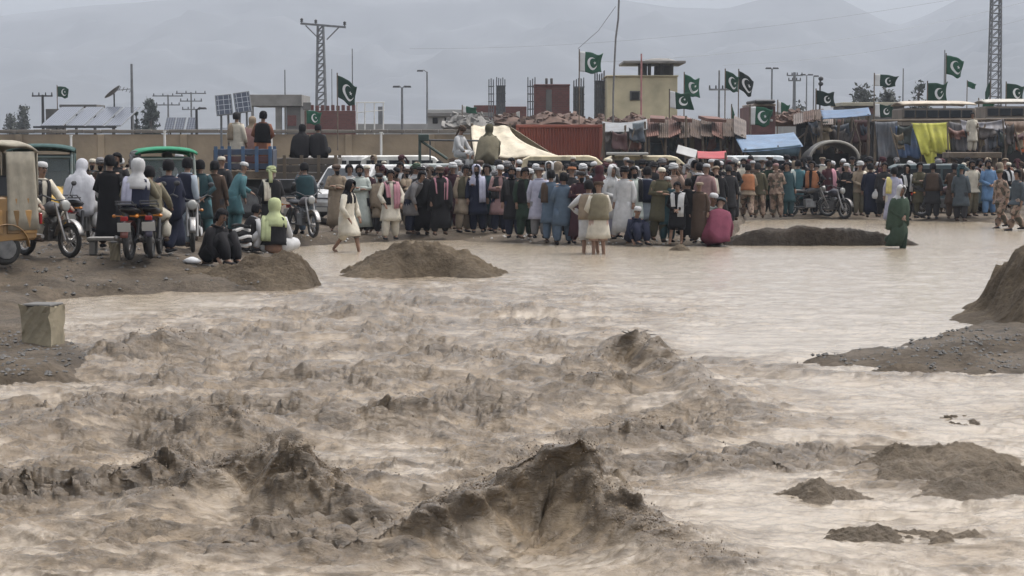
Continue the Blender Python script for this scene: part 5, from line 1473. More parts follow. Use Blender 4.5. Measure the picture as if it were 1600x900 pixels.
o = root('tarpaulin_row', 1470, 72, 'row of stalls hung with grey, blue, yellow and orange tarpaulins', 'stall', z=.2)
dark_back(o, 1362, 1640, 196, 2.4)
for name, qd, col, sg, fd, kk, sd_ in (('grey_tarpaulin', [(1366, 190), (1402, 189), (1404, 246), (1370, 248)], (.10, .105, .115), .03, .09, 7, 1), ('blue_tarpaulin', [(1399, 197), (1432, 200), (1440, 246), (1403, 244)], (.055, .09, .17), .02, .08, 6, 2),
                                     ('yellow_tarpaulin', [(1424, 192), (1481, 191), (1484, 236), (1442, 240)], (.46, .44, .075), .03, .12, 6, 3), ('yellow_corner', [(1440, 232), (1464, 230), (1460, 262), (1452, 264)], (.46, .44, .075), .0, .08, 4, 4),
                                     ('grey_tarpaulin', [(1482, 190), (1530, 192), (1528, 234), (1486, 236)], (.075, .072, .078), .05, .10, 7, 5), ('pale_tarpaulin', [(1500, 187), (1568, 186), (1570, 200), (1502, 206)], (.19, .185, .20), .12, .06, 8, 6),
                                     ('grey_tarpaulin', [(1534, 196), (1570, 190), (1572, 238), (1540, 240)], (.15, .145, .155), .05, .12, 7, 7), ('orange_tarpaulin', [(1571, 208), (1612, 204), (1614, 236), (1573, 235)], (.50, .13, .04), .02, .06, 5, 8), ('brown_tarpaulin', [(1570, 190), (1625, 186), (1625, 206), (1572, 210)], (.10, .055, .03), .04, .06, 5, 9)):
    d = {'yellow_tarpaulin': -.35, 'yellow_corner': -.42, 'pale_tarpaulin': -.2, 'blue_tarpaulin': -.15}.get(name, 0)
    drape(o, name, qd, col, sg, fd, kk, 22, 14, seed=sd_ * 1.3, dys=(d + .2, d + .2, d, d), hem=.05)
posts(o, [(1368, 188, .3), (1402, 190, .3), (1440, 190, .3), (1484, 188, .3), (1532, 188, .3), (1571, 186, .3), (1612, 188, .3)])
p, q = loc(o, 1362, 189, .4), loc(o, 1625, 186, .4)
MB().tube([(p.x, .4, p.z), (q.x, .4, q.z)], .05, 7).build('ridge_pole', WOOD, o)
o = root('stall_counter', 1510, 68, 'low brown stall counter in front of the grey tarpaulins', 'counter')
bx(o, 1478, 1560, 238, 247, -.5, .6, 'counter_top', WOOD); bx(o, 1484, 1490, 247.3, 300, -.2, .1, 'leg', WOOD); bx(o, 1548, 1553, 247.3, 300, -.2, .1, 'leg', WOOD)

# odd cloths, sacks and leaning sticks hung about the stalls
MUTED = [(.06, .05, .045), (.10, .085, .07), (.045, .055, .07), (.12, .05, .035), (.03, .04, .035), (.15, .14, .13), (.07, .03, .03), (.16, .12, .07)]
for nm, a0, a1, t0, n, dd in (('market_stall', 944, 1008, 196, 5, -.5), ('brown_roof_shack', 1014, 1160, 208, 14, .2), ('blue_tarpaulin_stall', 1150, 1250, 236, 5, -.3), ('timber_shack', 1248, 1366, 190, 13, -.2), ('tarpaulin_row', 1366, 1600, 194, 15, -.5)):
    o = bpy.data.objects[nm]
    for i in range(n):
        a = rnd.uniform(a0, a1 - 16); w_ = rnd.uniform(9, 26); t = t0 + rnd.uniform(-4, 16); h_ = rnd.uniform(12, 34)
        if nm == 'tarpaulin_row' and 1415 < a < 1480: continue
        drape(o, 'hanging_cloth', [(a, t), (a + w_, t + rnd.uniform(-4, 4)), (a + w_ + rnd.uniform(-5, 5), min(248, t + h_)), (a + rnd.uniform(-5, 5), min(249, t + h_ + rnd.uniform(-6, 6)))], rnd.choice(MUTED), rnd.uniform(.02, .14), .09, rnd.uniform(4, 8), 8, 8, seed=a, dys=(dd + rnd.uniform(-.1, .3),) * 4, hem=.05)
        if i % 2 == 0:
            p, q = loc(o, a + rnd.uniform(-10, 10), t + 40), loc(o, a + rnd.uniform(-14, 14), t - rnd.uniform(2, 12))
            MB().tube([(p.x, dd - .1, max(-.1, p.z)), (q.x, dd, q.z)], .03, 5).build('stick', WOOD, o)
# more jumble on the skyline of the bazaar
rubble_heap('thatch_heap', 1210, 1290, 176, 92, 'pale brown thatch and rubble left of the timber shack', RUBBLE, 12, 196)
o = root('far_house', 1260, 120, 'distant low house wall behind the bazaar roofs', 'building')
bx(o, 1225, 1300, 176, 235, 0, 4, 'wall', PALEW); bx(o, 1222, 1303, 173, 175.8, -.3, 4.2, 'roof_edge', CONC)
o = root('yellow_roof_house', 1345, 125, 'house with a pale yellowish roof behind the blue sheet', 'building')
bx(o, 1318, 1412, 166, 235, 0, 4, 'wall', CONC_D); bx(o, 1315, 1416, 160, 165.7, -.4, 4.3, 'roof', surf('pale_roof', (.36, .33, .25), .9, .2, .6)); bx(o, 1346, 1380, 168, 178, -.06, .02, 'shutter', BRICK)

# solar array, canopy and dish on the left roofs
SOLAR, _nt, _b = new_mat('solar_glass')
_tc = _nt.nodes.new('ShaderNodeTexCoord'); _bk = _nt.nodes.new('ShaderNodeTexBrick'); _bk.offset = 0
_bk.inputs['Scale'].default_value = 1.0; _bk.inputs['Brick Width'].default_value = .16; _bk.inputs['Row Height'].default_value = .16; _bk.inputs['Mortar Size'].default_value = .008
_bk.inputs['Color1'].default_value = (.045, .055, .08, 1); _bk.inputs['Color2'].default_value = (.05, .06, .085, 1); _bk.inputs['Mortar'].default_value = (.35, .36, .38, 1)
_nt.links.new(_tc.outputs['Object'], _bk.inputs['Vector']); _nt.links.new(_bk.outputs['Color'], _b.inputs['Base Color']); _b.inputs['Roughness'].default_value = .28
def panel(parent, c, w, h, rot, name='solar_panel', th=.05, mat=None):
    fr = MB().box((0, 0, 0), (w, h, th)).build(name, STEEL, parent, bevel=.01)
    fr.location = c; fr.rotation_euler = rot
    cells = MB().box((0, 0, th / 2 + .004), (w - .07, h - .07, .006)).build('cells', mat or SOLAR, fr)
    return fr
o = root('solar_array', 135, 118, 'large tilted solar array of pale panels above the wall at the left', 'solar panels')
p, q = loc(o, 52, 197), loc(o, 218, 166)
ln = math.hypot(3.0, q.z - p.z)
tilt = math.atan2(q.z - p.z, 3.0)
for i, (a, c) in enumerate(((56, 96), (96, 128), (128, 158), (158, 186))):
    x0, x1 = loc(o, a, 197).x, loc(o, c, 197).x
    panel(o, ((x0 + x1) / 2 + .5, 1.5, (p.z + q.z) / 2), x1 - x0 - .05, ln, (tilt, 0, -.22), th=.06)
for a in (66, 88, 118, 147, 176):
    x = loc(o, a, 197).x; MB().tube([(x, .1, -.2), (x, .1, p.z)], .06, 6).build('leg', DARKM, o)
    MB().tube([(x + .6, 2.9, -.2), (x + .6, 2.9, q.z - .1)], .06, 6).build('leg', DARKM, o)
x0, x1 = loc(o, 52, 197).x, loc(o, 182, 197).x
MB().box(((x0 + x1) / 2, 0, p.z - .06), (x1 - x0, .10, .12)).build('front_rail', DARKM, o)
o = root('roof_canopy', 122, 125, 'thin flat canopy slab on the roof above the left solar array', 'canopy')
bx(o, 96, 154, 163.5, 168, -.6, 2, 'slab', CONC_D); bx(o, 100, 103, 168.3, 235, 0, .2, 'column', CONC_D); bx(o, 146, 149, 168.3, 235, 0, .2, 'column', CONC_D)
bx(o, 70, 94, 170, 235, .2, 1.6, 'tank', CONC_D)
o = root('solar_table', 283, 122, 'small solar table of three pale panels on the wall top', 'solar panels')
for a in (256, 272, 290):
    c = loc(o, a + 8, 194); panel(o, (c.x, .4, c.z), .62, 1.1, (.9, 0, -.12))
    MB().tube([(c.x, .5, -.1), (c.x, .5, c.z)], .05, 6).build('leg', DARKM, o)
o = root('dish_antenna', 180, 122, 'small dish antenna on a pole above the solar array', 'antenna')
c = loc(o, 178, 146)
dish = MB(); dish.rings([ering(Vector((c.x, 0, c.z)) + Vector((-.5, -.3, .6)).normalized() * d, Vector((.6, 0, .5)).normalized(), Vector((0, 1, 0)), r, r, 16) for d, r in ((0, .05), (.03, .3), (.09, .52), (.16, .62), (.14, .60), (.05, .28))])
dish.build('dish', STEEL, o)
MB().tube([(c.x, .05, -.1), (c.x, .05, c.z)], .05, 6).build('mast', DARKM, o)
y = MB()
for k in range(4):
    y.tube([(c.x + .3 + .22 * k, .1, c.z + .2 - .05 * k), (c.x + .42 + .22 * k, .1, c.z + .45 - .05 * k)], .025, 5)
y.tube([(c.x + .1, .1, c.z + .2), (c.x + 1.2, .1, c.z + .3)], .025, 5)
y.build('aerial', STEEL, o)

# ------------------------------------------------------------------ pylons, poles, lamps and wires
def strut(mb, a, b, r=.05): mb.tube([a, b], r, 5)
def lattice(o, px, py_top, w0, w1, zt, n, legmat=STEEL):
    for sx in (-1, 1):
        for sy in (-1, 1):
            MB().tube([(sx * w0 / 2, sy * w0 / 2, -.2), (sx * w1 / 2, sy * w1 / 2, zt)], .075, 6).build('leg', legmat, o)
    zs = [zt * (1 - (1 - i / n) ** 1.1) for i in range(n + 1)]
    for i in range(n):
        a, b = w0 + (w1 - w0) * zs[i] / zt, w0 + (w1 - w0) * zs[i + 1] / zt
        mb = MB()
        for s in (-1, 1):
            strut(mb, (-a / 2, s * a / 2, zs[i]), (b / 2, s * b / 2, zs[i + 1]), .038)
            strut(mb, (s * a / 2, a / 2, zs[i]), (s * b / 2, -b / 2, zs[i + 1]), .038)
            strut(mb, (-b / 2, s * b / 2, zs[i + 1]), (b / 2, s * b / 2, zs[i + 1]), .038)
            strut(mb, (s * b / 2, -b / 2, zs[i + 1]), (s * b / 2, b / 2, zs[i + 1]), .038)
        mb.build('bracing', legmat, o)
o = root('lattice_pylon', 503, 150, 'steel lattice pylon with a wide crossarm left of the flag on the wall', 'pylon')
zt = loc(o, 505, 40).z
lattice(o, 505, 40, .95, .42, zt, 20)
ca = MB()
p, q = loc(o, 470, 37), loc(o, 541, 43)
ca.box(((p.x + q.x) / 2, -.28, (p.z + q.z) / 2), (q.x - p.x, .14, .16), (0, math.atan2(p.z - q.z, q.x - p.x), 0)); ca.build('crossarm', STEEL, o)
for a, b2, c, d in ((478, 40, 500, 62), (531, 42, 511, 62)):
    u, v = loc(o, a, b2), loc(o, c, d); MB().tube([(u.x, -.26, u.z), (v.x, -.2, v.z)], .055, 6).build('brace', STEEL, o)
for a, b2 in ((472, 31), (494, 33), (539, 36)):
    u = loc(o, a, b2); m_ = MB(); m_.tube([(u.x, -.28, u.z - .3), (u.x, -.28, u.z)], .04, 6); m_.ball((u.x, -.28, u.z), .12, 8, 5); m_.ball((u.x, -.28, u.z - .14), (.14, .14, .05), 8, 4); m_.build('insulator', DARKM, o)
o = root('lattice_pylon', 1550, 160, 'tall steel lattice pylon rising out of the frame above the buses', 'pylon')
lattice(o, 1550, 0, 1.05, .62, loc(o, 1550, -70).z, 26)
u = loc(o, 1550, -2); MB().box((0, -.4, u.z), (1.4, .1, .14)).build('crossarm', STEEL, o)

def pole(px, top, Y, label, r=.09, cross=(), heads=None, mat=STEEL, name='utility_pole', cat='pole', bend=0.0):
    o = root(name, px, Y, label, cat)
    t = loc(o, px, top).z
    MB().tube([(bend * k * (1 - k) * 4, 0, -.2 + (t + .2) * k) for k in np.linspace(0, 1, 8)], [r * (1.25 - .5 * k) for k in np.linspace(0, 1, 8)], 8).build('shaft', mat, o)
    for py, w in cross:
        z = loc(o, px, py).z
        MB().box((0, -.1, z), (w, .1, .11)).build('crossarm', mat, o)
        for s in (-1, -.35, .35, 1):
            MB().tube([(s * w * .46, -.1, z + .05), (s * w * .46, -.1, z + .26)], [.06, .04], 6).build('insulator', DARKM, o)
    if heads:
        for dx in heads:
            MB().tube([(0, 0, t - .05), (dx * .5, 0, t + .12), (dx, 0, t + .10)], .04, 6).build('arm', mat, o)
            MB().box((dx * 1.1, 0, t + .07), (.5, .26, .13), None, 0, .8).build('lamp_head', DARKM, o, bevel=.02)
    return o
pole(70, 148, 140, 'dark power pole with a crossarm left of the solar array', .12, ((150, 1.5),), mat=DARKM)
pole(209, 100, 120, 'tall bare grey mast rising from the solar array', .10)
pole(265, 148, 190, 'distant power pole with two crossarms, left of its pair', .10, ((150, 3.0), (164, 2.4)))
pole(301, 144, 190, 'distant power pole with three crossarms, right of its pair', .10, ((146, 3.0), (158, 2.2), (171, 1.8)))
pole(309, 171, 118, 'short dark post with a small hood beside the raised solar panels', .10, (), (.35,), mat=DARKM, name='street_lamp', cat='street lamp')
pole(447, 109, 150, 'thin mast behind the concrete frame house', .06)
pole(552, 76, 150, 'thin tall mast behind the flag beside the pylon', .05)
pole(520, 108, 160, 'very thin mast between the pylon and the flag', .04)
pole(629, 137, 130, 'street lamp with two heads behind the wall', .09, (), (-.35, .35), name='street_lamp', cat='street lamp')
pole(668, 112, 150, 'tall street light with one curved arm left of the pale house', .08, (), (-.5,), name='street_lamp', cat='street lamp')
pole(1001, 84, 105, 'thin reddish pole in front of the cream tower', .06, mat=surf('faded_red_paint', (.36, .16, .15), .6))
pole(1122, 110, 120, 'pinkish grey pole with one plain crossarm right of the flags', .07, ((140, 1.3),))
pole(1204, 108, 150, 'slender lamp mast behind the painted truck', .08, (), (.25, -.25), name='street_lamp', cat='street lamp')
pole(1239, 113, 170, 'thick power pole with crossarms left of the lamp pair', .16, ((118, 1.4), (126, 1.1)))
pole(1258, 118, 170, 'lamp mast right beside the thick power pole', .07, (), (.3, -.3), name='street_lamp', cat='street lamp')
pole(1269, 120, 175, 'short-topped lamp mast beside the dark signal pole', .07, (), (.2,), name='street_lamp', cat='street lamp')
o = pole(1279, 121, 110, 'dark pole carrying round lamp drums above the draped flag', .06, mat=DARKM)
for py in (123, 131):
    u = loc(o, 1280, py); MB().ball((.03, -.06, u.z), (.15, .12, .13), 10, 6).build('lamp_drum', DARKM, o)
pole(1408, 107, 130, 'thin pole behind the flag over the yellow-roofed house', .05)
pole(1472, 78, 120, 'slim pole beside the highest flag on the right', .045)
o = root('antenna_mast', 962, 88, 'tall thin bent mast with a guy wire left of the cream tower', 'mast')
pts = [(965, -30), (967, 0), (966, 30), (962, 60), (960, 100), (958, 150), (958, 200)]
MB().tube([loc(o, a, b2) for a, b2 in pts], .045, 7).build('mast', surf('mast_grey', (.16, .155, .15), .7), o)
MB().tube([loc(o, 962, 10), loc(o, 935, 48), loc(o, 903, 76)], .012, 5).build('guy_wire', STEEL, o)
for (a, b2, Ya, c, d, Yc, sag, lab) in ((1700, -25, 150, 905, 98, 118, 1.2, 'upper wire sagging across the sky to the right pylon'), (1700, 0, 150, 1130, 102, 140, 1.0, 'lower wire sagging across the sky to the right pylon'), (1700, -40, 150, 640, 76, 190, 1.5, 'faint long wire crossing the sky above the flags')):
    A, B = at(a, b2, Ya), at(c, d, Yc)
    wob = [A.lerp(B, t) + Vector((0, 0, -sag * 4 * t * (1 - t))) for t in np.linspace(0, 1, 24)]
    tag(MB().tube(wob, .007, 4).build('overhead_wire', STEEL), lab, 'wire')

# ------------------------------------------------------------------ flags: dark green with a white crescent and star and a white hoist stripe
FLAGW = tinted('flag_cloth', .8, .08, 3, .1, 20, .01, .2)
def flag(px, py, Y, w, h, label, tilt=0.0, ph=0.0, droop=0.0, pole_to=235, col=(.018, .055, .034), emblem=True, stripe=True, hang=0.0, fl=1):
    """px, py: middle of the flag; w, h in pixels; fl = 1 flies to the viewer's right."""
    o = empty('flag', at(px - fl * w / 2, py, Y), 0, label, 'flag', 'flags flying over the bazaar')
    s = Y / FPX
    w *= s; h *= s
    def surfp(u, v, off=0.0):
        x = fl * u * w * (1 - hang * .65)
        z = (.5 - v) * h - tilt * u * h - droop * u * u * h - hang * u * h * .9
        a = .17 * w * (.25 + u)
        y = a * math.sin(5.2 * u + ph + 1.2 * v) + off
        z += .11 * h * math.sin(5 * u + ph + 1.2 * v) * u + .04 * h * math.sin(11 * u + 2 * ph + 3 * v) * u
        x *= .93 + .07 * math.cos(3 * v + ph)
        return Vector((x, y, z))
    u0 = .24 if stripe else 0
    MB().sheet(lambda u, v: surfp(u0 + (1 - u0) * u, v), 20, 12, .02).build('green_field', FLAGW, o, smooth=True, color=col if col != (.018, .055, .034) else rnd.choice([(.018, .055, .034), (.022, .085, .05), (.016, .042, .03)]))
    if stripe: MB().sheet(lambda u, v: surfp(u0 * u, v), 6, 12, .02).build('white_stripe', FLAGW, o, smooth=True, color=(.62, .62, .61))
    if emblem:
        cu, cv, rr = .60, .50, .30                      # crescent: points between two circles, laid on both faces of the cloth
        asp = w / h
        out, inn = [], []
        for t in np.linspace(.62, 2 * PI - .62, 25):
            out.append((math.cos(t), math.sin(t)))
        a0 = math.atan2(math.sin(.62), math.cos(.62) - .28)
        r2 = math.hypot(math.cos(.62) - .28, math.sin(.62))
        for t in np.linspace(a0, 2 * PI - a0, 25):
            inn.append((.28 + r2 * math.cos(t), r2 * math.sin(t)))
        rot = .6
        def uv(x, y):
            X, Yy = x * math.cos(rot) - y * math.sin(rot), x * math.sin(rot) + y * math.cos(rot)
            return cu + X * rr / asp, cv - Yy * rr
        for nm in ('crescent', 'star'):
            mb = MB()
            for off in (-.016, .016):
                if nm == 'crescent':
                    vs = [surfp(*uv(*p), off) for p in out] + [surfp(*uv(*p), off) for p in inn]
                    mb.add(vs, [(i, i + 1, 26 + i, 25 + i) for i in range(24)])
                else:
                    st = [(.46 + (.30 if k % 2 == 0 else .12) * math.cos(k * PI / 5), (.30 if k % 2 == 0 else .12) * math.sin(k * PI / 5)) for k in range(10)]
                    vs = [surfp(*uv(.46, 0), off)] + [surfp(*uv(*p), off) for p in st]
                    mb.add(vs, [(0, 1 + k, 1 + (k + 1) % 10) for k in range(10)])
            mb.build(nm, FLAGW, o, color=(.66, .66, .65), fix=False)
    zb = Z2(pole_to, Y) - o.location.z
    MB().tube([(-.03 * fl, 0, zb), (-.03 * fl, 0, h * .62)], .03, 6).build('flagpole', WOOD, o)
    return o
flag(99, 143, 125, 18, 16, 'small triangular-looking green flag over the left solar array', .1, 0, 0, fl=1, stripe=False)
flag(543, 135, 95, 30, 34, 'large green flag with crescent right of the lattice pylon', .42, .5, stripe=False)
flag(925, 96, 100, 38, 31, 'green flag with a wide white stripe left of the cream tower', .10, 1.2)
flag(1083, 131, 98, 26, 30, 'steeply tilted green flag right of the cream tower', .30, 2.0, stripe=False, fl=1)
flag(1066, 155, 92, 38, 26, 'green and white flag lying across the wind at the cream tower foot', .22, 2.8)
flag(1145, 124, 100, 22, 27, 'green flag folded to a point, left of the dark one', .30, 1.0, emblem=True, stripe=False)
flag(1166, 125, 102, 22, 28, 'blackish flag with a white emblem right of the folded green one', .45, .2, col=(.013, .02, .018), stripe=False)
flag(1150, 180, 95, 12, 28, 'drooping green flag left of the painted truck', .3, 1, hang=.6, emblem=False, stripe=False)
flag(1163, 180, 95, 12, 28, 'second drooping green flag, touching the painted truck', .3, 2, hang=.6, emblem=False, stripe=False, fl=-1)
flag(1190, 181, 86, 34, 28, 'green flag with crescent spread over the painted truck front', .05, .4)
flag(1226, 167, 96, 20, 18, 'small crumpled green flag right of the painted truck', .35, 1.4, emblem=False)
flag(1292, 152, 90, 32, 22, 'blackish green flag with crescent hanging from the dark pole', .22, 2.2, col=(.014, .026, .022), stripe=False)
flag(1386, 125, 100, 38, 18, 'long narrow green flag over the yellow-roofed house', .12, .9)
flag(1492, 101, 100, 26, 29, 'highest green flag with crescent at the right', .20, .3, stripe=False)
flag(1467, 145, 95, 34, 30, 'wide green flag with crescent above the bus roof', -.02, 1.6, stripe=False)
flag(1384, 172, 92, 34, 20, 'green flag with a crescent spread low above the grey tarpaulin', .15, 2.4)
flag(1543, 164, 96, 26, 18, 'plain green flag lying along the second bus roof', .05, .7, emblem=False)
flag(1588, 143, 95, 30, 25, 'green flag with crescent cut by the right edge of the photo', .12, 1.1, stripe=False)
flag(1519, 131, 120, 14, 9, 'tiny dark pennant between the highest flag and the right pylon', .5, 1.1, emblem=False, stripe=False)
flag(1541, 138, 110, 12, 20, 'small dark flag wrapped round its pole at the pylon foot', .2, .1, hang=.5, emblem=False, stripe=False, fl=-1)
flag(491, 183, 118, 24, 20, 'bright green flag hung on the crenellated brick wall', .06, .6, col=(.012, .09, .05), stripe=False)
flag(735, 170, 120, 24, 10, 'limp dark green flag with white stripe over the pale house', .35, 1.9, emblem=False)

# ------------------------------------------------------------------ trees behind the roofs
LEAF = [surf('leaf_dark', (.030, .040, .028), .8, .35, 2), surf('leaf_grey', (.055, .060, .045), .8, .3, 2)]
BARK = surf('bark', (.07, .055, .042), .9, .3, 4)
def tree(px, top, Y, wpx, label, seed, slim=1.0, mat=0, dens=420):
    dens *= 2
    o = root('tree', px, Y, label, 'tree', 'trees behind the roofs')
    r2 = random.Random(seed)
    H0 = loc(o, px, top).z; Wm = wpx * Y / FPX
    tr = MB(); tr.tube([(0, 0, -.2), (.1, 0, H0 * .4), (.0, .1, H0 * .85)], [.22, .16, .05], 7)
    cl_ = []
    for k in range(22):
        t = r2.uniform(.40, .97); a = r2.uniform(0, 2 * PI)
        ext_ = Wm * .45 * math.sin(PI * min(.98, .05 + .93 * t))
        c = Vector((math.cos(a) * ext_ * r2.uniform(.3, 1), math.sin(a) * ext_ * r2.uniform(.3, 1), H0 * t * .95))
        cl_.append((c, Wm * r2.uniform(.22, .36)))
        tr.tube([(.05, 0, H0 * (t - .25)), c * .6 + Vector((0, 0, H0 * t * .36)), c], [.07, .05, .02], 5)
    tr.build('trunk', BARK, o)
    cr = MB()
    for k in range(dens):
        c, rad = r2.choice(cl_)
        d = Vector((r2.gauss(0, 1), r2.gauss(0, 1), r2.gauss(0, 1))).normalized() * rad * r2.uniform(.2, 1.1)
        d.z *= 1.25
        p = c + d; s = r2.uniform(.14, .34) * (.6 + Wm * .12)
        a, b_ = Vector((r2.gauss(0, 1), r2.gauss(0, 1), r2.gauss(0, 1))).normalized(), Vector((r2.gauss(0, 1), r2.gauss(0, 1), r2.gauss(0, 1))).normalized()
        cr.add([p - a * s, p + b_ * s * .5, p + a * s, p - b_ * s * .5], [(0, 1, 2, 3)])
    cr.build('crown', LEAF[mat], o, fix=False)
tree(40, 163, 240, 22, 'slim dark grey tree at the far left behind the roofs', 1, 1, 1, 700)
tree(20, 182, 250, 30, 'low greyish tree at the far left edge of the skyline', 2, 1, 1, 500)
tree(237, 155, 200, 28, 'dense dark bushy tree right of the solar array', 3, 1, 0, 1300)
tree(215, 168, 200, 12, 'narrow dark tree touching the solar array', 4, 1, 0, 400)
tree(1345, 138, 190, 56, 'pale olive loose tree behind the yellow-roofed house', 5, 1, 1, 600)
tree(1385, 132, 195, 46, 'second loose tree under the long narrow flag', 6, 1, 1, 600)
tree(1432, 125, 185, 36, 'darker loose tree left of the wide flag over the bus', 7, 1, 0, 500)
tree(1245, 160, 200, 40, 'low bush behind the thick power pole', 8, 1, 1, 500)
# ------------------------------------------------------------------ vehicles
RUBBER = surf('tyre_rubber', (.022, .021, .020), .85, .3, 6)
CHROME = surf('scratched_chrome', (.26, .25, .24), .42, .2, 6, metal=.8)
ENGINE = surf('engine_metal', (.14, .14, .14), .5, .3, 8, metal=.6)
LAMPG = surf('lamp_glass', (.35, .35, .33), .15, .1, 3)
REDL = surf('red_lens', (.28, .02, .02), .2, .1, 3)
VINYL = surf('black_vinyl', (.02, .02, .022), .5, .25, 6)
PLATE = surf('plate_white', (.38, .37, .34), .5, .1, 4)

def wheel(parent, c, r, w, spokes=0, axis='x', mat=CHROME):
    t = MB().torus((0, 0, 0), r - w * .5, w * .5, axis, 22, 7).build('wheel', RUBBER, parent, smooth=True)
    t.location = c
    h = MB()
    h.torus((0, 0, 0), r - w * 1.05, w * .22, axis, 22, 5)
    e = {'x': Vector((1, 0, 0)), 'y': Vector((0, 1, 0))}[axis]
    h.tube([e * -w * .55, e * w * .55], r * (.14 if spokes else .62), 14)
    for k in range(spokes):
        a = 2 * PI * k / spokes
        d = Vector((0, math.cos(a), math.sin(a))) if axis == 'x' else Vector((math.cos(a), 0, math.sin(a)))
        h.tube([e * (.3 * w * (-1) ** k), d * (r - w)], .006, 4)
    h.build('rim', mat, t)
    return t

def motorcycle(col):
    """Small motorcycle, front towards -Y, origin on the ground."""
    o = empty('motorcycle')
    wheel(o, (0, -.62, .30), .30, .085, 18); wheel(o, (0, .62, .30), .30, .10, 18)
    f = MB()
    f.tube([(0, -.40, .86), (0, -.25, .72), (0, .10, .66), (0, .45, .68), (0, .80, .76)], .028, 8)
    f.tube([(0, -.37, .80), (0, -.22, .34), (0, .20, .28)], .026, 8)
    for s in (-1, 1):
        f.tube([(s * .10, .30, .66), (s * .10, .62, .30)], .022, 7); f.tube([(s * .08, .18, .30), (s * .09, .62, .30)], .020, 7)
        f.tube([(s * .13, .48, .68), (s * .13, .60, .34)], .030, 8)
    f.build('frame', DARKM, o)
    e = MB(); e.box((0, -.03, .42), (.22, .34, .28)); e.box((0, -.16, .56), (.16, .18, .20), (.5, 0, 0))
    for k in range(4): e.box((0, -.16 + .02 * k, .50 + .05 * k), (.22, .22, .015), (.5, 0, 0))
    e.build('engine', ENGINE, o, bevel=.012)
    tk = MB(); tk.rings([ering(Vector((0, y, z)), Vector((1, 0, 0)), Vector((0, 0, 1)), rx, rz, 14) for y, z, rx, rz in ((-.36, .80, .05, .05), (-.30, .82, .12, .10), (-.12, .83, .14, .12), (.04, .79, .11, .09), (.10, .77, .06, .05))])
    tk.build('fuel_tank', PAINT, o, smooth=True, color=col)
    st = MB(); st.rings([ering(Vector((0, y, z)), Vector((1, 0, 0)), Vector((0, 0, 1)), rx, rz, 12) for y, z, rx, rz in ((.05, .79, .08, .04), (.15, .80, .13, .06), (.45, .81, .14, .06), (.75, .84, .13, .055), (.86, .86, .08, .035))])
    st.build('seat', VINYL, o, smooth=True)
    fk = MB()
    for s in (-1, 1): fk.tube([(s * .085, -.36, .92), (s * .085, -.46, .66), (s * .085, -.62, .30)], [.022, .027, .024], 8)
    fk.build('fork', CHROME, o)
    hb = MB(); hb.tube([(-.37, -.22, 1.02), (-.28, -.28, 1.06), (-.1, -.38, .97), (.1, -.38, .97), (.28, -.28, 1.06), (.37, -.22, 1.02)], .015, 7)
    for s in (-1, 1): hb.tube([(s * .28, -.28, 1.06), (s * .33, -.30, 1.22)], .008, 5); hb.ball((s * .35, -.30, 1.25), (.06, .02, .045), 8, 5)
    hb.build('handlebar', DARKM, o)
    hl = MB(); hl.rings([ering(Vector((0, y, .88)), Vector((1, 0, 0)), Vector((0, 0, 1)), r, r, 14) for y, r in ((-.42, .04), (-.46, .085), (-.53, .10))]); h = hl.build('headlamp', CHROME, o, smooth=True)
    MB().ball((0, -.535, .88), (.09, .025, .09), 12, 6).build('lens', LAMPG, h, smooth=True)
    for yc, w_ in ((-.62, .11), (.62, .13)):
        a0, a1 = (-.5, 2.2) if yc < 0 else (.3, 2.9)
        MB().sheet(lambda u, v: Vector(((v - .5) * w_, yc - .355 * math.cos(a0 + (a1 - a0) * u) if yc > 0 else yc + .355 * math.cos(a0 + .7 + (a1 - a0) * u), .30 + .355 * math.sin((a0 + (a1 - a0) * u) if yc > 0 else a0 + .7 + (a1 - a0) * u))), 14, 3, .008).build('fender', PAINT if yc > 0 else CHROME, o, smooth=True, color=col)
    ex = MB(); ex.tube([(.12, -.2, .48), (.14, -.16, .30), (.15, .2, .27), (.16, .40, .30), (.16, .85, .38)], [.02, .02, .022, .045, .045], 9); ex.build('exhaust', CHROME, o, smooth=True)
    tl = MB().box((0, .92, .70), (.12, .06, .08)).build('tail_lamp', REDL, o, bevel=.01)
    MB().box((0, .95, .56), (.22, .012, .15), (-.15, 0, 0)).build('number_plate', PLATE, o)
    for s in (-1, 1):
        m_ = MB(); m_.tube([(s * .06, .80, .74), (s * .17, .84, .74)], .010, 5); m_.ball((s * .19, .85, .74), (.035, .04, .03), 8, 5); m_.build('indicator', surf('amber_lens', (.45, .16, .02), .25) if s < 0 else bpy.data.materials['amber_lens'], o)
    cg = MB().box((0, .80, .93), (.30, .26, .02)); cg.tube([(-.14, .68, .88), (-.14, .94, .98), (.14, .94, .98), (.14, .68, .88)], .012, 6); cg.build('carrier', DARKM, o)
    return o
moto = motorcycle((.16, .02, .022))
MG = 'motorcycles on the bank'
MOTOS = [(130, 384, 178, 'motorcycle ridden by the man under the white shawl', (.06, .015, .018)), (218, 404, 176, 'motorcycle with a white plate ridden by the man in white and navy', (.14, .03, .02)),
         (74, 402, 50, 'motorcycle with a spoked front wheel showing beside the nearest rickshaw', (.05, .05, .055)), (1264, 340, 100, 'parked motorcycle seen from the side in front of the right crowd', (.02, .02, .022)),
         (1298, 342, 35, 'motorcycle with its chrome fork turned to us, right of the parked one', (.02, .02, .03)), (301, 392, 10, 'motorcycle with a headlamp behind the person sitting on the bank', (.03, .03, .03)),
         (474, 371, 28, 'dark motorcycle standing below the cargo truck', (.03, .02, .02)), (243, 402, 184, 'motorcycle squeezed in just right of the one with the white plate', (.02, .02, .05)),
         (1472, 339, 80, 'motorcycle half hidden behind the man in brown kameez', (.06, .02, .022))]
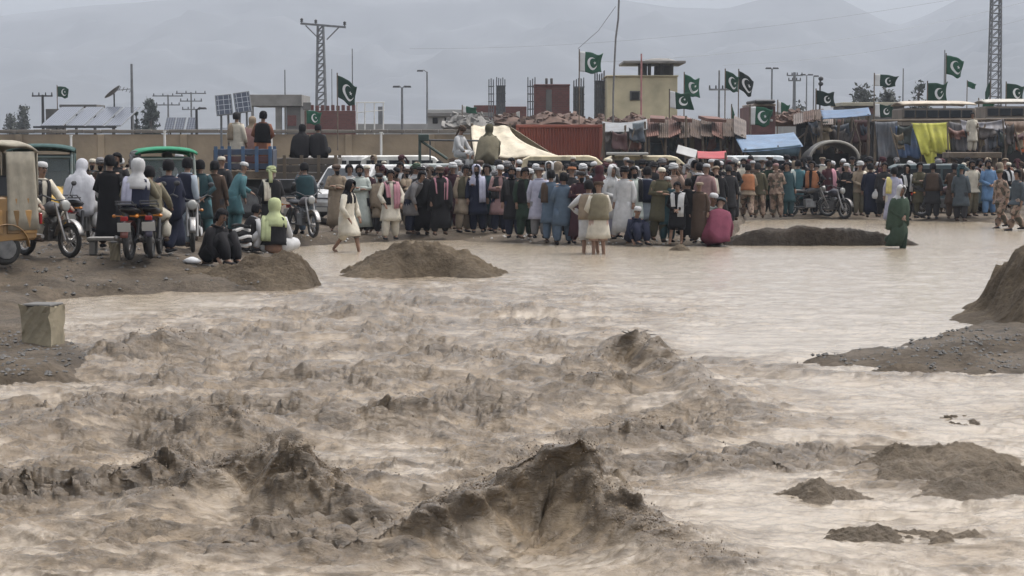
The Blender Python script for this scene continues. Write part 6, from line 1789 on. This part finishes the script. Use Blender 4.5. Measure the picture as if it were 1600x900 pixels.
for i, (px, py, rz, lab, col) in enumerate(MOTOS):
    o = moto if i == 0 else copy_tree(moto)
    p = foot(px, py)
    o.location = p; o.rotation_euler = (0, R(6 if px in (1264,) else 0), R(rz))
    tag(o, lab, 'motorcycle', MG)
    for ch in o.children:
        if ch.name.split('.')[0] in ('fuel_tank', 'fender'): ch.color = (*col, 1)
def rider(px, py, rz, wear, label, arms='ride', dz=0.0, **kw):
    p = foot(px, py); d = Matrix.Rotation(R(rz), 4, 'Z') @ Vector((0, .16, 0))
    return person((p.x + d.x, p.y + d.y, p.z - .02 + dz), rz, arms, 'ride', wear, label, px=None, **kw)
rider(130, 384, 178, [('kameez', 'white'), ('trousers', 'white'), ('shawl', (.36, .36, .38)), ('head_scarf', (.36, .36, .38))], 'rider hunched under a white shawl on the motorcycle beside the dark green rickshaw', pitch=.5, scale=1.02)
rider(218, 404, 176, [('kameez', 'khaki'), ('trousers', 'khaki'), ('vest_plain', 'navy'), ('shoulder_cloth', 'lavender'), ('head_scarf', 'white')], 'rider with a white head scarf over a navy waistcoat and khaki sleeves, back turned', scale=1.04)
rider(74, 402, 50, [('kameez', 'cream'), ('trousers', 'cream'), ('waistcoat', 'charcoal'), ('cap', 'white')], 'rider in cream and a charcoal waistcoat between the two left rickshaws', scale=1.0)
rider(243, 402, 184, [('kameez', 'khaki'), ('trousers', 'cream'), H_()], 'rider in khaki just right of the white head scarf', scale=.96)

GLASSR, _nt, _b = new_mat('windscreen_glass')
_b.inputs['Base Color'].default_value = (.5, .55, .55, 1); _b.inputs['Roughness'].default_value = .05; _b.inputs['Transmission Weight'].default_value = .9; _b.inputs['IOR'].default_value = 1.1
def rickshaw(body, canopy, trim):
    """Three-wheeled auto-rickshaw, front towards -Y."""
    o = empty('auto_rickshaw')
    wheel(o, (0, -1.02, .24), .24, .11, 0, mat=ENGINE); wheel(o, (-.56, .78, .24), .24, .12, 0, mat=ENGINE); wheel(o, (.56, .78, .24), .24, .12, 0, mat=ENGINE)
    t = MB()
    t.box((0, .02, .34), (1.16, 1.9, .10))
    t.prism([(.42, .30), (1.24, .36), (1.28, .86), (1.18, .98), (.50, .98)], 1.26, 'x')
    for s in (-1, 1): t.box((s * .60, .10, .52), (.06, 1.0, .30))
    t.build('tub', PAINT, o, bevel=.03, color=body)
    c = MB(); c.rings([ering(Vector((0, y, z)), Vector((1, 0, 0)), Vector((0, 0, 1)), rx, rz, 14) for y, z, rx, rz in ((-1.32, .60, .10, .12), (-1.26, .64, .26, .24), (-1.08, .70, .46, .34), (-.90, .70, .56, .38), (-.84, .70, .56, .38))])
    c.build('front_cowl', PAINT, o, smooth=True, color=body)
    MB().sheet(lambda u, v: Vector(((v - .5) * .24, -1.02 - .31 * math.cos(2.6 * u + .3), .24 + .31 * math.sin(2.6 * u + .3))), 12, 3, .012).build('front_fender', PAINT, o, smooth=True, color=body)
    for s in (-1, 1):
        MB().ball((s * .38, -1.16, .78), (.09, .06, .09), 10, 6).build('headlamp', LAMPG, o, smooth=True)
        MB().tube([(s * .57, -.86, .98), (s * .56, -.66, 1.56), (s * .55, -.30, 1.68)], .028, 7).build('post', PAINT, o, color=trim); MB().tube([(s * .60, .42, .60), (s * .58, .42, 1.66)], .028, 7).build('post', PAINT, o, color=trim)
        MB().box((s * .60, 1.30, .66), (.10, .04, .16)).build('tail_lamp', REDL, o, bevel=.01)
        MB().sheet(lambda u, v: Vector((s * (.57 + .10 * v), .78 - .33 * math.cos(PI * u), .26 + .33 * math.sin(PI * u))), 12, 2, .012).build('rear_fender', PAINT, o, smooth=True, color=body)
        MB().sheet(lambda u, v: Vector((s * (.645 - .04 * v + .008 * math.sin(u * 16)), .80 + .47 * u - .04 * v * u, .50 + 1.12 * v)), 10, 6, .012).build('side_curtain', CLOTH, o, smooth=True, color=canopy)
        for k in range(3): MB().box((s * .635, .62 + .26 * k, .62), (.015, .20, .34)).build('side_panel', PAINT, o, bevel=.01, color=tuple(x * (.6 if k % 2 else 1.3) for x in body))
    fr = MB(); fr.tube([(-.56, -.66, 1.56), (.56, -.66, 1.56)], .028, 7); fr.build('top_rail', PAINT, o, color=trim)
    MB().prism([(-.87, .99), (-.85, .99), (-.67, 1.53), (-.69, 1.53)], 1.04, 'x').build('windscreen', GLASSR, o)
    def P(u, v):
        x = (u - .5) * 1.24
        y = -.78 + 2.06 * v
        return Vector((x, y, 1.70 + .10 * math.sin(PI * u) ** .5 * (1 - .25 * v) - .07 * max(0, .12 - v) * 6 - .30 * max(0, v - .86) ** 2 * 40 * .4 + .012 * math.sin(9 * PI * v)))
    MB().sheet(P, 14, 24, .03).build('canopy', CLOTH, o, smooth=True, color=canopy)
    MB().sheet(lambda u, v: Vector(((u - .5) * 1.20, 1.26 + .02 * math.sin(u * 14), .98 + .62 * v)), 12, 5, .014).build('back_curtain', CLOTH, o, smooth=True, color=canopy)
    w_ = MB().box((0, 1.285, 1.36), (.50, .02, .22)).build('back_window', GLASS_D, o, bevel=.008)
    st = MB(); st.box((0, .78, .74), (1.08, .44, .14)); st.box((0, 1.04, 1.02), (1.08, .12, .5), (-.12, 0, 0)); st.box((0, -.20, .66), (.52, .36, .14)); st.build('seat', VINYL, o, bevel=.03)
    hb = MB(); hb.tube([(0, -.92, .9), (0, -.74, 1.06)], .025, 7); hb.tube([(-.26, -.68, 1.06), (.26, -.68, 1.06)], .016, 7); hb.build('handlebar', DARKM, o)
    b_ = MB(); b_.tube([(-.55, 1.36, .40), (.55, 1.36, .40)], .03, 8); b_.build('rear_bumper', CHROME, o)
    MB().box((0, 1.30, .50), (.34, .012, .12)).build('number_plate', PLATE, o)
    return o
RG = 'auto-rickshaws on the left bank'
r1 = rickshaw((.25, .14, .045), (.27, .245, .195), (.16, .15, .13)); p = foot(-98, 416); r1.location = p; r1.rotation_euler = (0, 0, R(-52)); r1.scale = (1.12,) * 3
tag(r1, 'nearest auto-rickshaw with a beige canopy and amber body cut by the left edge', 'auto-rickshaw', RG)
r2_ = rickshaw((.46, .28, .04), (.045, .08, .075), (.14, .18, .17)); p = foot(68, 372); r2_.location = p; r2_.rotation_euler = (0, 0, R(12)); r2_.scale = (1.06,) * 3
tag(r2_, 'auto-rickshaw with a dark green canopy and yellow body facing us behind the nearest one', 'auto-rickshaw', RG)
r3 = rickshaw((.34, .20, .07), (.04, .20, .115), (.22, .26, .23)); p = foot(258, 366); r3.location = p; r3.rotation_euler = (0, 0, R(14)); r3.scale = (1.02,) * 3
tag(r3, 'auto-rickshaw with a bright green canopy behind the people with motorcycles', 'auto-rickshaw', RG)
for rk, lab, px, cols in ((r1, 'passenger in navy and black inside the nearest rickshaw', 6, ('navy', 'black')), (r2_, 'driver in a white cap inside the dark green rickshaw', 84, ('charcoal', 'charcoal'))):
    rk_m = Matrix.Translation(rk.location) @ rk.rotation_euler.to_matrix().to_4x4()
    q = rk_m @ Vector((0, .62 if rk is r1 else -.24, .60))
    person(q, math.degrees(rk.rotation_euler.z), 'knees', 'seat', [('kameez', cols[0]), ('trousers', cols[1]), ('cap', 'white') if rk is r2_ else ('hair', 'black')], lab, scale=.92)

def car_body(profile, w, name, col, parent, inset=.0):
    mb = MB(); n = len(profile)
    secs = [(-w / 2, .0), (-w / 2 + .07, .045), (0, .06), (w / 2 - .07, .045), (w / 2, 0)]
    rings = []
    for x, g in secs:
        rings.append([Vector((x, y * (1 + g * .3), .30 + (z - .30) * (.94 + g)) ) for y, z in profile])
    return mb.rings(rings).build(name, PAINT, parent, bevel=0, color=col)
def wagon(col, label, cat, px, py, rz, scale=1.0, loc_=None, name='parked_car', group=None):
    """Small estate car or van, front towards -Y."""
    o = empty(name)
    car_body([(-2.05, .32), (-2.08, .62), (-1.98, .84), (-1.10, .96), (1.90, .98), (2.04, .84), (2.05, .32)], 1.64, 'body', col, o)
    cab = MB()
    rings = []
    for x, f in ((-.76, 0), (-.66, 1), (.66, 1), (.76, 0)):
        rings.append([Vector((x * (1 if z < 1.2 else .93), y, z + .02 * f)) for y, z in ((-1.14, .95), (-.52, 1.50), (-.30, 1.56), (1.62, 1.55), (1.86, 1.44), (1.96, .96))])
    cab.rings(rings); cab.build('cabin', PAINT, o, bevel=.02, color=col)
    MB().prism([(-1.13, 1.005), (-.60, 1.475), (-.62, 1.49), (-1.16, 1.01)], 1.24, 'x').build('windscreen', GLASS_D, o)
    MB().box((0, 1.925, 1.22), (1.18, .02, .36), (.28, 0, 0)).build('rear_window', GLASS_D, o)
    for s in (-1, 1):
        for a, b_ in ((-.46, .22), (.30, .96), (1.04, 1.70)):
            MB().box((s * .748, (a + b_) / 2, 1.24), (.03, b_ - a, .36), (0, s * .07, 0)).build('side_window', GLASS_D, o)
        d = MB().box((s * .815, -.08, .66), (.03, .92, .56)).build('door', PAINT, o, bevel=.012, color=col)
        MB().box((s * .835, .24, .78), (.03, .16, .03)).build('handle', CHROME, d)
        MB().ball((s * .60, -2.03, .68), (.17, .06, .10), 12, 6).build('headlamp', LAMPG, o, smooth=True)
        MB().box((s * .70, 2.03, .72), (.16, .05, .24)).build('tail_lamp', REDL, o, bevel=.015)
        MB().ball((s * .90, -.72, 1.04), (.09, .06, .07), 10, 6).build('mirror', VINYL, o, smooth=True)
        for y in (-1.30, 1.28): wheel(o, (s * .74, y, .31), .31, .19, 0, mat=ENGINE)
    MB().box((0, -2.08, .42), (1.56, .12, .20)).build('front_bumper', VINYL, o, bevel=.03); MB().box((0, 2.06, .42), (1.56, .12, .20)).build('rear_bumper', VINYL, o, bevel=.03)
    g = MB()
    for k in range(4): g.box((0, -2.07, .58 + .05 * k), (.78, .03, .025))
    g.build('grille', DARKM, o)
    MB().box((0, -2.145, .44), (.42, .015, .11)).build('number_plate', PLATE, o)
    o.scale = (scale,) * 3
    o.location = loc_ if loc_ is not None else foot(px, py); o.rotation_euler = (0, 0, R(rz))
    return tag(o, label, cat, group)
def ground_pt(px, Y):
    x = W2(px, Y); return Vector((x, Y, gz(x, Y)))
wagon((.50, .50, .49), 'white estate car facing us at an angle behind the men in cream and mint', 'car', 548, 350, -24, 1.04, ground_pt(562, 54))
wagon((.16, .22, .17), 'greyish green car partly hidden behind the pink scarf', 'car', 612, 350, -10, .98, ground_pt(626, 58))
wagon((.62, .61, .58), 'long white van whose roof shows in front of the wall posts', 'van', 0, 0, 88, 1.12, ground_pt(560, 72), 'parked_van', 'vehicles behind the crowd')
wagon((.58, .57, .52), 'white van whose roof shows right of the white posts', 'van', 0, 0, 92, 1.12, ground_pt(655, 71), 'parked_van', 'vehicles behind the crowd')
wagon((.30, .32, .30), 'van carrying the two people sitting on its roof', 'van', 0, 0, 86, 1.02, ground_pt(745, 57.4), 'parked_van', 'vehicles behind the crowd')
wagon((.52, .44, .28), 'pale yellow van with its roof showing in front of the red container', 'van', 0, 0, 90, 1.12, ground_pt(905, 71), 'parked_van', 'vehicles behind the crowd')
wagon((.48, .41, .26), 'yellowish van with its roof showing left of the red awning', 'van', 0, 0, 94, 1.10, ground_pt(1030, 73), 'parked_van', 'vehicles behind the crowd')
wagon((.55, .58, .58), 'silver white car roof showing below the blue tarpaulin', 'car', 0, 0, 90, 1.10, ground_pt(1200, 72), 'parked_car', 'vehicles behind the crowd')
wagon((.035, .06, .065), 'dark teal car behind the men under the yellow tarpaulin', 'car', 0, 0, 85, 1.0, ground_pt(1478, 63), 'parked_car', 'vehicles behind the crowd')

def truck(label, px, Y, rz, col, slat_cols, length, zrail, bed_z, cab=True, name='cargo_truck'):
    """Lorry with a plank-sided bed, front towards -X before turning, origin on the ground."""
    o = empty(name, ground_pt(px, Y), R(rz), label, 'truck')
    L2 = length / 2
    MB().box((0, 0, bed_z - .12), (length, 1.9, .20)).build('bed', WOOD, o, bevel=.02)
    MB().box((0, 0, bed_z - .38), (length + 1.4, .8, .24)).build('chassis', DARKM, o)
    n = max(3, int((zrail - bed_z) / .19))
    for s in (-1, 1):
        for k in range(n):
            z = bed_z + .09 + k * (zrail - bed_z) / n
            MB().box((0, s * .98, z), (length, .05, (zrail - bed_z) / n - .035)).build('side_plank', PAINT, o, bevel=.008, color=slat_cols[k % len(slat_cols)])
        for k in range(5):
            MB().box((-L2 + .04 + k * (length - .08) / 4, s * 1.03, (bed_z + zrail) / 2), (.09, .06, zrail - bed_z + .1)).build('stake', PAINT, o, color=col)
        for x in (-L2 + .5, L2 - .9, L2 - .1) if length > 3.5 else (-L2 - .9, L2 - .6):
            wheel(o, (x, s * .80, .42), .42, .24, 0, 'y', ENGINE)
    for s in (-1, 1):
        MB().box((s * L2, 0, (bed_z + zrail) / 2), (.06, 1.9, zrail - bed_z - .08)).build('end_board', PAINT, o, bevel=.01, color=slat_cols[0])
    if cab:
        c = MB().prism([(-L2 - 1.5, .55), (-L2 - 1.55, 1.3), (-L2 - 1.35, 2.05), (-L2 - .15, 2.1), (-L2 - .12, .55)], 1.8, 'y').build('cab', PAINT, o, bevel=.05, color=col)
        MB().prism([(-L2 - 1.575, 1.32), (-L2 - 1.555, 1.32), (-L2 - 1.375, 1.98), (-L2 - 1.395, 1.98)], 1.5, 'y').build('windscreen', GLASS_D, o)
        for s in (-1, 1): MB().box((-L2 - .75, s * .91, 1.62), (.8, .03, .5)).build('side_window', GLASS_D, o)
        MB().box((-L2 - 1.6, 0, .62), (.14, 1.8, .24)).build('bumper', CHROME, o, bevel=.02)
    return o
truck('small lorry with blue and maroon planks carrying three standing people', 385, 50.0, 4, (.05, .10, .18), [(.03, .04, .07), (.075, .03, .033), (.04, .06, .10)], 1.45, 1.80, 1.25, False)
truck('lorry with weathered brown planks carrying two seated people', 476, 55.2, 2, (.10, .075, .05), [(.085, .07, .055), (.06, .05, .042)], 2.0, 1.74, 1.1, False)
# the two raised solar panels beside the people on the lorry
o = root('raised_solar_panel', 350, 58, 'left one of two dark solar panels raised on posts above the blue lorry', 'solar panel', 'raised solar panels')
for px, lab, first in ((350, None, 1), (379, 'right one of two dark solar panels raised on posts above the blue lorry', 0)):
    if not first: o = root('raised_solar_panel', px, 58, lab, 'solar panel', 'raised solar panels')
    c = loc(o, px, 164 if first else 160)
    panel(o, (c.x, 0, c.z), .50, .66, (1.25, -.10 - .05 * (px > 360), .1), th=.035)
    for dx in (-.12, .14): MB().tube([(c.x + dx, .1, -.1), (c.x + dx * .8, .08, c.z - .1)], .035, 6).build('post', STEEL, o)
# painted lorry and buses of the bazaar
o = root('painted_lorry', 1194, 88, 'tall lorry with a painted reddish front and dark hood under a green flag', 'truck')
bx(o, 1176, 1212, 166, 235, .2, 5, 'body', surf('lorry_maroon', (.12, .05, .045), .6, .3, 2)); bx(o, 1178, 1210, 156, 161.5, -.4, 3, 'hood_roof', DARKM, .05); bx(o, 1176, 1212, 162, 165.7, -.1, 4, 'head_board', surf('lorry_trim', (.30, .24, .2), .6, .3, 3))
bx(o, 1180, 1208, 168, 182, .12, .19, 'windscreen', GLASS_D)
for a in (1182, 1206): bx(o, a - 2, a + 2, 186, 190, .10, .19, 'headlamp', LAMPG)
def bus(label, px0, px1, top, Y, roofc):
    o = root('bus', (px0 + px1) / 2, Y, label, 'bus', 'buses behind the bazaar')
    bodyc = surf('bus_body', (.16, .13, .10), .6, .3, 1.5) if 'bus_body' not in bpy.data.materials else bpy.data.materials['bus_body']
    bx(o, px0, px1, top + 11, 250, 0, 2.4, 'body', bodyc, .06)
    p, q = loc(o, px0 - 1, top), loc(o, px1 + 1, top + 10.8)
    rf = MB(); n = 16
    rf.sheet(lambda u, v: Vector((p.x + (q.x - p.x) * u, -.08 + 2.56 * v, q.z + .02 + (p.z - q.z) * math.sin(PI * (.12 + .76 * v)) ** .7 * (1 - .25 * abs(2 * u - 1) ** 6))), 24, 10, .05)
    rf.build('roof', PAINT, o, smooth=True, color=roofc)
    k = 6
    for i in range(k):
        a = px0 + 3 + (px1 - px0 - 6) * i / k; c = px0 + 3 + (px1 - px0 - 6) * (i + .9) / k
        f = bx(o, a, c, top + 14, top + 26, -.05, -.003, 'window', DARKM)
        u, v = loc(o, a + .8, top + 14.8), loc(o, c - .8, top + 25.2)
        MB().box(((u.x + v.x) / 2, -.056, (u.z + v.z) / 2), (v.x - u.x, .012, u.z - v.z)).build('pane', GLASS_D, f)
    bx(o, px0, px1, top + 29, top + 31, -.03, -.002, 'trim_strip', PLATE)
    for a in (.2, .8):
        x = loc(o, px0 + (px1 - px0) * a, 200).x; wheel(o, (x, .2, .48), .48, .26, 0, 'y', ENGINE)
bus('bus with a beige roof and a row of dark windows above the yellow tarpaulin', 1410, 1524, 158, 86, (.40, .33, .24))
bus('second bus with a pale roof at the far right above the grey tarpaulins', 1540, 1660, 155, 92, (.40, .37, .31))
# green jib over the crowd
o = root('jib_crane', 672, 62, 'dark green jib crane with a slanting arm standing over the crowd before the wall', 'crane')
JG = surf('jib_green', (.03, .05, .04), .6, .3, 3)
a, b_, c = loc(o, 656, 214), loc(o, 699, 246), loc(o, 668, 214)
MB().tube([(a.x, 0, -.1), (a.x, 0, a.z)], .05, 7).build('post', JG, o); MB().tube([(a.x, 0, a.z - .1), (b_.x, 0, b_.z - .05)], .045, 7).build('arm', JG, o)
MB().box(((a.x + c.x) / 2, 0, a.z - .02), (.34, .2, .22)).build('head', JG, o, bevel=.02)
o = root('pipe_rail', 738, 70, 'dark horizontal rail carried behind the two people on the van', 'rail')
u, v = loc(o, 668, 219), loc(o, 752, 220); MB().tube([(u.x, 0, u.z), (v.x, 0, v.z)], .035, 7).build('rail', DARKM, o)
for a in (672, 750): x = loc(o, a, 219).x; MB().tube([(x, 0, -.1), (x, 0, u.z)], .03, 6).build('post', DARKM, o)
# ------------------------------------------------------------------ concrete blocks on the bank
def conc_block(px, py, w, d, h, rz, label, lid=True):
    p = foot(px, py)
    o = empty('concrete_block', (p.x, p.y + d / 2, p.z - .06), R(rz), label, 'concrete block', 'concrete blocks on the bank')
    bb = MB(); G = 7
    fw = lambda i, j, k: Vector(((i / G - .5) * w, (j / G - .5) * d, k / G * h)) + .012 * Vector((math.sin(9 * i + 5 * j + 7 * k), math.sin(4 * i + 8 * k + 3 * j), math.sin(6 * j + 5 * i + 2 * k))) * (2.2 if (i in (0, G)) + (j in (0, G)) + (k in (0, G)) > 1 and math.sin(3.1 * i + 2.3 * j + 4.7 * k) > .4 else .5)
    for ax_ in range(3):
        for e_ in (0, G):
            for i in range(G):
                for j in range(G):
                    q4 = [(i, j), (i + 1, j), (i + 1, j + 1), (i, j + 1)]
                    bb.add([fw(*(((e_, a, b) if ax_ == 0 else (a, e_, b) if ax_ == 1 else (a, b, e_)))) for a, b in q4], [(0, 1, 2, 3)])
    bb.build('block', surf('old_concrete', (.235, .20, .135), .9, .25, 3, .6, 22, dist=.015) if 'old_concrete' not in bpy.data.materials else bpy.data.materials['old_concrete'], o, fix=False)
    if lid: MB().box((0, 0, h + .006), (w * .97, d * .97, .03)).build('mortar_cap', CONC_D, o, bevel=.01)
    return o
conc_block(62, 540, .36, .34, .49, -14, 'square concrete block standing at the water edge on the left')
conc_block(177, 408, .16, .30, .36, 8, 'narrow concrete post block on the bank right of the slab')
o = empty('concrete_slab', foot(164, 400), R(4), 'flat pale concrete slab beside the narrow block on the bank', 'slab')
MB().box((-.05, .2, .26), (.52, .4, .06)).build('slab', CONC, o, bevel=.01); MB().box((-.22, .2, .11), (.10, .36, .23)).build('support', CONC, o, bevel=.01)
p = foot(300, 412); o = empty('plastic_bag', p, 0, 'small white plastic bag lying by the person in black', 'bag')
bg_ = MB(); bg_.rings([ering(Vector((0, 0, z)), Vector((1, 0, 0)), Vector((0, 1, 0)), r, r * .6, 10, .15, 4, z * 40) for z, r in ((0, .10), (.04, .15), (.08, .10), (.11, .03))]); bg_.build('bag', CLOTH, o, smooth=True, color=(.6, .6, .6))
p = at_z(1062, 391); o = empty('mud_clod', p, 0, 'dark clod of mud breaking the water under the white scarf', 'clod')
cl_ = MB(); cl_.rings([ering(Vector((.05 * z, 0, z)), Vector((1, 0, 0)), Vector((0, 1, 0)), r, r * .8, 12, .12, 3, z * 9) for z, r in ((-.1, .26), (.0, .24), (.06, .17), (.12, .08), (.14, .02))]); cl_.build('clod', MUD_DRY, o, smooth=True)
o = empty('striped_cloth', foot(378, 394), R(20), 'heap of black and white striped cloth beside the squatting man', 'cloth')
for k in range(7):
    s_ = MB().sheet(lambda u, v: Vector((-.17 + .34 * u, .05 * math.sin(4 * u + k), .04 + .075 * k + .055 * v + .02 * math.sin(6 * u + k))), 10, 3, .12)
    s_.build('stripe', CLOTH, o, smooth=True, color=(.55, .54, .52) if k % 2 else (.02, .02, .02))
def branches(px, py, z, n, ln, seed, label):
    p = at_z(px, py); r2 = random.Random(seed)
    o = empty('branch_tangle', (p.x, p.y, z), 0, label, 'branches', 'branches caught in the waves')
    for k in range(n):
        a = r2.uniform(0, 2 * PI); d = Vector((math.cos(a), math.sin(a) * .5, r2.uniform(.1, 1.1))).normalized()
        q0 = Vector((r2.uniform(-.1, .1), r2.uniform(-.05, .05), -.06)); L_ = ln * r2.uniform(.5, 1.1)
        MB().tube([q0, q0 + d * L_ * .5 + Vector((0, 0, .02)), q0 + d * L_ + Vector((r2.uniform(-.05, .05), 0, -.05 * L_))], [.009, .007, .003], 5).build('twig', BARKW, o)
BARKW = surf('wet_bark', (.035, .026, .019), .5, .3, 8)
branches(988, 576, .37, 14, .15, 2, 'dark tangle of branches on the crest of the farthest big wave')
branches(966, 692, .14, 14, .13, 3, 'dark tangle of branches caught in the rough water below the farthest big wave')
# stones scattered on the banks and the edge of the crowd
def scatter(name, n, region, mat, s0, s1, seed):
    r2 = random.Random(seed); mb = MB(); k = 0
    for _ in range(n * 6):
        px, py = r2.uniform(region[0], region[1]), r2.uniform(region[2], region[3])
        p = at_z(px, py, .12); p.z = gz(p.x, p.y)
        if p.z < .03: continue
        s = r2.uniform(s0, s1)
        a = [Vector((r2.gauss(0, 1), r2.gauss(0, 1), r2.gauss(0, .6))).normalized() * s * r2.uniform(.6, 1) for _ in range(6)]
        mb.add([p + Vector((x, y, z)) * s * r2.uniform(.7, 1.2) for x, y, z in ((1, 0, 0), (-1, 0, .1), (0, 1, 0), (0, -1, 0), (.1, 0, .7), (0, 0, -.6))], [(0, 2, 4), (2, 1, 4), (1, 3, 4), (3, 0, 4), (2, 0, 5), (1, 2, 5), (3, 1, 5), (0, 3, 5)])
        k += 1
        if k >= n: break
    tag(mb.build(name, mat, fix=False), kind='stuff')
scatter('gravel', 500, (0, 470, 395, 462), CONC_D, .012, .05, 4)
scatter('gravel', 260, (0, 175, 520, 605), CONC_D, .008, .035, 5)
scatter('gravel', 420, (1240, 1594, 505, 590), CONC_D, .008, .035, 8)
scatter('gravel', 260, (1180, 1390, 362, 384), CONC_D, .012, .05, 9)
scatter('litter', 160, (470, 1130, 368, 384), PALEW, .015, .05, 6)
